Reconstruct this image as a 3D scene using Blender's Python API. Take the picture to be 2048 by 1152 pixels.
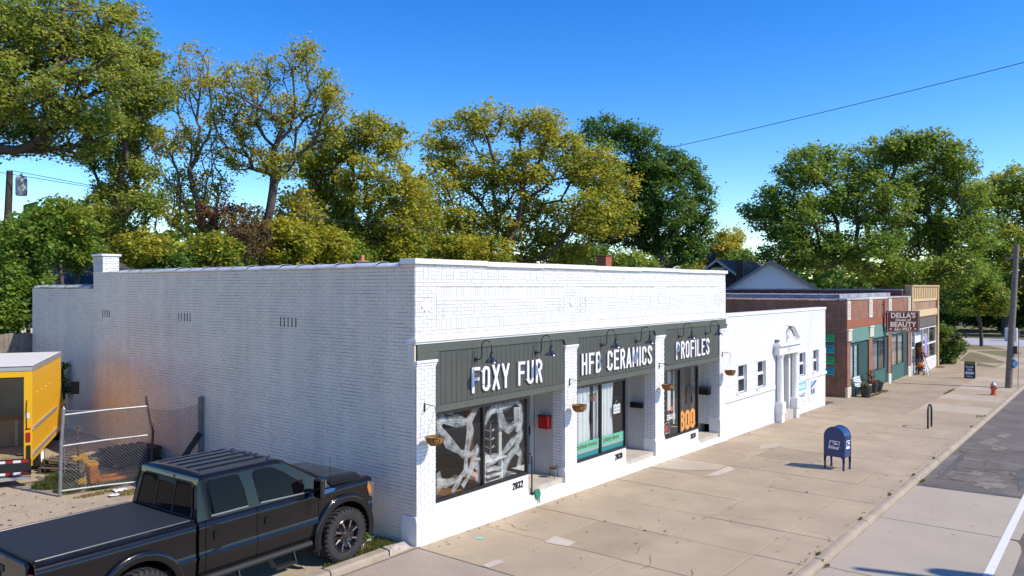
import bpy, bmesh, math, random
import numpy as np
from mathutils import Vector, Matrix

for o in list(bpy.data.objects):
    bpy.data.objects.remove(o)
SC = bpy.context.scene
COL = SC.collection

# ---------------------------------------------------------------- camera
cd = bpy.data.cameras.new('camera')
cam = bpy.data.objects.new('camera', cd)
COL.objects.link(cam)
cam.location = (-9.863, -9.949, 4.673)
cam.rotation_euler = (math.radians(90), 0, math.radians(38.115 - 90))
cd.sensor_width = 36.0
cd.lens = 27.246
cd.shift_y = -0.0015
cd.clip_start = 0.1
cd.clip_end = 3000
SC.camera = cam

# ---------------------------------------------------------------- sky + sun
SUN = Vector((0.32, -1.0, 1.02)).normalized()
w = bpy.data.worlds.new('World')
SC.world = w
w.use_nodes = True
nt = w.node_tree
for n in list(nt.nodes):
    nt.nodes.remove(n)
sky = nt.nodes.new('ShaderNodeTexSky')
sky.sky_type = 'NISHITA'
sky.sun_disc = False
sky.sun_elevation = math.asin(SUN.z)
sky.sun_rotation = math.atan2(SUN.x, SUN.y)
sky.altitude = 200
sky.air_density = 1.0
sky.dust_density = 0.0
sky.ozone_density = 3.0
# the whole sky gets one camera-like contrast curve: deeper blue overhead, pale towards the horizon
hs = nt.nodes.new('ShaderNodeHueSaturation')
hs.inputs['Saturation'].default_value = 1.38
hs.inputs['Hue'].default_value = 0.508
hs.inputs['Value'].default_value = 0.125
gm = nt.nodes.new('ShaderNodeGamma'); gm.inputs['Gamma'].default_value = 1.16
up_ = nt.nodes.new('ShaderNodeHueSaturation'); up_.inputs['Value'].default_value = 10.2
bg = nt.nodes.new('ShaderNodeBackground')
bg.inputs['Strength'].default_value = 0.115
wo = nt.nodes.new('ShaderNodeOutputWorld')
nt.links.new(sky.outputs[0], hs.inputs['Color'])
nt.links.new(hs.outputs[0], gm.inputs['Color'])
nt.links.new(gm.outputs[0], up_.inputs['Color'])
nt.links.new(up_.outputs[0], bg.inputs['Color'])
nt.links.new(bg.outputs[0], wo.inputs['Surface'])

sl = bpy.data.lights.new('sun', 'SUN')
sl.energy = 3.25
sl.angle = math.radians(0.53)
sl.color = (1.0, 0.90, 0.74)
so = bpy.data.objects.new('sun', sl)
so.rotation_euler = SUN.to_track_quat('Z', 'Y').to_euler()
so.location = (10, -30, 40)
COL.objects.link(so)

vs = SC.view_settings
SC.display_settings.display_device = 'sRGB'
vs.view_transform = 'Standard'
vs.look = 'None'
vs.exposure = 0.70
vs.gamma = 1.0
vs.use_curve_mapping = False
SC.cycles.use_denoising = True
SC.cycles.max_bounces = 8
SC.cycles.diffuse_bounces = 4
SC.cycles.glossy_bounces = 4
SC.cycles.transparent_max_bounces = 12
SC.cycles.transmission_bounces = 4
SC.cycles.sample_clamp_indirect = 6.0

random.seed(7)
RNG = np.random.default_rng(11)
PI = math.pi

# ---------------------------------------------------------------- helpers
ORG = {}          # object name -> world position of its local origin (unrotated things)

def tag(o, label, cat, group=None):
    o['label'] = label
    o['category'] = cat
    if group:
        o['group'] = group
    return o

def empty(name, loc, rz=0.0):
    o = bpy.data.objects.new(name, None)
    o.empty_display_size = 0.2
    o.location = loc
    o.rotation_euler = (0, 0, rz)
    COL.objects.link(o)
    ORG[o.name] = Vector(loc) if rz == 0.0 else Vector((0, 0, 0))
    return o

def thing(name, label, cat, loc=(0, 0, 0), rz=0.0, group=None):
    return tag(empty(name, loc, rz), label, cat, group)

class MB:
    def __init__(s):
        s.v = []; s.f = []
    def add(s, vs_, fs_):
        b = len(s.v)
        s.v.extend(vs_)
        s.f.extend([tuple(i + b for i in f) for f in fs_])
        return s
    def box(s, x0, y0, z0, x1, y1, z1):
        if x0 > x1: x0, x1 = x1, x0
        if y0 > y1: y0, y1 = y1, y0
        if z0 > z1: z0, z1 = z1, z0
        return s.add([(x0,y0,z0),(x1,y0,z0),(x1,y1,z0),(x0,y1,z0),(x0,y0,z1),(x1,y0,z1),(x1,y1,z1),(x0,y1,z1)],
                     [(0,3,2,1),(4,5,6,7),(0,1,5,4),(1,2,6,5),(2,3,7,6),(3,0,4,7)])
    def rbox(s, c, half, ax, ay, az):
        c = Vector(c); ax = Vector(ax)*half[0]; ay = Vector(ay)*half[1]; az = Vector(az)*half[2]
        p = [c+i*ax+j*ay+k*az for k in (-1,1) for (i,j) in ((-1,-1),(1,-1),(1,1),(-1,1))]
        return s.add([tuple(q) for q in p], [(0,3,2,1),(4,5,6,7),(0,1,5,4),(1,2,6,5),(2,3,7,6),(3,0,4,7)])
    def bar(s, a, b, wx, wz, up=(0,0,1)):
        a = Vector(a); b = Vector(b); d = (b-a); L = d.length; d.normalize()
        u = Vector(up); x = d.cross(u)
        if x.length < 1e-4: x = d.cross(Vector((1,0,0)))
        x.normalize(); z = x.cross(d)
        return s.rbox((a+b)/2, (L/2, wx/2, wz/2), d, x, z)
    def poly(s, pts):
        return s.add([tuple(p) for p in pts], [tuple(range(len(pts)))])
    def prism(s, pts, fn, d0, d1):
        n = len(pts)
        vs_ = [fn(p[0], p[1], d0) for p in pts] + [fn(p[0], p[1], d1) for p in pts]
        fs_ = [tuple(range(n)), tuple(range(2*n-1, n-1, -1))] + [(i, n+i, n+(i+1) % n, (i+1) % n) for i in range(n)]
        return s.add(vs_, fs_)
    def tube(s, pts, r, n=6, cap=True):
        pts = [Vector(p) for p in pts]
        m = len(pts)
        rr = r if isinstance(r, (list, tuple)) else [r]*m
        vs_ = []; prev = None
        for i, p in enumerate(pts):
            d = (pts[min(i+1, m-1)] - pts[max(i-1, 0)])
            if d.length < 1e-9: d = Vector((0,0,1))
            d.normalize()
            if prev is None:
                x = d.cross(Vector((0,0,1)))
                if x.length < 1e-3: x = d.cross(Vector((0,1,0)))
            else:
                x = prev - d*prev.dot(d)
            x.normalize(); prev = x; y = d.cross(x)
            for k in range(n):
                a = 2*PI*k/n
                vs_.append(tuple(p + (x*math.cos(a) + y*math.sin(a))*rr[i]))
        fs_ = [(i*n+k, i*n+(k+1) % n, (i+1)*n+(k+1) % n, (i+1)*n+k) for i in range(m-1) for k in range(n)]
        if cap:
            fs_ += [tuple(range(n-1, -1, -1)), tuple(range((m-1)*n, m*n))]
        return s.add(vs_, fs_)
    def lathe(s, prof, c=(0,0,0), n=20, ax=(0,0,1)):
        ax = Vector(ax).normalized(); x = ax.cross(Vector((0,0,1)))
        if x.length < 1e-3: x = Vector((1,0,0))
        x.normalize(); y = ax.cross(x); c = Vector(c); m = len(prof)
        vs_ = [tuple(c + ax*h + (x*math.cos(2*PI*k/n) + y*math.sin(2*PI*k/n))*r) for (r, h) in prof for k in range(n)]
        fs_ = [(i*n+k, i*n+(k+1) % n, (i+1)*n+(k+1) % n, (i+1)*n+k) for i in range(m-1) for k in range(n)]
        return s.add(vs_, fs_)
    def grid(s, P):
        nu = len(P); nv = len(P[0])
        return s.add([tuple(p) for row in P for p in row],
                     [(i*nv+j, (i+1)*nv+j, (i+1)*nv+j+1, i*nv+j+1) for i in range(nu-1) for j in range(nv-1)])
    def build(s, name, m, parent=None, smooth=False, bevel=0.0, kind=None, weld=False, recalc=True):
        org = ORG.get(parent.name, Vector((0,0,0))) if parent else Vector((0,0,0))
        me = bpy.data.meshes.new(name)
        vs_ = s.v if org.length == 0 else [(a-org.x, b-org.y, c-org.z) for a, b, c in s.v]
        me.from_pydata(vs_, [], s.f)
        if recalc or weld:
            bm = bmesh.new(); bm.from_mesh(me)
            if weld: bmesh.ops.remove_doubles(bm, verts=bm.verts, dist=1e-5)
            if recalc: bmesh.ops.recalc_face_normals(bm, faces=bm.faces)
            bm.to_mesh(me); bm.free()
        if smooth:
            me.polygons.foreach_set('use_smooth', [True]*len(me.polygons))
            if smooth != 'all':
                me.set_sharp_from_angle(angle=math.radians(38))
        me.materials.append(m)
        o = bpy.data.objects.new(name, me)
        COL.objects.link(o)
        if parent:
            o.parent = parent
            ORG[o.name] = org
        else:
            ORG[o.name] = Vector((0,0,0))
        if kind: o['kind'] = kind
        if bevel:
            b = o.modifiers.new('edge', 'BEVEL'); b.width = bevel; b.segments = 1; b.limit_method = 'ANGLE'
        return o

def B(name, m, parent, *bx, **kw):
    mb = MB()
    for b in bx: mb.box(*b)
    return mb.build(name, m, parent, **kw)

def sheet_pane(name, m, parent, *bx):
    # a glass pane is one thin sheet: collapse the thinnest axis of each box
    mb = MB()
    for (x0,y0,z0,x1,y1,z1) in bx:
        d = [abs(x1-x0), abs(y1-y0), abs(z1-z0)]; k = d.index(min(d))
        if k == 1: y = (y0+y1)/2; mb.poly([(x0,y,z0),(x1,y,z0),(x1,y,z1),(x0,y,z1)])
        elif k == 0: x = (x0+x1)/2; mb.poly([(x,y0,z0),(x,y0,z1),(x,y1,z1),(x,y1,z0)])
        else: z = (z0+z1)/2; mb.poly([(x0,y0,z),(x1,y0,z),(x1,y1,z),(x0,y1,z)])
    return mb.build(name, m, parent, recalc=False)

def copy_tree(o, parent=None):
    c = o.copy(); COL.objects.link(c)
    if parent is not None: c.parent = parent
    for ch in list(o.children): copy_tree(ch, c)
    return c

def np_mesh(name, verts, quads, m, parent=None, col=None, kind=None, smooth=False):
    me = bpy.data.meshes.new(name)
    nv = len(verts); nf = len(quads)
    k = quads.shape[1]
    me.vertices.add(nv); me.vertices.foreach_set('co', np.ascontiguousarray(verts, dtype=np.float32).ravel())
    me.loops.add(nf*k); me.loops.foreach_set('vertex_index', np.ascontiguousarray(quads, dtype=np.int32).ravel())
    me.polygons.add(nf)
    me.polygons.foreach_set('loop_start', np.arange(0, nf*k, k, dtype=np.int32))
    me.polygons.foreach_set('loop_total', np.full(nf, k, dtype=np.int32))
    if smooth: me.polygons.foreach_set('use_smooth', np.ones(nf, dtype=bool))
    me.update(calc_edges=True)
    if col is not None:
        at = me.attributes.new('tint', 'FLOAT_COLOR', 'POINT')
        at.data.foreach_set('color', np.ascontiguousarray(col, dtype=np.float32).ravel())
    me.materials.append(m)
    o = bpy.data.objects.new(name, me)
    COL.objects.link(o)
    if parent: o.parent = parent
    if kind: o['kind'] = kind
    return o

# ---------------------------------------------------------------- materials
MATS = {}
def mat(name, col, rough=0.6, metal=0.0, var=0.0, vscale=3.0, bump=0.0, bscale=40.0, spec=0.5, coat=0.0,
        stain=None, sscale=1.2, samt=0.0, fine=0.0, fscale=120.0, trans=0.0, streak=0.0):
    """Principled with world-space noise colour variation, optional stains and bump."""
    if name in MATS: return MATS[name]
    m = bpy.data.materials.new(name); m.use_nodes = True
    t = m.node_tree; N = t.nodes; L = t.links
    bs = N['Principled BSDF']
    bs.inputs['Roughness'].default_value = rough
    bs.inputs['Metallic'].default_value = metal
    bs.inputs['Specular IOR Level'].default_value = spec
    bs.inputs['Coat Weight'].default_value = coat
    bs.inputs['Coat Roughness'].default_value = 0.04
    c4 = (*col, 1)
    bs.inputs['Base Color'].default_value = c4
    geo = N.new('ShaderNodeNewGeometry')
    cur = None
    if var or samt or fine:
        rgb = N.new('ShaderNodeRGB'); rgb.outputs[0].default_value = c4; cur = rgb.outputs[0]
    def noise(scale, detail=6.0, rgh=0.6):
        n = N.new('ShaderNodeTexNoise'); n.inputs['Scale'].default_value = scale
        n.inputs['Detail'].default_value = detail; n.inputs['Roughness'].default_value = rgh
        L.new(geo.outputs['Position'], n.inputs['Vector']); return n.outputs['Fac']
    def mul(cur, fac, lo, hi, f0=0.3, f1=0.7):
        mr = N.new('ShaderNodeMapRange'); mr.inputs['From Min'].default_value = f0; mr.inputs['From Max'].default_value = f1
        mr.inputs['To Min'].default_value = lo; mr.inputs['To Max'].default_value = hi
        L.new(fac, mr.inputs['Value'])
        mx = N.new('ShaderNodeMix'); mx.data_type = 'RGBA'; mx.blend_type = 'MULTIPLY'; mx.inputs['Factor'].default_value = 1.0
        L.new(cur, mx.inputs['A']); L.new(mr.outputs[0], mx.inputs['B']); return mx.outputs['Result']
    if var: cur = mul(cur, noise(vscale), 1-var, 1+var)
    if fine: cur = mul(cur, noise(fscale, 3.0), 1-fine, 1+fine)
    if streak:      # rain streaks: noise stretched down the wall
        vm = N.new('ShaderNodeVectorMath'); vm.operation = 'MULTIPLY'; vm.inputs[1].default_value = (2.6, 2.6, 0.22)
        L.new(geo.outputs['Position'], vm.inputs[0])
        n_ = N.new('ShaderNodeTexNoise'); n_.inputs['Scale'].default_value = 1.0; n_.inputs['Detail'].default_value = 7.0; n_.inputs['Roughness'].default_value = 0.65
        L.new(vm.outputs[0], n_.inputs['Vector']); cur = mul(cur, n_.outputs['Fac'], 1-streak, 1+streak*0.25)
    if samt:
        nf = noise(sscale, 8.0, 0.65)
        mr = N.new('ShaderNodeMapRange'); mr.inputs['From Min'].default_value = 0.52; mr.inputs['From Max'].default_value = 0.72
        mr.inputs['To Min'].default_value = 0; mr.inputs['To Max'].default_value = samt
        L.new(nf, mr.inputs['Value'])
        mx = N.new('ShaderNodeMix'); mx.data_type = 'RGBA'
        L.new(mr.outputs[0], mx.inputs['Factor']); L.new(cur, mx.inputs['A']); mx.inputs['B'].default_value = (*(stain or (0.2,0.17,0.13)), 1)
        cur = mx.outputs['Result']
    if cur is not None: L.new(cur, bs.inputs['Base Color'])
    if bump:
        bp = N.new('ShaderNodeBump'); bp.inputs['Strength'].default_value = bump; bp.inputs['Distance'].default_value = 0.02
        L.new(noise(bscale, 5.0), bp.inputs['Height']); L.new(bp.outputs[0], bs.inputs['Normal'])
    if trans:
        bs.inputs['Transmission Weight'].default_value = trans
    MATS[name] = m
    return m

def brick_mat(name, c1, c2, mortar, bw=0.205, bh=0.068, axis='y', ms=0.02, bump=0.4, rough=0.85, lo=0.75, hi=1.2):
    """Brick courses too far away to build one by one; axis = horizontal direction of the wall."""
    m = bpy.data.materials.new(name); m.use_nodes = True
    t = m.node_tree; N = t.nodes; L = t.links; bs = N['Principled BSDF']
    geo = N.new('ShaderNodeNewGeometry'); sp = N.new('ShaderNodeSeparateXYZ'); cb = N.new('ShaderNodeCombineXYZ')
    L.new(geo.outputs['Position'], sp.inputs[0])
    L.new(sp.outputs[{'x':0,'y':1}[axis]], cb.inputs[0]); L.new(sp.outputs[2], cb.inputs[1])
    b = N.new('ShaderNodeTexBrick')
    b.inputs['Color1'].default_value = (*c1,1); b.inputs['Color2'].default_value = (*c2,1); b.inputs['Mortar'].default_value = (*mortar,1)
    b.inputs['Scale'].default_value = 1.0; b.inputs['Brick Width'].default_value = bw; b.inputs['Row Height'].default_value = bh
    b.inputs['Mortar Size'].default_value = ms*0.5; b.inputs['Mortar Smooth'].default_value = 0.3
    L.new(cb.outputs[0], b.inputs['Vector'])
    n = N.new('ShaderNodeTexNoise'); n.inputs['Scale'].default_value = 1.6; n.inputs['Detail'].default_value = 7
    L.new(geo.outputs['Position'], n.inputs['Vector'])
    mr = N.new('ShaderNodeMapRange'); mr.inputs['From Min'].default_value = 0.3; mr.inputs['From Max'].default_value = 0.7
    mr.inputs['To Min'].default_value = lo; mr.inputs['To Max'].default_value = hi
    L.new(n.outputs['Fac'], mr.inputs['Value'])
    mx = N.new('ShaderNodeMix'); mx.data_type='RGBA'; mx.blend_type='MULTIPLY'; mx.inputs['Factor'].default_value=1
    L.new(b.outputs['Color'], mx.inputs['A']); L.new(mr.outputs[0], mx.inputs['B'])
    L.new(mx.outputs['Result'], bs.inputs['Base Color']); bs.inputs['Roughness'].default_value = rough
    bp = N.new('ShaderNodeBump'); bp.inputs['Strength'].default_value = bump; bp.inputs['Distance'].default_value = 0.01; bp.invert = True
    L.new(b.outputs['Fac'], bp.inputs['Height']); L.new(bp.outputs[0], bs.inputs['Normal'])
    return m

def glass_mat(name, tint=(0.9,0.93,0.92), refl=1.0):
    """Window glass: clear with a Fresnel reflection; lets sunlight through."""
    m = bpy.data.materials.new(name); m.use_nodes = True
    t = m.node_tree; N = t.nodes; L = t.links
    N.remove(N['Principled BSDF'])
    lw = N.new('ShaderNodeLayerWeight'); lw.inputs['Blend'].default_value = 0.5
    pw = N.new('ShaderNodeMath'); pw.operation = 'POWER'; pw.inputs[1].default_value = 5.0
    fr = N.new('ShaderNodeMath'); fr.operation = 'MULTIPLY_ADD'; fr.inputs[1].default_value = 0.92; fr.inputs[2].default_value = 0.055
    L.new(lw.outputs['Facing'], pw.inputs[0]); L.new(pw.outputs[0], fr.inputs[0])
    tr = N.new('ShaderNodeBsdfTransparent'); tr.inputs[0].default_value = (*tint,1)
    gl = N.new('ShaderNodeBsdfGlossy'); gl.inputs['Roughness'].default_value = 0.015
    ml = N.new('ShaderNodeMath'); ml.operation='MULTIPLY'; ml.inputs[1].default_value = 1.35*refl; ml.use_clamp = True
    mx = N.new('ShaderNodeMixShader')
    L.new(fr.outputs[0], ml.inputs[0]); L.new(ml.outputs[0], mx.inputs[0]); L.new(tr.outputs[0], mx.inputs[1]); L.new(gl.outputs[0], mx.inputs[2])
    L.new(mx.outputs[0], N['Material Output'].inputs['Surface'])
    return m

def leaf_mat(name, rough=0.5, tl=0.5):
    m = bpy.data.materials.new(name); m.use_nodes = True
    t = m.node_tree; N = t.nodes; L = t.links
    bs = N['Principled BSDF']; bs.inputs['Roughness'].default_value = rough; bs.inputs['Specular IOR Level'].default_value = 0.35
    at = N.new('ShaderNodeAttribute'); at.attribute_name = 'tint'
    L.new(at.outputs['Color'], bs.inputs['Base Color'])
    ts = N.new('ShaderNodeBsdfTranslucent'); L.new(at.outputs['Color'], ts.inputs[0])
    mx = N.new('ShaderNodeMixShader'); mx.inputs[0].default_value = tl
    L.new(bs.outputs[0], mx.inputs[1]); L.new(ts.outputs[0], mx.inputs[2])
    L.new(mx.outputs[0], N['Material Output'].inputs['Surface'])
    return m

M_WHITE   = mat('white paint', (0.77,0.765,0.75), 0.55, var=0.05, vscale=1.5, bump=0.08, bscale=60, samt=0.22, stain=(0.60,0.58,0.54), sscale=2.2)
M_WHITEB  = mat('white painted brick', (0.77,0.765,0.75), 0.6, var=0.05, vscale=4.0, bump=0.15, bscale=80)
M_MORTAR  = mat('painted mortar', (0.53,0.515,0.49), 0.85, var=0.25, vscale=5)
M_SIDEB   = mat('side white warmed for shade', (0.86,0.72,0.575), 0.65, streak=0.13, var=0.06, vscale=0.9, bump=0.3, bscale=70, samt=0.40, stain=(0.67,0.565,0.46), sscale=0.9)  # white wall in shade: cream tint put into the colour to cancel blue skylight
M_SIDEM   = mat('side wall joints', (0.44,0.385,0.33), 0.9, var=0.7, vscale=1.3)
M_GREENB  = mat('grey green board', (0.070,0.076,0.064), 0.5, var=0.10, vscale=3, bump=0.05)
M_GREENT  = mat('grey green trim', (0.088,0.097,0.081), 0.5, var=0.08, vscale=3)
M_LETTER  = mat('white letter', (0.83,0.82,0.83), 0.4)
M_LETEDGE = mat('maroon letter edge', (0.09,0.02,0.03), 0.5)
M_BLACK   = mat('black metal', (0.012,0.012,0.014), 0.38)
M_FRAME   = mat('dark window frame', (0.018,0.015,0.017), 0.45)
M_GLASS   = glass_mat('shop glass')
M_DGLASS  = mat('dark glass', (0.006,0.007,0.008), 0.03, spec=0.6)
M_CONC    = mat('sidewalk concrete', (0.405,0.315,0.208), 0.85, var=0.13, vscale=0.7, bump=0.25, bscale=90, samt=0.45, stain=(0.33,0.27,0.20), sscale=1.1, fine=0.10, fscale=60)
M_CONC2   = mat('newer concrete', (0.46,0.38,0.275), 0.85, var=0.10, vscale=0.8, bump=0.25, bscale=90, samt=0.3, stain=(0.40,0.33,0.25), sscale=1.3, fine=0.08, fscale=60)
M_CONC3   = mat('older concrete', (0.365,0.28,0.185), 0.88, var=0.16, vscale=0.6, bump=0.3, bscale=90, samt=0.5, stain=(0.27,0.21,0.155), sscale=0.9, fine=0.12, fscale=50)
M_PATCH   = mat('light mortar patch', (0.52,0.45,0.36), 0.85, var=0.1, vscale=4, bump=0.2)
M_JOINT   = mat('joint dirt', (0.12,0.095,0.065), 0.95, var=0.4, vscale=6)
M_KERB    = mat('kerb concrete', (0.36,0.295,0.215), 0.85, var=0.18, vscale=2, bump=0.3, bscale=60, samt=0.5, stain=(0.24,0.20,0.16), sscale=2.5)
M_LANE    = mat('lane concrete', (0.415,0.35,0.27), 0.85, var=0.07, vscale=0.8, bump=0.2, bscale=100, samt=0.35, stain=(0.36,0.32,0.28), sscale=0.7, fine=0.06, fscale=70)
M_ASPH    = mat('worn asphalt', (0.145,0.122,0.102), 0.9, var=0.22, vscale=0.9, bump=0.5, bscale=70, samt=0.5, stain=(0.27,0.25,0.235), sscale=0.6, fine=0.3, fscale=45)
M_LOT     = mat('lot gravel', (0.41,0.33,0.235), 0.95, var=0.2, vscale=0.8, bump=0.6, bscale=55, samt=0.6, stain=(0.20,0.165,0.125), sscale=0.8, fine=0.25, fscale=35)
M_APRON   = mat('apron aggregate', (0.40,0.325,0.25), 0.95, var=0.12, vscale=0.9, bump=0.6, bscale=70, fine=0.22, fscale=40, samt=0.3, stain=(0.31,0.25,0.2), sscale=1)
M_EARTH   = mat('earth and grass', (0.10,0.095,0.045), 0.95, var=0.4, vscale=0.5, bump=0.6, bscale=20)
M_LAWN    = mat('dry lawn', (0.20,0.165,0.07), 0.95, var=0.35, vscale=1.2, bump=0.6, bscale=30, samt=0.5, stain=(0.10,0.11,0.035), sscale=0.8)
M_LINE    = mat('road paint', (0.72,0.71,0.69), 0.7, var=0.08, vscale=5, samt=0.2, stain=(0.45,0.43,0.4), sscale=5)
M_ROAD2   = mat('pale far road', (0.40,0.41,0.43), 0.9, var=0.08, vscale=0.3)
M_STEEL   = mat('galvanised steel', (0.30,0.315,0.33), 0.5, metal=0.6, var=0.15, vscale=8)
M_RUST    = mat('rusty steel', (0.075,0.045,0.035), 0.8, var=0.4, vscale=12)
M_BARK    = mat('bark', (0.095,0.075,0.058), 0.95, var=0.35, vscale=6, bump=0.7, bscale=25)
M_BARKL   = mat('pale bark', (0.16,0.135,0.11), 0.95, var=0.35, vscale=6, bump=0.7, bscale=25)
M_LEAF    = leaf_mat('foliage')
M_GRASS   = leaf_mat('grass blades', 0.7, 0.3)
M_WOOD    = mat('weathered wood', (0.22,0.18,0.145), 0.9, var=0.25, vscale=4, bump=0.4, bscale=40)
M_DWOOD   = mat('dark damp wood', (0.055,0.04,0.032), 0.95, var=0.4, vscale=5, bump=0.4)
# ================================================================ GROUND
SLP = 0.0172
def sz(x): return -SLP*x                                     # sidewalk surface
def lotz(y): return 0.02 if y < 2 else 0.02 + 0.044*(min(y, 13)-2)
def kindof(o, k='structure'):
    o['kind'] = k; return o

# one sheet under everything, out to the horizon
def ground_z(x, y):
    base = -SLP*max(-60.0, min(x, 110.0)) - 0.35
    if y > 1 and x < 1: base = max(base, lotz(y) - 0.10)
    if y > 15: base = max(base, min(1.0, 0.25 + (y-15)*0.05)) if x < 45 else base
    return base
gx = [-1500,-500,-160,-80,-60,-40,-25,-15,-10,-6,-3,-0.5,1,10,20,30,40,46,60,80,100,110,160,400,1500]
gy = [-1500,-500,-150,-60,-30,-20,-12,-6,-1,1,1.5,2,4,7,10,13,15,18,24,30,45,80,200,600,1500]
mb = MB(); mb.grid([[(x, y, ground_z(x, y)) for y in gy] for x in gx])
kindof(mb.build('ground', M_EARTH, None, smooth='all'))

def sheet(pts, dz, up=0.0):
    mb = MB()
    n = len(pts)
    mb.poly([(x, y, sz(x)+dz) for x, y in pts])
    return mb
def slab(x0, x1, y0, y1, dz, th=0.12):
    g = 0.009
    x0 += g; x1 -= g; y0 += g; y1 -= g
    mb = MB()
    c = 0.006
    t = [(x0+c,y0+c),(x1-c,y0+c),(x1-c,y1-c),(x0+c,y1-c)]; b = [(x0,y0),(x1,y0),(x1,y1),(x0,y1)]
    mb.add([(x,y,sz(x)+dz) for x,y in t]+[(x,y,sz(x)+dz-c) for x,y in b]+[(x,y,sz(x)+dz-th) for x,y in b],
           [(0,1,2,3)]+[(4+i,4+(i+1)%4,(i+1)%4,i) for i in range(4)]+[(8+i,8+(i+1)%4,4+(i+1)%4,4+i) for i in range(4)])
    return mb

# sidewalk bed (dark joint fill) with slabs as pieces
mb = MB(); mb.grid([[(x, y, sz(x)-0.016) for y in (-5.74, -3, 0.9)] for x in (-0.02, 10, 20, 30, 41, 52.5, 62, 74, 84)])
side = kindof(mb.build('sidewalk', M_JOINT))
rs = random.Random(3)
xs = [0, 1.80, 3.55, 5.25, 6.92, 8.62, 10.30, 12.0, 13.7, 15.4, 17.1, 18.8, 20.5, 22.2, 23.9]
ys = [0.12, -1.63, -3.20, -4.87, -5.735]
for i in range(len(xs)-1):
    for j in range(4):
        y0, y1 = ys[j+1], ys[j]
        if j == 0: y1 = 0.0 if xs[i] < 13.9 else 0.0
        m_ = M_CONC if rs.random() < 0.88 else M_CONC3
        slab(xs[i], xs[i+1], y0, y1, rs.uniform(-0.003, 0.003)).build('slab', m_, side)
xs2 = [23.9, 26.0, 28.6, 31.0, 33.3, 36.0, 38.6, 41.4, 44.2, 47.0, 50.0, 53.0]
for i in range(len(xs2)-1):
    x0, x1 = xs2[i], xs2[i+1]
    top = 0.9 if (24.0 < x0 < 27.5) else 0.0
    slab(x0, x1, -1.63, top, rs.uniform(-0.003, 0.003)).build('slab', M_CONC3, side)
    slab(x0, x1, -3.25, -1.63, rs.uniform(-0.003, 0.003)).build('slab', M_CONC3, side)
    slab(x0, x1, -5.735, -3.25, rs.uniform(-0.002, 0.004)).build('slab', M_CONC2 if i % 2 == 1 and i < 8 else M_CONC, side)
for i in range(8):
    x0 = 53.0 + i*3.9
    slab(x0, x0+3.9, -5.735, -3.25, 0.0).build('slab', M_CONC if i % 2 else M_CONC2, side)
# pale repair patches
def patch(pts, m, dz=0.004):
    sheet(pts, dz).build('mortar_patch', m, side)
patch([(1.70,-1.63),(2.13,-1.56),(2.09,-2.06),(1.78,-2.12)], M_PATCH, 0.007)
patch([(8.66,-0.02),(10.26,-0.02),(10.26,-1.60),(9.5,-1.60),(8.9,-1.0)], M_CONC2, 0.007)
patch([(8.66,-1.66),(10.2,-1.66),(9.9,-1.95),(8.9,-1.9)], M_PATCH, 0.007)
patch([(0.02,-1.55),(0.42,-1.55),(0.42,-1.72),(0.02,-1.72)], M_PATCH, 0.007)
patch([(1.05,-0.52),(1.16,-0.48),(1.22,-0.58),(1.1,-0.64)], mat('green chalk', (0.22,0.55,0.42), 0.9), 0.007)
patch([(13.0,-1.4),(13.9,-1.2),(14.6,-1.5),(13.7,-1.75)], M_CONC2, 0.007)

# alley floor between white and brick buildings
kindof(sheet([(24.62,0.88),(27.85,0.88),(27.85,14),(24.62,14)], -0.004).build('alley', M_CONC3))

# kerb along the street: rounded nose, in lengths
kerb = kindof(MB().box(-30, -5.9, -0.2, -29.9, -5.8, -0.1).build('kerb', M_KERB))
prof = [(-5.742,-0.25),(-5.742,0.0),(-5.80,0.004),(-5.86,0.002),(-5.895,-0.018),(-5.91,-0.05),(-5.925,-0.25)]
kx = [-30,-24,-18,-12,-9,-6,-3.0,-0.02,1.75,4.05,6.3,7.1,9.6,12.0,12.35,15.0,17.8,20.6,22.2,25.6,28.4,31.5,34.6,38,41.6,45,49,53,58,64,72,80,84]
for a, b in zip(kx[:-1], kx[1:]):
    a += 0.006; b -= 0.006
    dz = rs.uniform(-0.006, 0.006)
    if a < -0.1: dz -= 0.06
    P = [[(x, y, z+sz(x)+dz) for (y, z) in prof] for x in (a, b)]
    mb = MB(); mb.grid(P)
    mb.f.append(tuple(range(len(prof)))); mb.f.append(tuple(range(2*len(prof)-1, len(prof)-1, -1)))
    mb.build('kerb_stone', M_KERB, kerb, smooth=True)

# street
RZ = -0.115
def rsheet(x0, x1, y0, y1, dz, n=1):
    mb = MB(); xsn = np.linspace(x0, x1, max(2, int((x1-x0)/10)+2))
    mb.grid([[(x, y, sz(x)+dz) for y in (y0, y1)] for x in xsn]); return mb
kindof(rsheet(-40, 110, -30, -5.92, RZ).build('road', M_ASPH))
lane = kindof(rsheet(-25, 11.7, -8.52, -5.925, RZ+0.002).build('parking_lane', M_JOINT))
def lane_slab(pts, m=M_LANE):
    mb = MB(); c = 0.0
    mb.poly([(x,y,sz(x)+RZ+0.010) for x,y in pts]); mb.build('lane_slab', m, lane)
lane_slab([(7.98,-5.93),(11.62,-5.93),(11.80,-8.06),(11.78,-8.50),(8.0,-8.42)])
lane_slab([(4.06,-5.93),(7.96,-5.93),(7.97,-8.2),(7.86,-8.40),(7.6,-8.47),(7.2,-8.52),(4.08,-8.52)])
for k in range(6):
    x1 = 4.04 - 4.0*k
    lane_slab([(x1-3.98,-5.93),(x1,-5.93),(x1,-8.52),(x1-3.98,-8.52)])
# painted edge line
kindof(rsheet(-25, 90, -8.27, -8.13, RZ+0.016).build('road_line', M_LINE))
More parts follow.
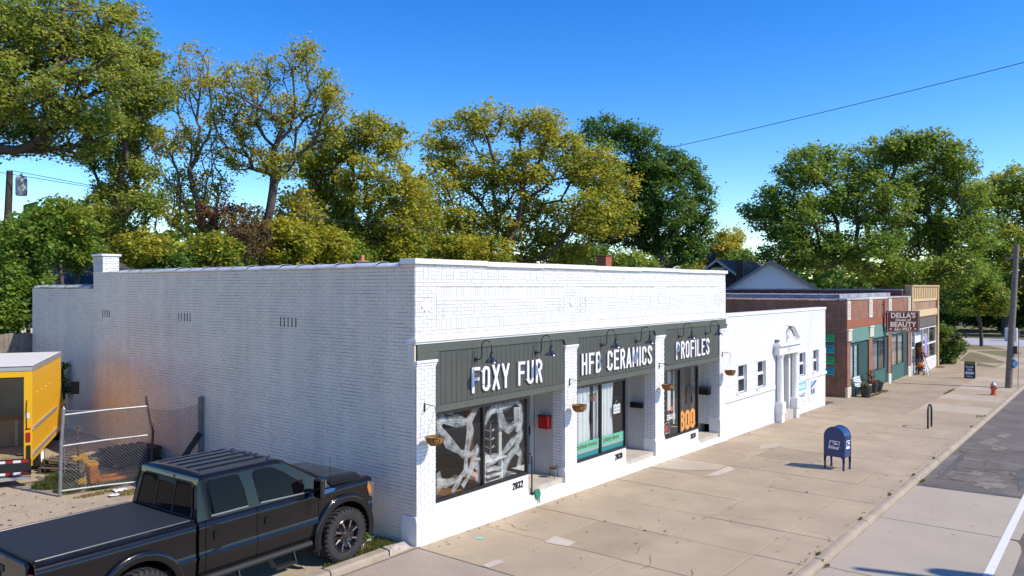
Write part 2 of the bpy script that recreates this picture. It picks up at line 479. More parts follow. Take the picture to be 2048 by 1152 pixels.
# asphalt patch pieces, worn and crumbled
M_ASPH2 = mat('asphalt repair', (0.105,0.10,0.098), 0.9, var=0.25, vscale=2, bump=0.6, bscale=60, fine=0.3, fscale=50)
M_ASPH3 = mat('worn pale asphalt', (0.215,0.185,0.155), 0.95, var=0.3, vscale=2, bump=0.8, bscale=40, fine=0.35, fscale=30)
def blob(cx, cy, rx, ry, n=18, sd=1, j=0.25):
    r = random.Random(sd)
    return [(cx+rx*math.cos(2*PI*k/n)*(1+r.uniform(-j,j)), cy+ry*math.sin(2*PI*k/n)*(1+r.uniform(-j,j))) for k in range(n)]
road = bpy.data.objects['road']
for k, (cx, cy, rx, ry) in enumerate([(13.3,-7.35,0.75,0.32),(14.2,-6.9,0.4,0.2),(20.0,-6.55,0.7,0.22),(19.0,-6.9,0.5,0.2),(21.8,-6.8,0.5,0.18),(12.6,-8.9,0.6,0.4)]):
    mb = MB(); mb.poly([(x,y,sz(x)+RZ+0.005) for x,y in blob(cx,cy,rx,ry,22,k,0.35)]); mb.build('worn_patch', M_ASPH3, road)
for k, (cx, cy, rx, ry) in enumerate([(11.95,-7.0,0.16,1.0),(14.6,-8.0,1.4,0.25),(15.3,-6.25,2.0,0.12)]):
    mb = MB(); mb.poly([(x,y,sz(x)+RZ+0.007) for x,y in blob(cx,cy,rx,ry,26,50+k,0.4)]); mb.build('tar_patch', M_ASPH2, road)
# cracks across the asphalt
rc = random.Random(9)
mb = MB()
for k in range(26):
    x = rc.uniform(12.0, 19.0); y = rc.uniform(-8.9, -6.1); a = rc.choice([0, PI/2, PI/2, 1.2, 1.9]) + rc.uniform(-0.4, 0.4)
    for s_ in range(rc.randint(4, 9)):
        L_ = rc.uniform(0.12, 0.3); nx = x+math.cos(a)*L_; ny = y+math.sin(a)*L_
        if ny > -6.0 or ny < -9.4: break
        wd = rc.uniform(0.006, 0.022)
        px, py = -math.sin(a)*wd, math.cos(a)*wd
        mb.poly([(x+px,y+py,sz(x)+RZ+0.009),(x-px,y-py,sz(x)+RZ+0.009),(nx-px,ny-py,sz(nx)+RZ+0.009),(nx+px,ny+py,sz(nx)+RZ+0.009)])
        x, y = nx, ny; a += rc.uniform(-0.6, 0.6)
mb.build('cracks', M_JOINT, road, kind='stuff', recalc=False)

# side lot, apron, lot kerb
mb = MB(); ly = [-0.1, 0.5, 2, 4, 6, 8, 10, 12, 13, 17, 20]
mb.grid([[(x, y, lotz(y)-0.004*(x < -8)) for y in ly] for x in (-45,-20,-8,-4,-2,0.05)])
kindof(mb.build('lot', M_LOT, None, smooth='all'))
mb = MB(); mb.grid([[(x, y, sz(min(x,0)*0.0)+ (0.0 if y > -5 else -0.03)) for y in (-5.80,-5.2,-3,-0.06)] for x in (-45,-20,-8,-2,-0.02)])
kindof(mb.build('apron', M_APRON, None))
lk = kindof(MB().box(-3.9, -0.055, -0.1, -3.88, 0.205, 0.1).build('lot_kerb', M_KERB))
for a, b, h in [(-9.5,-6.6,0.11),(-6.58,-3.9,0.115),(-3.88,-1.92,0.12),(-1.90,-0.66,0.12)]:
    mb = MB(); mb.prism([(-0.05,-0.1),(0.21,-0.1),(0.205,h-0.02),(0.17,h),(0.0,h),(-0.035,h-0.025)], lambda p,q,d: (d,p,q), a, b)
    mb.build('kerb_stone', M_KERB, lk, bevel=0.008)
# broken end lump by the building corner
mb = MB(); r = random.Random(5)
mb.add([(-0.65,-0.05,0),( -0.06,-0.03,-0.01),(-0.02,0.16,0.0),(-0.63,0.21,0),(-0.62,-0.02,0.115),(-0.22,0.03,0.085),(-0.12,0.16,0.10),(-0.60,0.19,0.125),(-0.4,0.07,0.14)],
       [(0,1,5,4),(1,2,6,5),(2,3,7,6),(3,0,4,7),(4,5,8),(5,6,8),(6,7,8),(7,4,8)])
mb.build('kerb_stone', mat('crumbled concrete', (0.42,0.37,0.30), 0.95, var=0.3, vscale=12, bump=1.0, bscale=30), lk)

# far right: lawn patches and the cross street
for pts in ([(57.9,-0.3),(69.8,0.6),(69.2,0.0),(58.9,-3.1),(57.5,-3.1)], [(72.3,0.4),(75.1,-1.7),(73.2,-3.0),(64.8,-3.1),(65.1,-2.7)],
            [(84,2.3),(84,0.9),(77.2,-1.5),(74.6,1.3),(78,4)], [(56.8,-1.6),(53.6,-3.2),(53.1,-3.2),(53.5,-2.0)]):
    kindof(sheet(pts, 0.010).build('lawn', M_LAWN))
mb = MB(); mb.grid([[(x,y,sz(x)-0.006) for y in (-3.2, 1, 6, 30)] for x in (53.2, 62, 74, 84)])
kindof(mb.build('path', M_CONC))
mb = MB(); mb.grid([[(x,y,sz(x)-0.01) for y in (-60, -5.6, 5, 60)] for x in (84.3, 92, 102)])
kindof(mb.build('cross_street', M_ROAD2))
mb = MB(); mb.grid([[(x,y,sz(min(x,110))+0.03) for y in (-60, 0, 60)] for x in (102.2, 115, 135)])
kindof(mb.build('far_lawn', M_LAWN))

# hairline cracks, gum spots and oil drips on the pavement
rc = random.Random(31); mb = MB()
for k in range(34):
    x = rc.uniform(0.3, 26); y = rc.uniform(-5.6, -0.2); a = rc.uniform(0, 2*PI)
    for s_ in range(rc.randint(3, 10)):
        L_ = rc.uniform(0.05, 0.22); nx = x+math.cos(a)*L_; ny = y+math.sin(a)*L_
        if ny > -0.1 or ny < -5.65 or nx < 0.1: break
        wd = rc.uniform(0.002, 0.006); px, py = -math.sin(a)*wd, math.cos(a)*wd
        mb.poly([(x+px,y+py,sz(x)+0.0055),(x-px,y-py,sz(x)+0.0055),(nx-px,ny-py,sz(nx)+0.0055),(nx+px,ny+py,sz(nx)+0.0055)])
        x, y = nx, ny; a += rc.uniform(-0.7, 0.7)
mb.build('cracks', M_JOINT, side, kind='stuff', recalc=False)
mb = MB()
for k in range(85):
    x = rc.uniform(0.3, 30); y = rc.uniform(-5.6, -0.15); r_ = rc.uniform(0.008, 0.028) if rc.random() < 0.96 else rc.uniform(0.035, 0.06)
    mb.poly([(px_, py_, sz(px_)+0.0065) for px_, py_ in blob(x, y, r_, r_*rc.uniform(0.6, 1), 9, k, 0.3)])
mb.build('gum_spots', mat('gum and oil spots', (0.17,0.135,0.10), 0.8, var=0.4, vscale=9), side, kind='stuff', recalc=False)
mb = MB()
for k in range(24):
    x = rc.uniform(-2, 11); y = rc.uniform(-8.0, -6.1); r_ = rc.uniform(0.01, 0.035)
    mb.poly([(px_, py_, sz(px_)+RZ+0.0135) for px_, py_ in blob(x, y, r_*1.6, r_, 9, k, 0.35)])
mb.build('oil_spots', mat('faded oil spots', (0.30,0.25,0.195), 0.8), lane, kind='stuff', recalc=False)
# ================================================================ lettering
def arc(cx, cy, rx, ry, a0, a1, n=10):
    return [(cx+rx*math.cos(math.radians(a0+(a1-a0)*k/n)), cy+ry*math.sin(math.radians(a0+(a1-a0)*k/n))) for k in range(n+1)]
GW = 0.46
def glyph(ch):
    """centre-line strokes of a narrow sans letter, height 1"""
    t = 0.075; w = GW - 2*t; r = w/2; l = t; rr = t+w; cx = t+r; b = t*0.9; T = 1-t*0.9
    if ch == 'F': return [[(l,0),(l,1)], [(l,T),(GW,T)], [(l,0.53),(GW*0.88,0.53)]]
    if ch == 'E': return [[(l,0),(l,1)], [(l,T),(GW,T)], [(l,0.53),(GW*0.9,0.53)], [(l,b),(GW,b)]]
    if ch == 'L': return [[(l,0),(l,1)], [(l,b),(GW*0.95,b)]]
    if ch == 'O' or ch == '0': return [[(l,0.27)]+[(l,T-r)]+arc(cx,T-r,r,r,180,0)+[(rr,b+r)]+arc(cx,b+r,r,r,0,-180)+[(l,0.3)]]
    if ch == 'X': return [[(l*0.7,0),(GW-l*0.7,1)], [(GW-l*0.7,0),(l*0.7,1)]]
    if ch == 'Y': return [[(l*0.6,1),(GW/2,0.42),(GW/2,0)], [(GW-l*0.6,1),(GW/2,0.42)]]
    if ch == 'U': return [[(l,1),(l,b+r)]+arc(cx,b+r,r,r,180,360)+[(rr,1)]]
    if ch == 'R': return [[(l,0),(l,1)], [(l,T),(cx,T)]+arc(cx,T-0.20,r,0.20,90,-90)+[(l,T-0.40)], [(cx,T-0.40),(rr+0.02,0)]]
    if ch == 'P': return [[(l,0),(l,1)], [(l,T),(cx,T)]+arc(cx,T-0.22,r,0.22,90,-90)+[(l,T-0.44)]]
    if ch == 'H': return [[(l,0),(l,1)], [(rr,0),(rr,1)], [(l,0.52),(rr,0.52)]]
    if ch == 'B': return [[(l,0),(l,1)], [(l,T),(cx,T)]+arc(cx,T-0.19,r*0.94,0.19,90,-90)+[(l,T-0.38)], [(cx,T-0.38)]+arc(cx,b+(T-0.38-b)/2,r,(T-0.38-b)/2,90,-90)+[(l,b)]]
    if ch == 'C': return [[(rr,0.66),(rr,T-r)]+arc(cx,T-r,r,r,0,180)+[(l,b+r)]+arc(cx,b+r,r,r,180,360)+[(rr,0.34)]]
    if ch == 'A': return [[(l*0.6,0),(GW/2,1)], [(GW-l*0.6,0),(GW/2,1)], [(GW*0.24,0.26),(GW*0.76,0.26)]]
    if ch == 'M': return [[(l,0),(l,1)], [(l,1),(GW*0.6,0.28),(GW*1.2-l,1)], [(GW*1.2-l,1),(GW*1.2-l,0)]]
    if ch == 'I': return [[(l,0),(l,1)]]
    if ch == 'S': return [[(rr,0.70),(rr,T-r)]+arc(cx,T-r,r,r,0,180)+[(l,0.70),(rr,0.32),(rr,b+r)]+arc(cx,b+r,r,r,0,-180)+[(l,0.30)]]
    if ch == '2': return [[(l,0.70),(l,T-r)]+arc(cx,T-r,r,r,180,0)+[(rr,0.62),(l,b)], [(l*0.4,b),(GW,b)]]
    if ch == '3': return [[(l,0.72),(l,T-r)]+arc(cx,T-r,r,r,180,-30)+[(cx,0.53)], [(cx,0.53)]+arc(cx,b+r,r,r,60,-180)+[(l,0.30)]]
    if ch == '8': return [[(cx,0.53)]+arc(cx,0.74,r*0.9,0.2,-90,270,18), [(cx,0.53)]+arc(cx,0.30,r,0.22,90,450,18)]
    if ch == '4': return [[(rr*0.85,0),(rr*0.85,1)], [(rr*0.85,1),(l*0.6,0.3),(GW,0.3)]]
    return []
def gwidth(ch):
    return {'I': 0.15, ' ': 0.30, 'M': GW*1.2, 'X': GW, 'Y': GW}.get(ch, GW)
def ribbon(pl, hw):
    """offset a polyline to both sides with mitred joins -> list of (left,right)"""
    out = []; m = len(pl)
    for i in range(m):
        d0 = (Vector(pl[i])-Vector(pl[i-1])).normalized() if i else None
        d1 = (Vector(pl[i+1])-Vector(pl[i])).normalized() if i < m-1 else None
        if d0 is None: d0 = d1
        if d1 is None: d1 = d0
        n0 = Vector((-d0.y, d0.x)); n1 = Vector((-d1.y, d1.x)); n = n0+n1
        if n.length < 1e-4: n = n0
        n.normalize(); k = hw/max(0.45, n.dot(n0))
        p = Vector(pl[i]); out.append((p+n*k, p-n*k))
    return out
def letters(text, x0, z0, h, wscale, y, depth, m, parent, hw=0.072, gap=0.13, name='letter', edge=None):
    x = x0; s = h
    for ch in text:
        if ch != ' ':
            mb = MB(); me_ = MB()
            for q, st in enumerate(glyph(ch)):
                rb = ribbon(st, hw)
                dep = depth + 0.0012*q
                for a, c in zip(rb[:-1], rb[1:]):
                    pts = [(x+a[0].x*s*wscale, z0+a[0].y*s), (x+c[0].x*s*wscale, z0+c[0].y*s), (x+c[1].x*s*wscale, z0+c[1].y*s), (x+a[1].x*s*wscale, z0+a[1].y*s)]
                    mb.add([(p[0], y-dep, p[1]) for p in pts]+[(p[0], y-dep*0.35, p[1]) for p in pts],
                           [(0,1,2,3),(0,4,5,1),(2,6,7,3),(0,3,7,4),(1,5,6,2)])
                    if edge: me_.add([(p[0], y-dep*0.35, p[1]) for p in pts]+[(p[0], y+0.002, p[1]) for p in pts], [(0,4,5,1),(2,6,7,3),(0,3,7,4),(1,5,6,2)])
            o = mb.build(name, m, parent)
            if edge: me_.build('letter_edge', edge, o) if parent is None or parent.parent is None else me_.build('letter_edge', edge, parent)
        x += (gwidth(ch)+gap)*s*wscale
    return x
def text_len(text, h, wscale, gap=0.13):
    return sum((gwidth(c)+gap)*h*wscale for c in text)

def text(name, body, size, origin, xd, yd, m, parent, ext=0.003, xs_=1.0, align='LEFT', bold=0.0, space=1.0):
    """small printed lettering as a thin mesh"""
    cu = bpy.data.curves.new(name, 'FONT'); cu.body = body; cu.size = size; cu.extrude = ext; cu.align_x = align; cu.offset = bold
    cu.space_character = space; cu.resolution_u = 3
    ob = bpy.data.objects.new(name, cu); COL.objects.link(ob)
    dg = bpy.context.evaluated_depsgraph_get()
    me = bpy.data.meshes.new_from_object(ob.evaluated_get(dg))
    bpy.data.objects.remove(ob); bpy.data.curves.remove(cu)
    xd = Vector(xd).normalized(); yd = Vector(yd).normalized(); nd = xd.cross(yd)
    org = ORG.get(parent.name, Vector((0,0,0))) if parent else Vector((0,0,0))
    R = Matrix(((xd.x*xs_, yd.x, nd.x), (xd.y*xs_, yd.y, nd.y), (xd.z*xs_, yd.z, nd.z))).to_4x4()
    me.transform(Matrix.Translation(Vector(origin)-org) @ R)
    me.materials.clear(); me.materials.append(m); me.name = name
    o = bpy.data.objects.new(name, me); COL.objects.link(o)
    if parent: o.parent = parent
    ORG[o.name] = org
    return o

# ================================================================ MAIN WHITE BUILDING
BW, BD = 13.90, 16.95
bld = thing('shop_building', 'long white painted brick shop building with green sign boards and three shopfronts', 'building')
CRS = 0.0677
H1 = 5.075

# ---- bricks -------------------------------------------------------------
BR = []      # (kind, origin corner, du vector, height, depth dir, width)
rb_ = random.Random(21)
def bricks_run(u0, u1, z0, z1, row, bl=0.2032, off=None):
    """one course of stretchers between u0 and u1; running bond by row number"""
    out = []
    o = (bl/2 if row % 2 else 0.0) if off is None else off
    k = math.floor((u0-o)/bl)
    u = o + k*bl
    while u < u1-1e-6:
        a, b = max(u, u0), min(u+bl, u1)
        if b-a > 0.035: out.append((a, b, z0, z1))
        u += bl
    return out
# front parapet
FR = []
zt = 5.075
panels = [(0.55, 4.72), (5.42, 9.05), (9.76, 13.34)]
diam = [(0.28, 4.33), (5.07, 4.33), (9.41, 4.33), (13.62, 4.33)]
row = 0; z = 3.725
while z < zt-0.03:
    z1 = min(z+CRS, zt)
    zc = (z+z1)/2
    if 4.80 < zc < 5.004:                       # basket-weave band handled below
        z = z1; row += 1; continue
    segs = [(0.0, BW)]
    cuts = []
    for (a, b) in panels:
        if 4.44 < zc < 4.648:
            cuts.append((a, b))
        elif 3.86 < zc < 4.068:
            cuts.append((a, b))
        elif 4.068 <= zc <= 4.44:
            cuts += [(a+0.197, a+0.203), (b-0.203, b-0.197), (a-0.003, a+0.003), (b-0.003, b+0.003)]
    for (cx, cz) in diam:
        hw = 0.16-abs(zc-cz)
        if hw > 0: cuts.append((cx-hw, cx+hw))
    cuts.sort()
    u = 0.0
    for (a, b) in cuts:
        if a-u > 0.02: FR += bricks_run(u, a, z, z1, row)
        u = max(u, b)
    if BW-u > 0.02: FR += bricks_run(u, BW, z, z1, row)
    z = z1; row += 1
# basket weave band
zb0, zb1 = 4.8083, 5.0113
u = 0.0; FR += [(0, 0.20, zb0+i*CRS, zb0+(i+1)*CRS) for i in range(3)]
u = 0.203; k = 0
while u < BW-0.1:
    e = min(u+0.2032, BW)
    if k % 2 == 0:
        n = 3
        FR += [(u+(e-u)*i/n, u+(e-u)*(i+1)/n, zb0, zb1) for i in range(n)]
    else:
        FR += [(u, e, zb0+i*CRS, zb0+(i+1)*CRS) for i in range(3)]
    u = e; k += 1
# soldier rows of the panels
for (a, b) in panels:
    for (za, zb) in ((4.44, 4.643), (3.865, 4.068)):
        n = int((b-a)/CRS); st = (b-a)/n
        FR += [(a+st*i, a+st*(i+1), za, zb) for i in range(n)]
front_bricks = [('f', *q) for q in FR]
# piers: front faces and the cheeks that face the recesses
PIERS = [(0.0, 0.50), (4.72, 5.22), (9.07, 9.60), (13.36, 13.89)]
for (a, b) in PIERS:
    z = 0.53; row = 0
    while z < 3.19:
        front_bricks += [('p', *q) for q in bricks_run(a, b, z, min(z+CRS, 3.20), row, off=a+(0.1 if row % 2 else 0.0)-0.0)]
        z += CRS; row += 1
cheek = []
for (a, b) in PIERS[1:]:
    z = 0.30; row = 0
    while z < 2.33:
        y1 = 0.30 if a < 13 else 0.72
        cheek += [(a, q[0], q[1], q[2], q[3]) for q in bricks_run(0.0, y1, z, min(z+CRS, 2.34), row, off=(0.1 if row % 2 else 0.0))]
        z += CRS; row += 1
# side wall
side_b = []
z = 0.0; row = 0
while z < 5.02:
    ye = BD if z+CRS < 4.64 else 12.72
    for q in bricks_run(0.0, ye, z, z+CRS, row, bl=0.2055):
        if z+CRS > lotz((q[0]+q[1])/2)-0.05: side_b.append(q)
    z += CRS; row += 1

def brick_geo(kind, q, r):
    g = 0.0045; c = 0.0022
    if kind in ('f', 'p'):
        pr = (0.010 if kind == 'f' else 0.010) + r.uniform(-0.002, 0.002)
        x0, x1, z0, z1 = q[0]+g, q[1]-g, q[2]+g, q[3]-g
        yb = 0.004 if kind == 'f' else -0.026
        f = [(x0+c,yb-pr,z0+c),(x1-c,yb-pr,z0+c),(x1-c,yb-pr,z1-c),(x0+c,yb-pr,z1-c)]; b = [(x0,yb,z0),(x1,yb,z0),(x1,yb,z1),(x0,yb,z1)]
    elif kind == 's':
        pr = 0.0075 + r.uniform(-0.004, 0.004)
        gz = 0.0006 if r.random() < 0.33 else g*(0.6+r.random()*0.7)
        y0, y1, z0, z1 = q[0]+g*0.6, q[1]-g*0.6, q[2]+gz, q[3]-gz
        xb = 0.004
        f = [(xb-pr,y1-c,z0+c),(xb-pr,y0+c,z0+c),(xb-pr,y0+c,z1-c),(xb-pr,y1-c,z1-c)]; b = [(xb,y1,z0),(xb,y0,z0),(xb,y0,z1),(xb,y1,z1)]
    else:
        xw, y0, y1, z0, z1 = q; y0 += g; y1 -= g; z0 += g; z1 -= g
        xb = xw; pr = 0.010
        f = [(xb-pr,y1-c,z0+c),(xb-pr,y0+c,z0+c),(xb-pr,y0+c,z1-c),(xb-pr,y1-c,z1-c)]; b = [(xb,y1,z0),(xb,y0,z0),(xb,y0,z1),(xb,y1,z1)]
    return f+b, [(0,1,2,3),(4,5,1,0),(5,6,2,1),(6,7,3,2),(7,4,0,3)]
CAM = Vector(cam.location)
allb = []
for q in front_bricks:
    c = Vector(((q[1]+q[2])/2, 0, (q[3]+q[4])/2)); d = CAM-c
    allb.append(((q[2]-q[1])*(q[4]-q[3])*abs(d.y)/d.length**3, q[0], q[1:]))
for q in side_b:
    c = Vector((0, (q[0]+q[1])/2, (q[2]+q[3])/2)); d = CAM-c
    vis = 0.0 if (q[3] < 1.5 and 0.4 < c.y < 4) else 1.0
    allb.append(((q[1]-q[0])*(q[3]-q[2])*abs(d.x)/d.length**3*vis, 's', q))
for q in cheek:
    allb.append((0.0, 'c', q))
allb.sort(key=lambda t: -t[0])
rest = {'f': MB(), 's': MB(), 'c': MB()}
for i, (_, k, q) in enumerate(allb):
    vs_, fs_ = brick_geo(k, q, rb_)
    kk = 'f' if k in ('f','p') else k
    if i < 300:
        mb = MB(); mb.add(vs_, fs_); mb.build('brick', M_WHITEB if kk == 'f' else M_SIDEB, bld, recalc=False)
    else:
        rest[kk].add(vs_, fs_)
rest['f'].build('front_brickwork', M_WHITEB, bld, kind='stuff', recalc=False)
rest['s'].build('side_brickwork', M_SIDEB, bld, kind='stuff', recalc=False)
rest['c'].build('pier_brickwork', M_WHITEB, bld, kind='stuff', recalc=False)
# ---- wall cores -----------------------------------------------------------
B('side_wall', M_SIDEM, bld, (0.004, 0.02, -0.4, 0.29, 12.72, 5.04), (0.004, 12.72, -0.4, 0.29, BD, 4.645))
B('front_wall', M_MORTAR, bld, (0.006, 0.004, 3.722, BW, 0.28, H1))
B('rear_wall', M_SIDEM, bld, (0.29, BD-0.3, -0.4, BW, BD, 4.5))
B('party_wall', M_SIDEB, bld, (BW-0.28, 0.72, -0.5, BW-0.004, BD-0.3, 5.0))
B('roof', mat('tar roof', (0.05,0.05,0.052), 0.9, var=0.3), bld, (0.29, 0.28, 4.40, BW-0.28, 12.7, 4.47), (0.29, 12.7, 4.0, BW-0.28, BD-0.3, 4.06))
for (cx, cz) in diam:
    mb = MB(); s_ = 0.142
    mb.prism([(cx-s_,cz),(cx,cz-s_),(cx+s_,cz),(cx,cz+s_)], lambda p,q,d: (p,d,q), -0.012, 0.003); mb.build('diamond_tile', M_WHITEB, bld)
# front coping stones
cx0 = [-0.055, 1.98, 3.90, 6.05, 8.30, 10.55, 12.55, 13.97]
for i, (a, b) in enumerate(zip(cx0[:-1], cx0[1:])):
    dz = [0, -0.012, -0.004, -0.01, 0.0, -0.006, 0.0][i]
    B('coping_stone', M_WHITE, bld, (a+0.003, -0.06, 5.078+dz, b-0.003, 0.34, 5.176+dz), bevel=0.006)
# side coping: half-round glazed tiles with socket collars
M_TILE = mat('painted coping tile', (0.66,0.69,0.71), 0.32, var=0.12, vscale=6, samt=0.4, stain=(0.42,0.42,0.44), sscale=5)
def coping_tile(y0, y1, z, m, par, x=-0.05, wd=0.40, axis='y', h=0.085, rr=None):
    mb = MB()
    def ring(t, grow):
        pts = []
        for k in range(9):
            a = PI*k/8
            pts.append((x+wd/2-math.cos(a)*(wd/2+grow), t, z+math.sin(a)*(h+grow*1.2)+(0.0)))
        return pts
    mb.grid([ring(y0, 0.018), ring(y0+0.07, 0.018), ring(y0+0.085, 0.0), ring(y1, -0.004)])
    n = 9
    if axis == 'x': mb.v = [(b_, a_, c_) for a_, b_, c_ in mb.v]
    return mb.build('coping_tile', m, par, smooth=True)
rt = random.Random(8)
y = 0.36
while y < 11.0:
    coping_tile(y, y+0.625, 5.035+rt.uniform(-0.006, 0.008)-0.0*y, M_TILE, bld); y += 0.60
y = 12.78
while y < 16.7:
    coping_tile(y, y+0.585, 4.645+rt.uniform(-0.005, 0.006), M_TILE, bld, h=0.07); y += 0.56
# chimney on the side wall
chm = MB()
chm.box(0.002, 12.17, 5.0, 0.45, 12.72, 5.50)
ch = chm.build('wall_chimney', M_MORTAR, bld)
for i in range(7):
    z0 = 5.04+i*CRS
    for q in bricks_run(0.0, 0.45, z0, z0+CRS, i):
        mb = MB(); v_, f_ = brick_geo('f', q, rb_); mb.add([(a, b+12.162, c) for a, b, c in v_], f_); mb.build('chimney_brick', M_WHITEB, ch, recalc=False)
B('chimney_cap', M_WHITE, ch, (-0.04, 12.12, 5.515, 0.50, 12.77, 5.575), bevel=0.006)
# three vent slot groups on the side wall
for i, (vy, n) in enumerate(((11.83, 4), (7.80, 5), (3.68, 5))):
    for k in range(n): B('vent_slot', M_FRAME, bld, (-0.0095, vy+0.30-k*0.13, 3.83, 0.002, vy+0.325-k*0.13, 4.03))

# ---- cornice, sign boards ---------------------------------------------------
B('cornice', M_WHITE, bld, (-0.05, -0.07, 3.668, BW+0.02, 0.2, 3.72), (-0.03, -0.045, 3.628, BW+0.01, 0.2, 3.667), bevel=0.006)
B('frieze', M_GREENT, bld, (0.03, -0.030, 3.475, BW-0.02, 0.15, 3.627))
for (a, b) in PIERS:
    # white pier, capital, green bracket above, plinth
    B('pier', M_MORTAR, bld, (a+0.006, -0.026, 0.5, b-0.006, 0.30, 3.20))
    mb = MB(); mb.box(a-0.02, -0.075, 3.285, b+0.03, 0.1, 3.335); mb.box(a-0.005, -0.055, 3.235, b+0.015, 0.1, 3.284); mb.box(a, -0.04, 3.195, b+0.004, 0.1, 3.234)
    mb.build('capital', M_WHITE, bld, bevel=0.006)
    mb = MB(); mb.prism([(a+0.03,3.336),(b-0.02,3.336),(b+0.07,3.474),(a-(0.06 if a > 1 else -0.02),3.474)], lambda p,q,d: (p,d,q), -0.05, 0.05); mb.build('bracket_block', M_GREENT, bld)
    mb = MB(); mb.prism([(-0.065,-0.6),(-0.065,0.44),(-0.036,0.535),(0.31,0.535),(0.31,-0.6)], lambda p,q,d: (d,p,q), a-0.022, b+0.012); mb.build('plinth', M_WHITE, bld, bevel=0.005)
# side returns at the corner
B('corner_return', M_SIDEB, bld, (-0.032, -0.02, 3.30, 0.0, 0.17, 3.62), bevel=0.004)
B('corner_base', M_WHITE, bld, (-0.024, -0.062, -0.3, 0.0, 0.33, 0.45))
bays = [(0.50, 4.72, 'FOXY FUR', 1.50, 3.83), (5.22, 9.07, 'HFB CERAMICS', 5.40, 8.86), (9.60, 13.36, 'PROFILES', 10.30, 12.56)]
for (a, b, txt, tx0, tx1) in bays:
    bd = B('sign_board', M_GREENT, bld, (a, 0.02, 2.34, b, 0.12, 3.475))
    n = int(round((b-a)/0.152)); st = (b-a)/n
    for i in range(n):
        B('plank', M_GREENB, bd, (a+st*i+0.004, -0.008, 2.47, a+st*(i+1)-0.004, 0.018, 3.472))
    B('sign_trim', M_GREENT, bd, (a-0.0, -0.035, 2.342, b, 0.018, 2.465), bevel=0.004)
    h = 0.50; ws = (tx1-tx0)/(text_len(txt, h, 1.0)-0.13*h)
    letters(txt, tx0, 2.595, h, ws, -0.010, 0.040, M_LETTER, bd, hw=0.060, edge=M_LETEDGE)
# ---- shopfront ------------------------------------------------------------
M_SILLW = mat('sill wall paint', (0.76,0.75,0.73), 0.7, var=0.06, vscale=3, bump=0.2, bscale=50, samt=0.3, stain=(0.62,0.59,0.55), sscale=2)
M_PANEL = mat('grooved grey panel', (0.52,0.51,0.49), 0.6, var=0.05)
M_DFRAME = mat('pale door frame', (0.50,0.53,0.52), 0.5)
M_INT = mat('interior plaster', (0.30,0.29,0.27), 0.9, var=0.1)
M_INTF = mat('interior wood floor', (0.24,0.125,0.05), 0.5, var=0.3, vscale=4)
M_TREAD = mat('concrete step', (0.47,0.42,0.35), 0.85, var=0.15, vscale=3)
shops = [  # pier right edge, window right, window bottom, recess right pier left, floor z, number
    (0.50, 3.38, 0.67, 4.72, 0.34, '2032'), (5.22, 7.54, 0.56, 9.07, 0.20, '2030'), (9.60, 11.86, 0.42, 13.36, 0.06, '2028')]
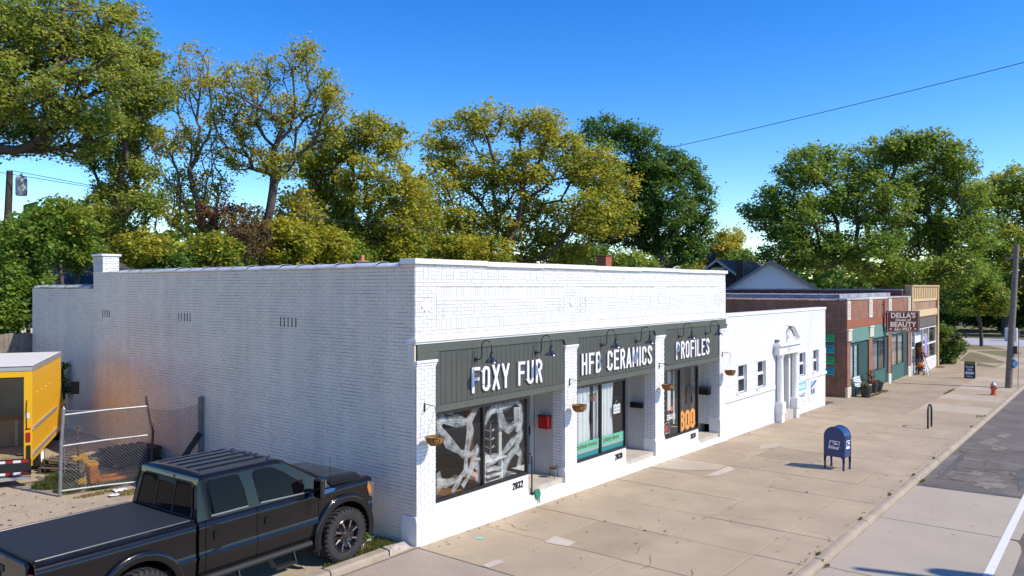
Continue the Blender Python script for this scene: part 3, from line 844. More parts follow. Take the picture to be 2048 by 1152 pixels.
for k, (a, wr, wb, rr_, fz, num) in enumerate(shops):
    # sill wall and painted base strip
    B('sill_wall', M_SILLW, bld, (a, -0.002, -0.7, wr, 0.20, wb))
    B('base_strip', M_WHITE, bld, (a+0.012, -0.06, -0.7, wr+0.02, -0.003, 0.23-0.10*k), bevel=0.01)
    letters(num, wr-0.55, wb-0.235, 0.15, 1.05, -0.003, 0.016, M_BLACK, bld, hw=0.066, name='house_number')
    win = B('shop_window', M_FRAME, bld, (a, -0.015, wb, wr, 0.07, wb+0.055), (a, -0.015, 2.285, wr, 0.07, 2.34),
            (a, -0.014, wb+0.055, a+0.045, 0.07, 2.285), (wr-0.05, -0.014, wb+0.055, wr, 0.07, 2.285))
    mid = {0: 1.905, 1: 6.33, 2: 10.65}[k]
    B('mullion', M_FRAME, win, (mid-0.025, -0.012, wb+0.055, mid+0.025, 0.068, 2.285))
    for (p, q) in ((a+0.045, mid-0.025), (mid+0.025, wr-0.05)):
        sheet_pane('pane', M_GLASS, win, (p, 0.028, wb+0.055, q, 0.033, 2.285))
    # side pane returning into the recess
    B('frame', M_FRAME, win, (wr-0.05, 0.071, wb, wr-0.002, 0.82, wb+0.05), (wr-0.05, 0.071, 2.285, wr-0.002, 0.82, 2.335))
    sheet_pane('pane', M_GLASS, win, (wr-0.03, 0.071, wb+0.05, wr-0.025, 0.82, 2.285))
    B('side_sill', M_SILLW, bld, (wr-0.20, 0.202, -0.7, wr-0.001, 0.82, wb-0.002))
    # recess floor, steps, grooved cheek panel, ceiling, door
    B('threshold', M_TREAD, bld, (wr, 0.0, -0.7, rr_, 0.86, fz))
    B('step', M_WHITE, bld, (wr+0.02, -0.055, -0.7, rr_-0.02, -0.001, fz-0.12))
    B('recess_ceiling', M_PANEL, bld, (wr-0.05, 0.125, 2.345, rr_+0.2, 0.86, 2.40))
    if k < 2:
        n = 7
        for i in range(n):
            y0 = 0.31+i*0.075
            B('panel_board', M_PANEL, bld, (rr_+0.012, y0, fz, rr_+0.06, y0+0.070, 2.345))
    door = B('shop_door', M_DFRAME, bld, (wr+0.04, 0.84, fz+0.001, wr+0.14, 0.89, 2.34), (rr_-0.13, 0.84, fz+0.001, rr_+0.01, 0.89, 2.34),
             (wr+0.14, 0.84, 2.22, rr_-0.13, 0.89, 2.34), (wr+0.14, 0.84, fz+0.001, rr_-0.13, 0.89, fz+0.22))
    sheet_pane('pane', M_GLASS, door, (wr+0.14, 0.86, fz+0.22, rr_-0.13, 0.866, 2.22))
    B('handle', M_BLACK, door, (rr_-0.22, 0.80, fz+0.9, rr_-0.19, 0.83, fz+1.1))
    # interior
    B('shop_floor', M_INTF, bld, (a-0.3, 0.201, -0.6, wr-0.2, 6.0, wb-0.25 if k else 0.42), (wr-0.2, 0.90, -0.6, rr_+0.3, 6.0, fz-0.002))
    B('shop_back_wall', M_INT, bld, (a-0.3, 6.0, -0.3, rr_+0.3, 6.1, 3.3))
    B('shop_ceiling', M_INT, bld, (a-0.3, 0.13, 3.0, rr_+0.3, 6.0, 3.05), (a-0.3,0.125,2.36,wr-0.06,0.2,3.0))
    if k < 2: B('partition', M_INT, bld, (rr_+0.14, 0.9, -0.3, rr_+0.24, 6.0, 3.0))
# ---------------------------------------------------------------- lamps on the fascia
def lamp_proto():
    t = thing('wall_lamp', 'x', 'lamp', (0,0,0), 0, 'gooseneck lamps over the sign boards')
    MB().lathe([(0.0,0.0),(0.045,0.0),(0.045,0.02),(0.0,0.022)], (0,0,0), 12, (0,-1,0)).build('wall_plate', M_BLACK, t, smooth=True)
    pts = [(0,-0.02,0),(0,-0.10,0.0),(0,-0.135,0.03),(0,-0.15,0.09),(0,-0.15,0.26)]
    pts += [(0,-0.275+0.125*math.cos(a), 0.26+0.125*math.sin(a)) for a in [PI*k/8 for k in range(1,9)]]
    pts += [(0,-0.40,0.16)]
    MB().tube(pts, 0.011, 8).build('gooseneck', M_BLACK, t, smooth=True)
    MB().lathe([(0.0,0.02),(0.026,0.02),(0.03,-0.05),(0.045,-0.07),(0.04,-0.085)], (0,-0.40,0.15), 14).build('socket', M_BLACK, t, smooth=True)
    MB().lathe([(0.035,0.0),(0.055,-0.03),(0.12,-0.085),(0.135,-0.115),(0.130,-0.115),(0.115,-0.088),(0.05,-0.04)], (0,-0.40,0.075), 20).build('lamp_shade', mat('navy black enamel', (0.016,0.02,0.035), 0.25, coat=0.5), t, smooth=True)
    MB().lathe([(0.0,-0.10),(0.03,-0.09),(0.035,-0.06),(0.0,-0.02)], (0,-0.40,0.065), 10).build('bulb', mat('frosted bulb', (0.7,0.7,0.68), 0.3), t, smooth=True)
    return t
lp = lamp_proto()
LL = ['gooseneck lamp above the letters FOXY', 'gooseneck lamp above the letters FUR', 'gooseneck lamp above the letters HFB',
      'gooseneck lamp above the end of the word CERAMICS', 'gooseneck lamp above the start of the word PROFILES', 'gooseneck lamp above the end of the word PROFILES']
for i, x in enumerate((1.66, 3.65, 6.344, 8.063, 10.55, 12.40)):
    o = lp if i == 0 else copy_tree(lp)
    o.location = (x, -0.009, 3.245); o['label'] = LL[i]
# ---------------------------------------------------------------- hanging baskets
M_COIR = mat('coir basket', (0.36,0.17,0.045), 0.9, var=0.3, vscale=25, bump=1.0, bscale=60)
def basket_proto():
    t = thing('hanging_basket', 'x', 'basket', (0,0,0), 0, 'coir baskets on the piers')
    br = MB(); br.box(-0.012, -0.02, 0.42, 0.012, 0.0, 0.58); br.tube([(0,-0.01,0.55),(0,-0.12,0.565),(0,-0.25,0.55),(0,-0.285,0.52),(0,-0.27,0.50)], 0.007, 6); br.tube([(0,-0.01,0.45),(0,-0.1,0.50),(0,-0.17,0.555)], 0.005, 5)
    br.build('wall_bracket', M_BLACK, t)
    prof = [(0.165,0.0),(0.16,-0.05),(0.135,-0.105),(0.085,-0.145),(0.0,-0.155)]
    MB().lathe(prof+[(0.0,-0.12)]+[(r*0.85, h*0.75) for r, h in prof[::-1][1:]]+[(0.165,0.0)], (0,-0.27,0), 18).build('coir_bowl', M_COIR, t, smooth=True)
    wr = MB()
    for k in range(10):
        a = 2*PI*k/10
        wr.tube([(math.cos(a)*(r+0.004), -0.27+math.sin(a)*(r+0.004), h-0.004) for r, h in prof], 0.004, 4)
    wr.tube([(math.cos(a)*0.17, -0.27+math.sin(a)*0.17, 0.0) for a in [2*PI*k/18 for k in range(19)]], 0.006, 5)
    wr.build('wire_frame', M_BLACK, t)
    cn = MB()
    for k in range(3):
        a = 2*PI*k/3+0.5
        cn.tube([(math.cos(a)*0.165, -0.27+math.sin(a)*0.165, 0.0),(0,-0.275,0.50)], 0.003, 4)
    cn.build('chain', M_STEEL, t)
    return t
bp = basket_proto()
BL = ['empty coir basket hanging on the pier at the building corner', 'empty coir basket hanging on the pier between FOXY FUR and HFB CERAMICS',
      'empty coir basket hanging on the pier between HFB CERAMICS and PROFILES', 'empty coir basket hanging on the pier beside the low white building']
for i, (x, z) in enumerate(((0.20, 1.98), (4.90, 1.985), (9.28, 2.01), (13.55, 2.03))):
    o = bp if i == 0 else copy_tree(bp)
    o.location = (x, -0.034, z); o['label'] = BL[i]

# ---------------------------------------------------------------- letter boxes, handrail, door bits
t = thing('letter_box', 'red steel letter box on the grey panel by the 2032 door', 'mailbox', (4.72, 0.48, 1.40))
B('box_body', mat('red enamel', (0.45,0.02,0.025), 0.35), t, (4.58, 0.345, 1.40, 4.731, 0.62, 1.68), bevel=0.006)
B('lid', mat('dark red lid', (0.10,0.015,0.015), 0.4), t, (4.565, 0.335, 1.681, 4.731, 0.63, 1.71), bevel=0.004)
B('lock', M_BLACK, t, (4.574, 0.37, 1.50, 4.5795, 0.385, 1.60))
t = thing('letter_box', 'flat black letter box on the grey panel by the 2030 door', 'mailbox', (9.07, 0.5, 1.35))
B('box_body', M_BLACK, t, (8.95, 0.33, 1.34, 9.081, 0.68, 1.46), bevel=0.005); B('lid', M_BLACK, t, (8.93, 0.325, 1.461, 9.081, 0.685, 1.49), bevel=0.004)
t = thing('letter_box', 'wide black letter box on white brick by the 2028 door', 'mailbox', (13.36, 0.4, 1.25))
B('box_body', M_BLACK, t, (13.18, 0.25, 1.24, 13.352, 0.66, 1.42), bevel=0.005); B('lid', mat('grey green lid', (0.05,0.06,0.055), 0.4), t, (13.165, 0.24, 1.421, 13.352, 0.67, 1.50), bevel=0.004)
t = thing('handrail', 'short black steel handrail on the step of number 2032', 'handrail', (3.47, -0.03, 0.22))
MB().tube([(3.47,-0.03,0.22),(3.47,-0.03,1.02),(3.50,-0.01,1.06),(3.50,0.26,1.10)], 0.017, 8).build('rail', M_BLACK, t, smooth=True)
MB().lathe([(0.0,0.0),(0.06,0.0),(0.06,0.012),(0.0,0.013)], (3.47,-0.03,0.22), 12).build('foot_plate', M_BLACK, t)
# green dustpan lying on the step
t = thing('dustpan', 'green plastic dustpan leaning on the step of number 2032', 'dustpan', (3.60,-0.07,0.2))
mb = MB(); mb.add([(3.50,-0.08,0.30),(3.68,-0.07,0.29),(3.74,-0.075,0.18),(3.66,-0.10,0.08),(3.56,-0.10,0.13),(3.50,-0.06,0.31),(3.70,-0.058,0.30),(3.76,-0.062,0.19),(3.66,-0.085,0.07),(3.56,-0.075,0.12)],
       [(0,1,2,3,4),(9,8,7,6,5),(0,5,6,1),(1,6,7,2),(2,7,8,3),(3,8,9,4),(4,9,5,0)])
mb.build('pan', mat('green plastic', (0.01,0.19,0.10), 0.4), t)
B('grip', mat('green plastic', (0.01,0.19,0.10), 0.4), t, (3.645,-0.098,0.0,3.67,-0.082,0.075))
# plant stand in the doorway
t = thing('plant_stand', 'small black wire plant stand with a bowl in the 2032 doorway', 'plant stand', (4.55,0.18,0.34))
mb = MB()
for a in range(4):
    an = PI/4+a*PI/2
    mb.tube([(4.55+0.10*math.cos(an),0.16+0.10*math.sin(an),0.342),(4.55+0.09*math.cos(an),0.16+0.09*math.sin(an),0.56)], 0.006, 5)
for zz in (0.42, 0.55):
    mb.tube([(4.55+0.095*math.cos(q),0.16+0.095*math.sin(q),zz) for q in [2*PI*k/14 for k in range(15)]], 0.005, 4)
mb.build('wire_frame', M_BLACK, t)
MB().lathe([(0.0,0.0),(0.06,0.0),(0.10,0.07),(0.092,0.07),(0.0,0.05)], (4.55,0.16,0.53), 14).build('bowl', mat('brown bowl', (0.12,0.09,0.07), 0.5), t, smooth=True)

# ---------------------------------------------------------------- FOXY FUR window display
M_WEB = mat('cotton web', (0.80,0.80,0.82), 0.9)
def webcloth():
    m = bpy.data.materials.new('thin web cloth'); m.use_nodes = True
    N = m.node_tree.nodes; L = m.node_tree.links
    bs = N['Principled BSDF']; bs.inputs['Base Color'].default_value = (0.8,0.8,0.82,1); bs.inputs['Roughness'].default_value = 0.9
    geo = N.new('ShaderNodeNewGeometry'); no = N.new('ShaderNodeTexNoise'); no.inputs['Scale'].default_value = 7; no.inputs['Detail'].default_value = 3
    L.new(geo.outputs['Position'], no.inputs['Vector'])
    mr = N.new('ShaderNodeMapRange'); mr.inputs['From Min'].default_value = 0.3; mr.inputs['From Max'].default_value = 0.75; mr.inputs['To Min'].default_value = 0.10; mr.inputs['To Max'].default_value = 0.55
    L.new(no.outputs['Fac'], mr.inputs['Value']); L.new(mr.outputs[0], bs.inputs['Alpha'])
    return m
M_WEBC = webcloth()
web = thing('cobweb', 'torn white cotton cobweb stretched inside the FOXY FUR window', 'decoration', (1.9, 0.09, 0.72))
rw = random.Random(4)
def wpt(p): # window crop fractions -> metres on the glass plane
    return Vector((0.55+p[0]*2.78, 0.10+rw.uniform(-0.015,0.015), 0.74+p[1]*1.53))
strands = [[(0.0,0.93),(0.06,0.86),(0.10,0.99)], [(0.06,0.86),(0.16,0.62),(0.28,0.47),(0.34,0.40),(0.40,0.42),(0.47,0.47)], [(0.34,0.40),(0.39,0.72),(0.37,0.84),(0.47,0.99)],
           [(0.37,0.84),(0.25,0.88),(0.10,0.93),(0.02,0.97)], [(0.47,0.47),(0.42,0.30),(0.36,0.12),(0.30,0.03)], [(0.34,0.40),(0.33,0.22),(0.27,0.15),(0.14,0.13),(0.0,0.20)],
           [(0.27,0.15),(0.20,0.0)], [(0.33,0.22),(0.44,0.12),(0.49,0.03)], [(0.03,0.28),(0.06,0.14),(0.0,0.05)], [(0.52,0.70),(0.60,0.90),(0.68,0.99)], [(0.60,0.90),(0.72,0.92),(0.92,0.98),(0.97,0.90)],
           [(0.70,0.93),(0.74,0.72),(0.82,0.62),(0.92,0.68),(0.93,0.90)], [(0.92,0.68),(0.97,0.52),(0.90,0.34),(0.80,0.20),(0.72,0.0)], [(0.52,0.22),(0.64,0.22),(0.76,0.32),(0.86,0.42),(0.97,0.52)],
           [(0.52,0.33),(0.60,0.25),(0.64,0.22)], [(0.90,0.34),(0.97,0.20),(0.93,0.05)], [(0.44,0.30),(0.49,0.16),(0.45,0.05)], [(0.36,0.12),(0.42,0.30)], [(0.02,0.70),(0.06,0.86)], [(0.97,0.9),(0.98,0.7),(0.92,0.55)]]
mbs = MB(); mbc = MB()
for st in strands:
    pts = [wpt(p) for p in st]
    for k in range(6):
        j = [Vector((rw.gauss(0,0.042),rw.uniform(-0.03,0.03),rw.gauss(0,0.042))) for _ in pts]
        sub = []
        for a, b, ja, jb in zip(pts[:-1], pts[1:], j[:-1], j[1:]):
            for s_ in (0, 0.33, 0.66): sub.append(a.lerp(b, s_)+ja.lerp(jb, s_)*(1-abs(2*s_-1)*0.5)+Vector((rw.gauss(0,0.006),0,rw.gauss(0,0.006))))
        sub.append(pts[-1]+j[-1]*0.3)
        mbs.tube(sub, rw.uniform(0.001,0.0028), 3, cap=False)
    L_ = []; R_ = []
    n = len(pts)
    for i, p in enumerate(pts):
        d = (pts[min(i+1,n-1)]-pts[max(i-1,0)]).normalized(); nn = Vector((-d.z,0,d.x)); wd = rw.uniform(0.04,0.14)
        L_.append(p+nn*wd); R_.append(p-nn*wd*rw.uniform(0.4,1))
    mbc.grid([[tuple(a), tuple((a+b)/2+Vector((0,-0.01,0))), tuple(b)] for a, b in zip(L_, R_)])
mbs.build('strands', M_WEB, web, recalc=False); mbc.build('cloth', M_WEBC, web, smooth='all', recalc=False)
# pendants, rack, timber and floor display
M_PEND = mat('cream pendant', (0.72,0.69,0.62), 0.5)
pend = []
for i, (x, y, z, lb) in enumerate([(1.15,0.75,1.98,'cream bell pendant lamp in the corner window pane'), (2.0,1.0,2.02,'cream bell pendant lamp behind the FOXY FUR window post'), (2.75,1.15,2.05,'cream bell pendant lamp above the white display rack')]):
    t = thing('pendant_lamp', lb, 'lamp', (x, y, z), 0, 'pendants in the FOXY FUR window')
    MB().lathe([(0.0,0.16),(0.03,0.16),(0.045,0.10),(0.06,0.04),(0.085,0.0),(0.08,0.0),(0.05,0.05),(0.0,0.13)], (x,y,z), 14).build('shade', M_PEND, t, smooth=True)
    MB().tube([(x,y,z+0.15),(x,y,3.0)], 0.005, 5).build('cord', M_BLACK, t)
t = thing('display_rack', 'white display rack with a stand inside the FOXY FUR window', 'rack', (2.75, 0.6, 0.42))
M_RACK = mat('white rack', (0.75,0.75,0.74), 0.5)
B('upright', M_RACK, t, (2.44,0.45,0.42,2.50,0.51,1.02)); B('upright', M_RACK, t, (3.02,0.45,0.42,3.08,0.51,1.02)); B('top_board', M_RACK, t, (2.40,0.38,1.02,3.12,0.72,1.06))
for zz in (0.55, 0.68, 0.81): B('shelf', M_RACK, t, (2.50,0.40,zz,3.02,0.66,zz+0.025))
MB().tube([(2.72,0.5,1.06),(2.72,0.5,1.85)], 0.015, 6).build('stem', M_STEEL, t)
mb = MB()
for zz in (1.25, 1.42, 1.6):
    for a in range(6):
        mb.tube([(2.72,0.5,zz),(2.72+0.12*math.cos(a*1.05),0.5+0.12*math.sin(a*1.05),zz+0.05)], 0.01, 4)
mb.build('hook', M_STEEL, t)
t = thing('timber_post', 'orange varnished timber post inside the FOXY FUR window', 'post', (3.0, 1.3, 0.42))
M_ORW = mat('orange varnished wood', (0.45,0.14,0.03), 0.4, var=0.2)
mb = MB(); mb.box(2.98,1.3,0.42,3.10,1.42,2.4); mb.box(3.10,1.32,0.42,3.9,1.40,0.55); mb.build('post', M_ORW, t)
t = thing('potted_flower', 'small red flower in a pot on the FOXY FUR window floor', 'plant', (0.72, 0.3, 0.42))
MB().lathe([(0,0),(0.05,0),(0.065,0.1),(0.055,0.1),(0,0.08)], (0.72,0.3,0.42), 10).build('pot', M_PEND, t, smooth=True)
MB().lathe([(0,-0.05),(0.05,-0.02),(0.06,0.04),(0,0.09)], (0.72,0.3,0.72), 8).build('bloom', mat('red bloom', (0.5,0.03,0.05), 0.6), t, smooth=True)
MB().tube([(0.72,0.3,0.5),(0.72,0.3,0.7)], 0.008, 5).build('stem', mat('stem green', (0.05,0.12,0.03), 0.6), t)
# ---------------------------------------------------------------- HFB window: curtains, strip, sign, plant
M_CURT = mat('white curtain', (0.78,0.80,0.79), 0.9)
for lb, x0, x1 in (('white curtain drawn behind the left HFB CERAMICS pane', 5.20, 6.04), ('narrow white curtain beside the HFB CERAMICS window post', 6.14, 6.36), ('white curtain drawn behind the right HFB CERAMICS pane', 6.40, 7.10)):
    mb = MB(); n = 60
    mb.grid([[(x0+(x1-x0)*i/n + (0.05*math.sin(3*zz) if i > n*0.8 else 0), 0.15+0.022*math.sin(i*0.9)+0.012*math.sin(i*0.37+zz), zz) for zz in (0.33, 0.9, 1.5, 2.33)] for i in range(n+1)])
    tag(mb.build('curtain', M_CURT, None, smooth='all'), lb, 'curtain', 'curtains in the HFB CERAMICS window')
M_MINT = mat('mint strip', (0.16,0.56,0.40), 0.5); M_TEAL = mat('teal strip', (0.0,0.25,0.28), 0.5); M_GREYS = mat('grey strip', (0.45,0.45,0.43), 0.5)
M_BROWNT = mat('olive brown lettering', (0.12,0.10,0.02), 0.6)
bn = thing('window_strip', 'mint and teal printed strip along the HFB CERAMICS window bottom', 'window sign', (6.38, 0.045, 0.6))
for (x0, x1) in ((5.266, 6.303), (6.357, 7.488)):
    B('mint_band', M_MINT, bn, (x0, 0.040, 0.78, x1, 0.044, 0.985)); B('grey_band', M_GREYS, bn, (x0, 0.040, 0.735, x1, 0.044, 0.778)); B('teal_band', M_TEAL, bn, (x0, 0.040, 0.617, x1, 0.044, 0.733))
text('lettering', 'handmade ceramics', 0.165, (5.29, 0.0385, 0.845), (1,0,0), (0,0,1), M_BROWNT, bn, ext=0.001, xs_=0.70, bold=0.002)
text('lettering', 'pottery classes', 0.165, (6.50, 0.0385, 0.845), (1,0,0), (0,0,1), M_BROWNT, bn, ext=0.001, xs_=0.76, bold=0.002)
hs_ = thing('hanging_sign', 'small white paper sign hanging on a string in the HFB CERAMICS window', 'sign', (7.17, 0.06, 1.48))
B('paper', mat('white paper', (0.78,0.79,0.82), 0.7), hs_, (7.01, 0.050, 1.47, 7.34, 0.054, 1.70)); MB().tube([(7.06,0.052,1.70),(7.17,0.052,1.80),(7.29,0.052,1.70)], 0.004, 4).build('string', M_PEND, hs_)
text('lettering', 'SEE YOU', 0.075, (7.175, 0.049, 1.60), (1,0,0), (0,0,1), mat('blue grey ink', (0.15,0.17,0.28), 0.7), hs_, ext=0.0006, align='CENTER')
text('lettering', 'WITCHES', 0.075, (7.175, 0.049, 1.51), (1,0,0), (0,0,1), MATS['blue grey ink'], hs_, ext=0.0006, align='CENTER')
t = thing('hanging_plant', 'small green plant in a pink pot hanging in the HFB CERAMICS window', 'plant', (6.10, 0.08, 1.92))
MB().lathe([(0,0),(0.05,0),(0.07,0.11),(0.06,0.11),(0,0.09)], (6.10,0.085,1.90), 10).build('pot', mat('pink pot', (0.42,0.18,0.17), 0.6), t, smooth=True)
mb = MB(); rl = random.Random(2)
for k in range(26):
    p = Vector((6.10+rl.gauss(0,0.05),0.085+rl.gauss(0,0.02),2.05+rl.gauss(0,0.04))); d = Vector((rl.uniform(-1,1),rl.uniform(-1,1),rl.uniform(-0.2,1))).normalized()*0.06; e = d.cross(Vector((0.3,0.5,0.8))).normalized()*0.022
    mb.poly([p-d*0.2, p+d*0.4+e, p+d, p+d*0.4-e])
mb.build('leaves', mat('houseplant leaf', (0.07,0.20,0.03), 0.5), t, recalc=False)
MB().tube([(6.10,0.085,2.0),(6.10,0.085,2.33)], 0.003, 4).build('string', M_BLACK, t)
B('timber_post', mat('dark timber', (0.035,0.02,0.02), 0.6), None, (6.05,0.10,0.31,6.13,0.20,2.34)); tag(bpy.data.objects['timber_post.001'], 'dark timber post between the HFB CERAMICS curtains', 'post')
# ---------------------------------------------------------------- PROFILES window
M_BOO = mat('orange decal', (0.72,0.30,0.06), 0.5); M_DEC = mat('white decal', (0.75,0.75,0.75), 0.5); M_RDEC = mat('red decal', (0.55,0.05,0.06), 0.5)
boo = thing('window_lettering', 'large orange BOO letters on the right PROFILES pane', 'window sign', (11.2, 0.02, 0.5))
letters('BOO', 10.69, 0.50, 0.54, 1.15, 0.0275, 0.004, M_BOO, boo, hw=0.10, gap=0.10)
ph = thing('window_lettering', 'white phone number 358-013 with an orange mark on the PROFILES window', 'window sign', (10.2, 0.02, 1.0))
text('lettering', '358-013', 0.22, (9.86, 0.026, 0.92), (1,0,0), (0,0,1), M_DEC, ph, ext=0.001, xs_=0.72, bold=0.006)
MB().lathe([(0.0,0.0),(0.07,0.0),(0.07,0.002),(0.0,0.002)], (10.16,0.0255,1.22), 12, (0,1,0)).build('orange_mark', mat('orange red decal', (0.6,0.12,0.03), 0.5), ph)
rd = thing('window_sign', 'red scripted sign in the corner of the PROFILES window', 'sign', (9.85, 0.1, 0.5))
text('lettering', 'OPEN', 0.19, (9.70, 0.09, 0.60), (1,0,0.08), (-0.08,0,1), M_RDEC, rd, ext=0.008, xs_=0.72, bold=0.012)
MB().tube([(9.67,0.09,0.54),(10.15,0.09,0.54),(10.17,0.09,0.84),(9.69,0.09,0.80),(9.67,0.09,0.54)], 0.007, 5).build('outline', M_DEC, rd)
t = thing('salon_screen', 'white folding screens standing inside the PROFILES window', 'screen', (10.4, 1.2, 0.2))
B('screen_panel', M_DEC, t, (11.25,0.7,0.95,11.45,0.74,2.2)); B('screen_panel', M_DEC, t, (10.38,0.6,0.5,10.48,0.64,1.7)); B('screen_foot', M_STEEL, t, (10.3,0.5,0.17,11.5,0.8,0.2)); B('screen_post', M_STEEL, t, (11.33,0.71,0.2,11.37,0.735,0.95)); B('screen_post', M_STEEL, t, (10.41,0.61,0.2,10.45,0.63,0.5))
t = thing('salon_counter', 'cream counter and dark cabinets inside the PROFILES shop', 'counter', (11.0, 3.0, 0.17))
B('counter_top', M_PEND, t, (10.2,2.6,0.95,12.6,3.2,1.0)); B('cabinet', mat('dark cabinet', (0.03,0.028,0.028), 0.5), t, (10.25,2.65,0.17,12.55,3.15,0.945)); 
# ================================================================ LOW WHITE BUILDING
low = thing('low_building', 'low plain white brick building with a columned doorway and four sash windows', 'building', (14.0, 0, -0.3))
M_LOWB = brick_mat('painted brick low', (0.735,0.73,0.72), (0.71,0.705,0.695), (0.58,0.575,0.565), axis='x', ms=0.016, bump=0.35, rough=0.6, lo=0.97, hi=1.02)
M_LOWS = mat('painted shiplap', (0.73,0.725,0.715), 0.55, var=0.03)
X0, X1 = 13.905, 24.60
DX0, DX1 = 18.95, 19.95          # doorway
wins = [(14.83,15.70),(16.58,17.47),(21.05,21.90),(22.80,23.62)]
WZ0, WZ1 = 1.12, 2.10
wall = MB()
# wall in strips round the openings
wall.box(X0, 0.0, 2.10, X1, 0.3, 3.69)
wall.box(X0, 0.0, -0.9, DX0, 0.3, 1.12); wall.box(DX1, 0.0, -0.9, X1, 0.3, 1.12)
edges = [X0]+[e for w_ in wins[:2] for e in w_]+[DX0]
for a, b in zip(edges[::2], edges[1::2]): wall.box(a, 0.0, 1.12, b, 0.3, 2.10)
edges = [DX1]+[e for w_ in wins[2:] for e in w_]+[X1]
for a, b in zip(edges[::2], edges[1::2]): wall.box(a, 0.0, 1.12, b, 0.3, 2.10)
wall.box(X1-0.3, 0.3, -0.9, X1, 13.0, 3.3)
wall.build('wall', M_LOWB, low)
B('roof', MATS['tar roof'], low, (X0, 0.3, 3.2, X1-0.3, 13.0, 3.25))
for i in range(6):
    a = X0+0.02+i*(X1-X0)/6; b = X0+(i+1)*(X1-X0)/6
    B('coping', M_WHITE, low, (a, -0.03, 3.692, b-0.004 if i < 5 else X1+0.04, 0.34, 3.79), bevel=0.006)
# shiplap boards between the windows
bz = [1.14+i*0.305 for i in range(4)]
for i in range(3):
    segs = [(13.93, wins[0][0]), (wins[0][1], wins[1][0]), (wins[1][1], 18.36), (20.64, wins[2][0]), (wins[2][1], wins[3][0]), (wins[3][1], X1+0.01)]
    for (a, b) in segs:
        if b-a > 0.08: B('siding_board', M_LOWS, low, (a+0.002, -0.020, bz[i]+0.008, b-0.002, -0.001, bz[i+1]-0.008), bevel=0.006)
for q in ((13.86, -0.05, 0.93, 18.36, -0.001, 1.06), (20.64, -0.05, 0.93, X1+0.05, -0.001, 1.06)): B('sill_band', M_WHITE, low, q, bevel=0.008)
M_WINW = mat('white window frame', (0.80,0.80,0.82), 0.45)
M_WGREY = mat('grey window reveal', (0.32,0.33,0.38), 0.6)
for (a, b) in wins:
    f = MB()
    f.box(a, -0.035, WZ0, a+0.05, 0.12, WZ1); f.box(b-0.05, -0.035, WZ0, b, 0.12, WZ1); f.box(a+0.05, -0.035, WZ1-0.05, b-0.05, 0.12, WZ1); f.box(a-0.03, -0.07, WZ0-0.05, b+0.03, 0.12, WZ0)
    wn = f.build('sash_window', M_WINW, low, bevel=0.004)
    zc = (WZ0+WZ1)/2
    for (z0, z1, yy) in ((WZ0, zc, 0.05), (zc, WZ1-0.05, 0.075)):
        s_ = MB(); s_.box(a+0.05,yy,z0,a+0.095,yy+0.03,z1); s_.box(b-0.095,yy,z0,b-0.05,yy+0.03,z1); s_.box(a+0.095,yy,z0,b-0.095,yy+0.03,z0+0.045); s_.box(a+0.095,yy,z1-0.045,b-0.095,yy+0.03,z1)
        s_.build('sash', M_WINW, wn)
        B('pane', M_DGLASS, wn, (a+0.095, yy+0.010, z0+0.045, b-0.095, yy+0.016, z1-0.045))
    B('blind', M_WGREY, wn, (a+0.05, 0.118, WZ0, b-0.05, 0.125, WZ1-0.05))
# portal: flat architrave with columns and a broken pediment
po = MB()
po.box(18.30, -0.22, 2.16, 20.60, -0.001, 2.48); po.box(18.22, -0.30, 2.48, 20.68, -0.001, 2.55); po.box(18.26, -0.26, 2.55, 20.64, -0.001, 2.59)
pt = po.build('portal', M_WHITE, low, bevel=0.008)
for cx in (18.62, 20.28):
    MB().lathe([(0.145,0.42),(0.155,0.46),(0.13,0.50),(0.128,1.2),(0.115,2.05),(0.135,2.07),(0.135,2.10),(0.15,2.12),(0.15,2.16)], (cx,-0.02-0.10,0.0), 20).build('column', M_WHITE, pt, smooth=True)
    B('pedestal', M_WHITE, pt, (cx-0.19,-0.28,0.02,cx+0.19,-0.001,0.42), (cx-0.15,-0.24,-0.75,cx+0.15,-0.001,0.02), bevel=0.008)
def scroll(sgn, cx):
    # swan-neck half: S-curve moulding
    pts = []
    for k in range(15):
        t = k/14; x = 1.05-0.83*t; z = 2.60+0.02+0.46*(3*t*t-2*t*t*t)
        pts.append((cx+sgn*x, z))
    mb = MB()
    P = []
    for i, (x, z) in enumerate(pts):
        d = Vector((pts[min(i+1,14)][0]-pts[max(i-1,0)][0], pts[min(i+1,14)][1]-pts[max(i-1,0)][1])).normalized(); n = Vector((-d.y, d.x))*(-sgn)
        if n.y < 0: n = -n
        P.append([(x-n.x*0.0, -0.16, z), (x+n.x*0.05, -0.20, z+n.y*0.05), (x+n.x*0.10, -0.26, z+n.y*0.10), (x+n.x*0.12, -0.001, z+n.y*0.12)])
    mb.grid(P)
    mb.prism([(p[0], p[1]) for p in pts]+[(pts[-1][0], 2.595), (pts[0][0], 2.595)], lambda p,q,d: (p,d,q), -0.12, -0.001)
    return mb.build('pediment_scroll', M_WHITE, pt, smooth=True)
scroll(-1, 19.45); scroll(1, 19.45)
mb = MB(); mb.lathe([(0.0,0.0),(0.07,0.0),(0.09,0.03),(0.04,0.07),(0.03,0.10),(0.075,0.17),(0.09,0.24),(0.05,0.32),(0.02,0.38),(0.0,0.42)], (19.45,-0.12,2.595), 14); mb.build('urn_finial', M_WHITE, pt, smooth=True)
text('house_number', '2024', 0.22, (19.10,-0.222,2.24), (1,0,0), (0,0,1), mat('faded number', (0.5,0.5,0.5), 0.6), low, ext=0.004, xs_=0.9)
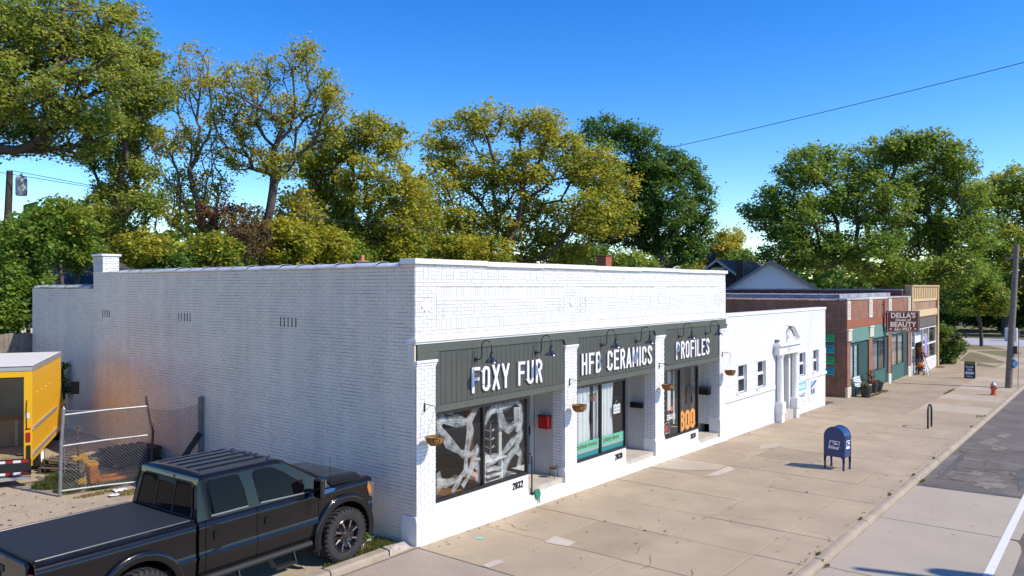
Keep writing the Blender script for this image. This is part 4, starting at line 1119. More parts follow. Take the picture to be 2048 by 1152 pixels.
for k, (dx0, dx1) in enumerate(((DX0+0.02, 19.44), (19.46, DX1-0.02))):
    dr = B('door', M_PANEL, low, (dx0, 0.20, 0.02, dx1, 0.25, 2.155))
    for (z0, z1) in ((0.25,0.95),(1.1,2.0)): B('door_panel', M_LOWS, dr, (dx0+0.08,0.185,z0,dx1-0.08,0.199,z1), bevel=0.006)
B('door_jamb', M_PANEL, low, (DX0-0.0,0.0,-0.3,DX0+0.018,0.27,2.16)); B('door_jamb', M_PANEL, low, (DX1-0.018,0.0,-0.3,DX1,0.27,2.16))
B('door_head', M_WHITE, low, (DX0, 0.26, 2.155, DX1, 0.3, 2.16)); B('doorstep', M_TREAD, low, (DX0,-0.16,-0.75,DX1,0.30,0.015))
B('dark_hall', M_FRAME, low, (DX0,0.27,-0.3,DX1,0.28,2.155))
# lease sign sheets on the wall
fs = thing('lease_sign', 'blue and white FOR LEASE sign fixed to the low white wall', 'sign', (21.43,-0.01,-0.2))
M_SHEET = mat('sign sheet', (0.80,0.80,0.82), 0.5); M_SKYB = mat('sign blue', (0.16,0.50,0.74), 0.5); M_NAVY = mat('sign navy', (0.03,0.05,0.14), 0.5); M_MBLUE = mat('sign mid blue', (0.03,0.22,0.42), 0.5)
B('panel', M_SHEET, fs, (20.86,-0.016,-0.16,22.02,-0.001,0.89)); B('blue_header', M_SKYB, fs, (20.88,-0.019,0.55,22.00,-0.0165,0.87))
text('lettering', 'FOR LEASE', 0.22, (21.44,-0.0205,0.63), (1,0,0), (0,0,1), M_SHEET, fs, ext=0.001, align='CENTER', xs_=0.80, bold=0.008)
text('lettering', '216-245-1272', 0.21, (21.46,-0.0175,0.28), (1,0,0), (0,0,1), M_NAVY, fs, ext=0.001, align='CENTER', xs_=0.66, bold=0.006)
text('lettering', 'LOREAL', 0.13, (21.40,-0.0175,0.08), (1,0,0), (0,0,1), M_SKYB, fs, ext=0.001, xs_=0.8) if False else None
mb = MB(); mb.prism([(21.02,-0.13),(21.22,-0.13),(21.22,0.05),(21.19,0.08),(21.19,0.19),(21.13,0.19),(21.13,0.05),(21.02,0.03)], lambda p,q,d: (p,d,q), -0.019, -0.0165); mb.build('tower_logo', M_MBLUE, fs)
for k in range(2): B('print_line', mat('sign pale blue', (0.42,0.55,0.68), 0.5), fs, (21.42,-0.0185,0.06-0.14*k,21.86,-0.0165,0.12-0.14*k))
ps = thing('photo_sign', 'white sign with a blue house picture on the low white wall', 'sign', (22.9,-0.01,0.0))
B('panel', M_SHEET, ps, (22.36,-0.014,-0.02,23.44,-0.001,0.90))
B('picture', mat('picture sky', (0.30,0.42,0.70), 0.5), ps, (22.52,-0.017,0.22,23.32,-0.0145,0.80))
mb = MB(); mb.prism([(22.53,0.56),(23.22,0.79),(23.31,0.79),(23.31,0.74),(22.53,0.50)], lambda p,q,d: (p,d,q), -0.020, -0.0175); mb.build('picture_roof', M_NAVY, ps)
mb = MB(); mb.prism([(22.53,0.49),(23.31,0.72),(23.31,0.23),(22.53,0.23)], lambda p,q,d: (p,d,q), -0.0195, -0.0175); mb.build('picture_wall', mat('picture grey', (0.62,0.63,0.66), 0.5), ps)
for a in (22.60, 22.86): B('picture_window', M_NAVY, ps, (a,-0.0225,0.27,a+0.17,-0.020,0.47))
B('tower_logo', M_MBLUE, ps, (22.42,-0.0165,0.0,22.47,-0.0145,0.14)); B('print_line', MATS['sign pale blue'], ps, (22.55,-0.0165,0.10,23.2,-0.0145,0.13))

# ================================================================ RED BRICK SHOP
M_RBX = brick_mat('red brick street', (0.30,0.105,0.058), (0.22,0.075,0.045), (0.36,0.26,0.19), axis='x', ms=0.014, bump=0.5)
M_RBY = brick_mat('red brick side', (0.30,0.13,0.07), (0.21,0.09,0.055), (0.30,0.22,0.16), axis='y', ms=0.014, bump=0.5)
M_TERRA = mat('cream terracotta', (0.62,0.56,0.46), 0.7, var=0.15, vscale=4, samt=0.5, stain=(0.40,0.33,0.25), sscale=4)
M_SOLD = mat('orange soldier brick', (0.33,0.105,0.055), 0.85, var=0.15, vscale=8)
M_TEALW = mat('teal painted wood', (0.04,0.125,0.11), 0.6, var=0.12, vscale=5)
M_TEALA = mat('faded teal awning', (0.11,0.225,0.19), 0.8, var=0.12, vscale=3)
M_TEALD = mat('deep teal wood', (0.012,0.055,0.052), 0.6, var=0.15, vscale=4)
rbk = thing('brick_shop', 'red brick corner shop with faded teal awning panels and cream terracotta', 'building', (28,0,-0.5))
Xa, Xb = 27.88, 41.80
B('side_wall', M_RBY, rbk, (Xa, 0.66, -1.2, Xa+0.3, 5.2, 4.02), (Xa+0.02, 5.2, -1.2, Xa+0.3, 22.0, 4.02))
B('side_pier', M_RBY, rbk, (Xa-0.012, 0.34, -1.2, Xa+0.3, 0.655, 4.0), (Xa-0.012, 0.05, -1.2, Xa+0.3, 0.335, 4.0))
B('downpipe', mat('tan conduit', (0.35,0.26,0.17), 0.6), rbk, (Xa-0.04, 0.33, -0.5, Xa-0.014, 0.345, 3.85))
B('street_wall', M_RBX, rbk, (Xa+0.005, 0.0, 3.06, Xb, 0.3, 4.02))
B('roof', MATS['tar roof'], rbk, (Xa+0.3, 0.3, 3.55, Xb, 22, 3.6))
M_COP2 = mat('clay coping', (0.40,0.24,0.18), 0.5, var=0.3, vscale=6, samt=0.5, stain=(0.62,0.58,0.56), sscale=3)
y = 0.4
while y < 12:
    coping_tile(y, y+0.73, 4.01+rt.uniform(-0.008,0.008), M_COP2, rbk, x=Xa-0.05, wd=0.42); y += 0.70
# stepped parapet behind with tarred coping
M_TARB = mat('tarred parapet', (0.20,0.065,0.05), 0.8, var=0.3, vscale=2)
M_SILV = mat('silver roof coating', (0.36,0.38,0.44), 0.5, var=0.35, vscale=1.5, samt=0.6, stain=(0.10,0.08,0.09), sscale=1.1)
B('rear_parapet', M_TARB, rbk, (Xb-0.35, 0.4, 3.6, Xb-0.02, 22, 4.44)); B('rear_parapet_cap', M_SILV, rbk, (Xb-0.42, 0.4, 4.441, Xb+0.05, 22, 4.50))
B('roof_upstand', M_SILV, rbk, (Xa+2.2, 0.9, 3.6, Xa+2.4, 22, 4.26), (Xa+2.4, 1.0, 3.605, Xb-0.6, 1.3, 4.30))
y = 1.0
while y < 14:
    coping_tile(y, y+0.80, 4.26, mat('grey coping', (0.40,0.40,0.44), 0.45, var=0.3, vscale=5), rbk, x=Xa+2.15, wd=0.34, h=0.05); y += 0.80
# front coping and terracotta piers
for i in range(7):
    a = Xa-0.05+i*(Xb-Xa+0.05)/7; b = Xa-0.05+(i+1)*(Xb-Xa+0.05)/7
    B('coping', mat('grey stone coping', (0.40,0.38,0.36), 0.8, var=0.3, vscale=3) if i not in (2,3) else MATS['cream terracotta'], rbk, (a+0.01, -0.04, 4.022+rt.uniform(-0.01,0.015), b-0.01, 0.38, 4.12+rt.uniform(-0.02,0.01)), bevel=0.01)
pier_x = [(27.90,28.45),(31.85,32.55),(36.0,36.75),(40.98,41.68)]
for (a, b) in pier_x:
    # tall ornament on the parapet, capital, brick shaft, stone foot
    c = (a+b)/2; hw = (b-a)/2
    B('terracotta_panel', M_TERRA, rbk, (a+0.02,-0.045,3.10,b-0.02,-0.001,4.0), bevel=0.01)
    for i in range(5): B('ornament', M_TERRA, rbk, (c-hw*0.35,-0.075,3.3+i*0.13,c+hw*0.35,-0.0455,3.38+i*0.13), bevel=0.015)
    B('capital', M_TERRA, rbk, (a-0.02,-0.10,2.12,b+0.02,0.0,2.66), (a-0.05,-0.13,2.60,b+0.05,-0.001,2.68), bevel=0.02)
    B('pier', M_RBX, rbk, (a,-0.03,-0.3,b,0.10,2.119)); B('stone_foot', M_TERRA, rbk, (a-0.03,-0.06,-1.2,b+0.03,0.11,-0.02 if a < 30 else -0.1), bevel=0.015)
    B('pier_neck', M_RBX, rbk, (a,-0.001,2.12,b,0.3,2.70))
# soldier course
n = 96
mb = MB()
for i in range(n):
    a = Xa+0.02+i*(Xb-Xa-0.04)/n; mb.box(a+0.008,-0.018,2.71,a+(Xb-Xa-0.04)/n-0.008,0.25,3.055)
mb.build('soldier_bricks', M_SOLD, rbk, kind='stuff')
B('lintel', M_SOLD, rbk, (Xa+0.02,0.0,2.69,Xb,0.28,3.058))
# bays
bays2 = [(28.45,31.85),(32.55,36.0),(36.75,40.98)]
for k, (a, b) in enumerate(bays2):
    mb = MB(); mb.add([(a,-0.005,2.69),(b,-0.005,2.69),(b,-0.06,2.03),(a,-0.06,2.03),(a,0.03,2.69),(b,0.03,2.69),(b,-0.03,2.03),(a,-0.03,2.03)],[(0,1,2,3),(7,6,5,4),(0,3,7,4),(1,5,6,2),(3,2,6,7),(0,4,5,1)])
    aw = mb.build('awning_panel', M_TEALA, rbk)
    for i in range(1, 4): B('awning_seam', M_TEALW, aw, (a+(b-a)*i/4-0.012, -0.068, 2.0, a+(b-a)*i/4+0.012, -0.045, 2.06))
    B('transom', M_TEALD, rbk, (a,0.06,1.95,b,0.12,2.70)); B('teal_screen', M_TEALD, rbk, (((28.5, 30.1), (32.6, 35.3), (36.85, 39.9))[k][1]+0.06,0.03,-1.1,b,0.10,1.95))
    zb = (0.2, 0.30, 0.25)[k]
    sill = sz(a)
    wx0, wx1 = ((28.5, 30.1), (32.6, 35.3), (36.85, 39.9))[k]
    yy = (0.035, 0.005, 0.005)[k]
    # window box with teal boarded bulkhead
    bk = B('bulkhead', M_TEALD, rbk, (wx0,yy+0.02,-1.1,wx1,yy+0.5,zb))
    n = int((wx1-wx0)/0.22)
    for i in range(n): B('board', M_TEALW, bk, (wx0+(wx1-wx0)*i/n+0.008,yy-0.005,sill-0.05,wx0+(wx1-wx0)*(i+1)/n-0.008,yy+0.018,zb-0.05))
    B('ledge', M_TEALW, bk, (wx0-0.03,yy-0.04,zb-0.05,wx1+0.03,yy+0.5,zb+0.0))
    fr = B('window_frame', M_TEALD, rbk, (wx0,yy,zb,wx0+0.07,yy+0.07,1.96), (wx1-0.07,yy,zb,wx1,yy+0.07,1.96), (wx0+0.07,yy,1.88,wx1-0.07,yy+0.07,1.96), ((wx0+wx1)/2-0.04,yy,zb,(wx0+wx1)/2+0.04,yy+0.07,1.88))
    sheet_pane('pane', M_GLASS, fr, (wx0+0.07,yy+0.03,zb,(wx0+wx1)/2-0.04,yy+0.036,1.88)); sheet_pane('pane', M_GLASS, fr, ((wx0+wx1)/2+0.04,yy+0.03,zb,wx1-0.07,yy+0.036,1.88))
    bc = (mat('pale blue blind', (0.50,0.60,0.62), 0.8), mat('grey blue drape', (0.18,0.22,0.27), 0.8), mat('beige blind', (0.33,0.29,0.24), 0.8))[k]
    B('blind', bc, fr, (wx0+0.07,yy+(0.06,0.25,0.10)[k],zb,wx1-0.07,yy+(0.07,0.26,0.11)[k],1.9))
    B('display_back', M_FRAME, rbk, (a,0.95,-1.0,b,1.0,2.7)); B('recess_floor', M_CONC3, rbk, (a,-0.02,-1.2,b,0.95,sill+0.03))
    B('recess_side', M_TEALD, rbk, (wx1,yy+0.08,-1.1,wx1+0.05,0.95,1.96))
    if k != 1:
        d0 = wx1+0.12
        dr = B('door', M_TEALD, rbk, (d0,0.80,sill+0.03,min(b-0.05,d0+1.2),0.86,1.95))
    B('side_board', M_TEALD, rbk, (a,0.06,-1.1,wx0-0.002,0.12,1.95)) if wx0-a > 0.05 else None
# ================================================================ TAN SHOP
M_TAN = mat('tan painted metal', (0.52,0.35,0.16), 0.6, var=0.12, vscale=4)
M_TANL = mat('pale tan', (0.62,0.46,0.25), 0.6, var=0.1, vscale=4)
M_TBR = brick_mat('brown tan brick', (0.36,0.21,0.13), (0.30,0.17,0.10), (0.42,0.32,0.24), axis='x', ms=0.014)
tan = thing('tan_shop', 'tan trimmed shop front with an arcaded parapet frieze and white glazed window', 'building', (46,0,-0.8))
Ta, Tb = 41.82, 50.55
B('wall', M_TBR, tan, (Ta,0.03,3.16,Tb,0.3,4.66), (Tb-0.3,0.3,-1.4,Tb,14,4.5), (Tb-0.35,0.0,-1.4,Tb-0.1,0.3,3.16), (Ta,0.03,2.74,Tb,0.3,3.16))
B('roof', MATS['tar roof'], tan, (Ta,0.3,4.1,Tb-0.3,14,4.15))
B('corner_strip', M_TAN, tan, (Tb-0.35,-0.10,-1.2,Tb+0.02,0.02,4.70), (Ta-0.02,-0.10,2.0,Ta+0.30,0.02,4.70), bevel=0.01)
B('top_cap', M_TAN, tan, (Ta-0.05,-0.13,4.66,Tb+0.06,0.32,4.76), bevel=0.01)
fz_ = B('frieze_panel', M_TANL, tan, (Ta+0.30,-0.03,3.74,Tb-0.35,0.025,4.655))
n = 14
for i in range(n):
    a = Ta+0.35+i*(Tb-Ta-0.72)/n; wd = (Tb-Ta-0.72)/n
    mb = MB(); pts = [(a+wd*0.22,3.98)]+[(a+wd/2+wd*0.28*math.cos(t_), 4.42+0.12*math.sin(t_)) for t_ in [PI*k/8 for k in range(8,-1,-1)]]+[(a+wd*0.78,3.98),(a+wd*0.5,3.90)]
    mb.prism(pts, lambda p,q,d: (p,d,q), -0.036, -0.031); mb.build('arch_recess', M_TAN, fz_)
    B('arch_rib', M_TANL, fz_, (a-wd*0.14,-0.075,3.92,a+wd*0.14,-0.0305,4.60), bevel=0.01)
B('string_course', M_TANL, tan, (Ta+0.3,-0.05,2.76,Tb-0.35,0.0,3.19), bevel=0.01)
tr = B('transom_window', mat('brown transom', (0.13,0.055,0.045), 0.6), tan, (Ta+0.35,0.0,2.02,Tb-0.38,0.06,2.74))
n = 7
for i in range(n):
    a = Ta+0.45+i*(Tb-Ta-0.9)/n; B('pane', mat('grey transom glass', (0.22,0.22,0.21), 0.1), tr, (a+0.1,-0.004,2.14,a+(Tb-Ta-0.9)/n-0.1,-0.001,2.62))
sw = MB(); M_WFR = mat('white shop frame', (0.72,0.74,0.76), 0.5)
for xx in (Ta+0.4, 43.2, 45.6, 47.6, Tb-0.42): sw.box(xx-0.05,0.02,-0.1,xx+0.05,0.10,2.02)
for (a, b) in ((Ta+0.45,43.15),(45.65,47.55),(47.65,Tb-0.47)): sw.box(a,0.025,0.86,b,0.095,0.95); sw.box(a,0.025,1.94,b,0.095,2.019); sw.box(a,0.025,-0.1,b,0.095,-0.02)
sw.box(43.25,0.025,1.94,45.55,0.095,2.019)
sw_ = sw.build('shop_window', M_WFR, tan)
for (a, b) in ((Ta+0.45,43.15),(45.65,47.55),(47.65,Tb-0.47)):
    sheet_pane('pane', M_GLASS, sw_, (a,0.05,0.95,b,0.055,1.94)); sheet_pane('pane', M_GLASS, sw_, (a,0.05,-0.02,b,0.055,0.86))
B('sill_wall', mat('cream sill wall', (0.62,0.58,0.53), 0.7, var=0.1, vscale=3), tan, (45.6,0.0,-1.4,Tb-0.36,0.12,-0.1))
B('door', mat('white glazed door', (0.62,0.66,0.66), 0.5), tan, (Ta+0.35,0.015,-1.3,43.2,0.1,-0.1))
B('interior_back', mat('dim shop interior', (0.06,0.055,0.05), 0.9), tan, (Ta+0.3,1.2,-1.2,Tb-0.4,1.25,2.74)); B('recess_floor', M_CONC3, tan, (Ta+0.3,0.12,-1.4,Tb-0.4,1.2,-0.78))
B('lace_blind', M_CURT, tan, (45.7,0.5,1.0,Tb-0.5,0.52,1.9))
# window box flowers in the tan window
mb = MB(); rl = random.Random(6); cl = []
for k in range(160):
    p = Vector((rl.uniform(45.8,48.6), rl.uniform(0.15,0.35), rl.uniform(-0.02,0.5))); d = Vector((rl.uniform(-1,1),rl.uniform(-1,1),rl.uniform(-1,1))).normalized()*0.09; e = d.cross(Vector((0.2,0.7,0.4))).normalized()*0.06
    mb.poly([p-d,p+e,p+d,p-e])
o = mb.build('window_flowers', mat('coral flowers', (0.55,0.13,0.06), 0.7, var=0.6, vscale=8), None, recalc=False); tag(o, 'orange and coral flowers inside the tan shop window', 'flowers')
# ================================================================ STREET FURNITURE
# ---- 2020 signs on the brick side wall
M_SG = mat('sign green', (0.03,0.52,0.18), 0.5); M_SB = mat('sign teal blue', (0.01,0.42,0.52), 0.5); M_SGB = mat('sign dark edge', (0.005,0.10,0.07), 0.5); M_SINK = mat('sign dark ink', (0.004,0.07,0.07), 0.6)
for i, (z0, z1, m_, lb) in enumerate(((2.06,2.455,M_SG,'green 2020 sign, topmost of the stack on the brick side wall'), (1.53,1.94,M_SB,'blue 2020 sign between two green ones on the brick side wall'),
                                      (1.01,1.405,M_SG,'green 2020 sign between two blue ones on the brick side wall'), (0.50,0.905,M_SB,'blue 2020 sign, lowest of the stack on the brick side wall'))):
    t = thing('shop_sign', lb, 'sign', (27.86,0.73,z0), 0, '2020 signs on the brick wall')
    x = 27.850
    B('board', M_SGB, t, (x,0.52,z0,27.8795,0.96,z1)); B('face', m_, t, (x-0.004,0.535,z0+0.02,x-0.0005,0.945,z1-0.02))
    text('lettering', '2020', 0.19, (x-0.005,0.93,z1-0.185), (0,-1,0), (0,0,1), M_SINK, t, ext=0.001, xs_=0.90, bold=0.004)
    for k in range(2): B('print_line', M_SINK if k == 0 else m_, t, (x-0.0062,0.56,z0+0.12-0.055*k,x-0.0045,0.90,z0+0.155-0.055*k))
# ---- projecting sign
ds = thing('projecting_sign', 'maroon projecting sign reading DELLA\'S House of BEAUTY on a steel pole', 'sign', (34.75,-0.08,2.2), math.radians(38))
M_MAR = mat('maroon sign face', (0.11,0.010,0.018), 0.45); M_CREAM = mat('cream lettering', (0.66,0.58,0.44), 0.5)
# local: x = thickness (face towards -x), y = outward is negative, z from the sign foot
B('panel', M_MAR, ds, (-0.05,-1.84,0.05,0.05,-0.12,1.16))
for q in ((-0.056,-1.81,1.11,-0.051,-0.15,1.122),(-0.056,-1.81,0.085,-0.051,-0.15,0.097),(-0.056,-1.81,0.097,-0.051,-1.798,1.11),(-0.056,-0.162,0.097,-0.051,-0.15,1.11)): B('border', M_CREAM, ds, q)
for q in ((-0.06,-1.86,0.03,0.06,-1.841,1.18),(-0.06,-1.841,1.161,0.06,-0.10,1.18),(-0.06,-1.841,0.03,0.06,-0.10,0.049)): B('edge_band', mat('steel edge', (0.22,0.17,0.17), 0.4), ds, q)
xx = -0.056
def serif(body, size, zz, xs_, bold=0.010):
    return text('lettering', body, size, (xx,-0.98,zz), (0,-1,0), (0,0,1), M_CREAM, ds, ext=0.003, align='CENTER', xs_=xs_, bold=bold)
serif("DELLA'S", 0.37, 0.81, 1.0, 0.012); serif('House of', 0.19, 0.635, 1.12, 0.006); serif('BEAUTY', 0.37, 0.335, 1.02, 0.012); serif('661-9937', 0.23, 0.13, 1.05, 0.006)
for yy in (-0.33, -1.63):
    mb = MB(); mb.prism([(yy-0.09,0.21),(yy,0.25),(yy+0.09,0.21),(yy,0.17)], lambda p,q,d: (d,p,q), xx-0.003, xx+0.003); mb.build('ornament', M_CREAM, ds)
M_RPOLE = mat('rusty dark pole', (0.05,0.022,0.018), 0.7)
MB().tube([(0,0,0.06),(0,0,1.74)], 0.035, 8).build('bracket_pole', M_RPOLE, ds, smooth=True)
for z_ in (0.25,1.0): MB().bar((0,-0.02,z_),(0,-0.13,z_),0.04,0.04).build('bracket_arm', M_RPOLE, ds)
for z_ in (0.42,1.50): MB().bar((0.02,0.0,z_),(0.10,0.14,z_),0.05,0.05).build('wall_bracket', M_RPOLE, ds)
MB().bar((0,-0.03,0.35),(0,-0.5,0.0),0.02,0.02).build('stay', M_RPOLE, ds)
# ---- bench and planters
bx, by, bz_ = 29.6, -0.28, sz(29.6)
bn = thing('bench', 'white painted bench with a slanted back beside the brick shop', 'bench', (bx,by,bz_))
M_BW = mat('white bench paint', (0.60,0.64,0.64), 0.6, var=0.1, vscale=6)
for i in range(4): B('seat_slat', M_BW, bn, (28.95,-0.52+i*0.11,bz_+0.42,30.35,-0.43+i*0.11,bz_+0.445))
for i in range(4):
    mb = MB(); mb.bar((28.95,-0.06+i*0.03,bz_+0.50+i*0.10),(30.35,-0.06+i*0.03,bz_+0.50+i*0.10),0.02,0.085); mb.build('back_slat', M_BW, bn)
for xx_ in (29.02, 30.28):
    for yy in (-0.50, -0.12): B('leg', M_BLACK, bn, (xx_-0.025,yy-0.025,bz_,xx_+0.025,yy+0.025,bz_+0.42))
    MB().bar((xx_,-0.08,bz_+0.42),(xx_,0.05,bz_+0.90),0.04,0.04).build('back_post', M_BLACK, bn)
    MB().bar((xx_,-0.5,bz_+0.62),(xx_,-0.05,bz_+0.64),0.05,0.03).build('armrest', M_BLACK, bn)
def leaf_mesh(name, pts_r, n, size, cols, parent, seed, m=None, flat=0.6, kind=None):
    """pts_r: list of (centre, radius_h, radius_v); scatter n leaves over them"""
    r = np.random.default_rng(seed)
    C_ = np.array([p[0] for p in pts_r]); RH = np.array([p[1] for p in pts_r]); RV = np.array([p[2] for p in pts_r])
    idx = r.integers(0, len(pts_r), n)
    d = r.normal(size=(n,3)); d /= np.linalg.norm(d, axis=1, keepdims=True); rad = r.random(n)**0.4
    P = C_[idx] + d*rad[:,None]*np.stack([RH[idx],RH[idx],RV[idx]],1)
    return leaves_at(name, P, idx, size, cols, parent, r, m or M_LEAF, kind)
def leaves_at(name, P, idx, size, cols, parent, r, m, kind=None, org=(0,0,0), up=0.8):
    n = len(P)
    nrm = r.normal(size=(n,3)); nrm[:,2] = np.abs(nrm[:,2])+up; nrm /= np.linalg.norm(nrm,axis=1,keepdims=True)
    a = r.normal(size=(n,3)); a -= nrm*(a*nrm).sum(1,keepdims=True); a /= np.linalg.norm(a,axis=1,keepdims=True); b = np.cross(nrm,a)
    s = size*(0.6+0.8*r.random(n))[:,None]
    tip = P+a*s*0.5; tail = P-a*s*0.5; l = P+b*s*0.32+nrm*s*0.08+a*s*0.05; q = P-b*s*0.32+nrm*s*0.08+a*s*0.05
    V = np.stack([tail,l,tip,q],1).reshape(-1,3)-np.array(org)
    Q = np.arange(4*n).reshape(n,4)
    cols = np.array(cols); k = len(cols)
    mx_ = int(idx.max())+1
    base = cols[r.integers(0,k,mx_)][idx]; alt = cols[r.integers(0,k,n)]
    c = base*0.6+alt*0.4; c = c*(0.72+0.56*r.random(n))[:,None]
    col = np.concatenate([np.repeat(c,4,0), np.ones((4*n,1))],1)
    return np_mesh(name, V, Q, m, parent, col, kind)
M_POT = mat('dark planter pot', (0.03,0.03,0.035), 0.6)
PLB = ['dark pot with pale green plants beside the white bench', 'dark pot with orange autumn plant behind the white bench']
for i, (px_, py_, s_) in enumerate(((28.75,-0.62,0.26),(30.9,-0.42,0.26))):
    zz = sz(px_); t = thing('planter', PLB[i], 'planter', (px_,py_,zz), 0, 'planters by the bench')
    MB().lathe([(0,0),(s_*0.7,0),(s_,0.42),(s_*1.06,0.42),(s_*1.06,0.47),(s_*0.92,0.47),(0,0.42)], (px_,py_,zz), 18).build('pot', M_POT, t, smooth=True)
    cs_ = [(0.12,0.16,0.03),(0.20,0.20,0.06)] if i == 0 else [(0.40,0.10,0.03),(0.10,0.13,0.03),(0.3,0.07,0.03)]
    o = leaf_mesh('plant', [((0,0,0.52),0.24,0.14)]+([((0,0.1,0.85),0.22,0.30)] if i else []), 260, 0.10, cs_, t, 40+i)
t = thing('planter', 'dark pot with low green leaves at the brick pier', 'planter', (31.6,-0.5,sz(31.6)), 0, 'planters by the bench')
MB().lathe([(0,0),(0.16,0),(0.24,0.36),(0.26,0.36),(0.26,0.40),(0.22,0.40),(0,0.36)], (31.6,-0.5,sz(31.6)), 18).build('pot', M_POT, t, smooth=True)
leaf_mesh('plant', [((0,0,0.45),0.25,0.12)], 200, 0.10, [(0.09,0.13,0.03),(0.12,0.12,0.05)], t, 47)
# ---- easel with pumpkin, poster and flowers
ez = sz(43.4)
t = thing('easel', 'white wooden easel frame leaning by the tan shop door', 'easel', (43.4,-0.4,ez))
mb = MB()
for a, b in (((43.0,-0.75,ez),(43.35,-0.35,ez+1.35)), ((43.8,-0.75,ez),(43.45,-0.35,ez+1.35)), ((43.4,0.0,ez),(43.4,-0.33,ez+1.3))): mb.bar(a,b,0.05,0.04)
mb.bar((43.05,-0.66,ez+0.25),(43.75,-0.66,ez+0.25),0.03,0.05); mb.bar((43.1,-0.55,ez+0.6),(43.7,-0.55,ez+0.6),0.08,0.05)
mb.build('frame', M_BW, t)
t = thing('chair', 'black metal folding chair holding a pumpkin outside the tan shop', 'chair', (42.8,-0.35,ez))
B('seat', M_BLACK, t, (42.55,-0.58,ez+0.42,43.0,-0.15,ez+0.46))
for xx_ in (42.58, 42.97):
    for yy in (-0.55,-0.18): B('leg', M_BLACK, t, (xx_-0.015,yy-0.015,ez,xx_+0.015,yy+0.015,ez+0.42 if yy < -0.3 else ez+1.0))
B('backrest', M_BLACK, t, (42.6,-0.20,ez+0.75,42.95,-0.17,ez+1.0))
pk = MB(); P = []
for k in range(25):
    a = 2*PI*k/24; P.append([(42.78+math.cos(a)*r_*(1+0.06*math.cos(8*a)), -0.36+math.sin(a)*r_*(1+0.06*math.cos(8*a)), ez+0.46+h_) for r_, h_ in ((0.02,0.01),(0.14,0.01),(0.23,0.10),(0.22,0.22),(0.12,0.30),(0.02,0.28))])
pk.grid(P); p_ = thing('pumpkin', 'orange pumpkin sitting on the black chair', 'pumpkin', (42.78,-0.36,ez+0.46)); pk.build('flesh', mat('pumpkin skin', (0.50,0.16,0.02), 0.5), p_, smooth='all'); MB().tube([(42.78,-0.36,ez+0.74),(42.80,-0.36,ez+0.83)], 0.025, 6).build('stalk', mat('pumpkin stalk', (0.12,0.11,0.04), 0.8), p_)
t = thing('scarecrow_wreath', 'autumn flower and gourd bunch on a black post at the tan shop', 'decoration', (43.1,-0.25,ez))
MB().tube([(43.1,-0.2,ez),(43.1,-0.2,ez+1.6)], 0.05, 8).build('post', M_BLACK, t)
leaf_mesh('flowers', kind='stuff', pts_r=[((0,-0.05,1.55),0.16,0.14),((0.35,-0.1,1.15),0.2,0.22),((0.5,-0.1,0.95),0.16,0.2)], n=260, size=0.13, cols=[(0.55,0.18,0.02),(0.50,0.30,0.03),(0.40,0.07,0.02)], parent=t, seed=51)
t = thing('garden_flag', 'lilac poster flag with a dark portrait shape outside the tan shop', 'flag', (43.6,-0.5,ez+1.4))
mb = MB(); mb.grid([[(43.2+0.9*i/8, -0.50-0.05*math.sin(i*0.8), ez+zz-0.25*(i/8)) for zz in (1.35,1.9,2.4)] for i in range(9)]); mb.build('cloth', mat('lilac print', (0.34,0.28,0.52), 0.8, samt=0.8, stain=(0.10,0.04,0.09), sscale=2.2), t, smooth='all')
MB().tube([(43.15,-0.5,ez+2.42),(43.15,0.04,ez+2.6)], 0.015, 6).build('pole', M_STEEL, t)
# ---- sandwich board
sbz = sz(42.6)
t = thing('sandwich_board', 'black sandwich board reading ANTIQUES South Hills Gallery on the pavement', 'sandwich board', (42.6,-3.0,sbz))
M_SBK = mat('board navy black', (0.012,0.014,0.022), 0.5); M_SYL = mat('yellow green lettering', (0.45,0.50,0.02), 0.5); M_SWH = mat('white lettering', (0.72,0.73,0.75), 0.5)
ax_ = Vector((0.06,-1,0)).normalized(); nx_ = Vector((-1,-0.06,0)).normalized()
for sgn in (1, -1):
    c = Vector((42.6,-3.0,sbz)) + nx_*(0.16*sgn) + Vector((0,0,0.50))
    tilt = (Vector((0,0,1)) - nx_*0.20*sgn).normalized()
    mb = MB(); mb.rbox(c, (0.27,0.49,0.015), ax_, tilt, ax_.cross(tilt)); mb.build('leaf_panel', M_SBK, t)
    if sgn == 1:
        nn = ax_.cross(tilt); nn = nn if nn.dot(nx_) > 0 else -nn
        f0 = c+nn*0.018
        for body, sz_, up_, m_, bo in (('ANTIQUES',0.115,0.36,M_SYL,0.004),('South',0.20,0.14,M_SWH,0.004),('Hills',0.20,-0.04,M_SWH,0.004),('Gallery',0.13,-0.40,M_SWH,0.002)):
            text('lettering', body, sz_, f0+tilt*up_, ax_, tilt, m_, t, ext=0.001, align='CENTER', xs_=0.86, bold=bo)
        mb = MB(); mb.rbox(f0+tilt*(-0.17), (0.22,0.07,0.002), ax_, tilt, nn); mb.build('white_band', M_SWH, t)
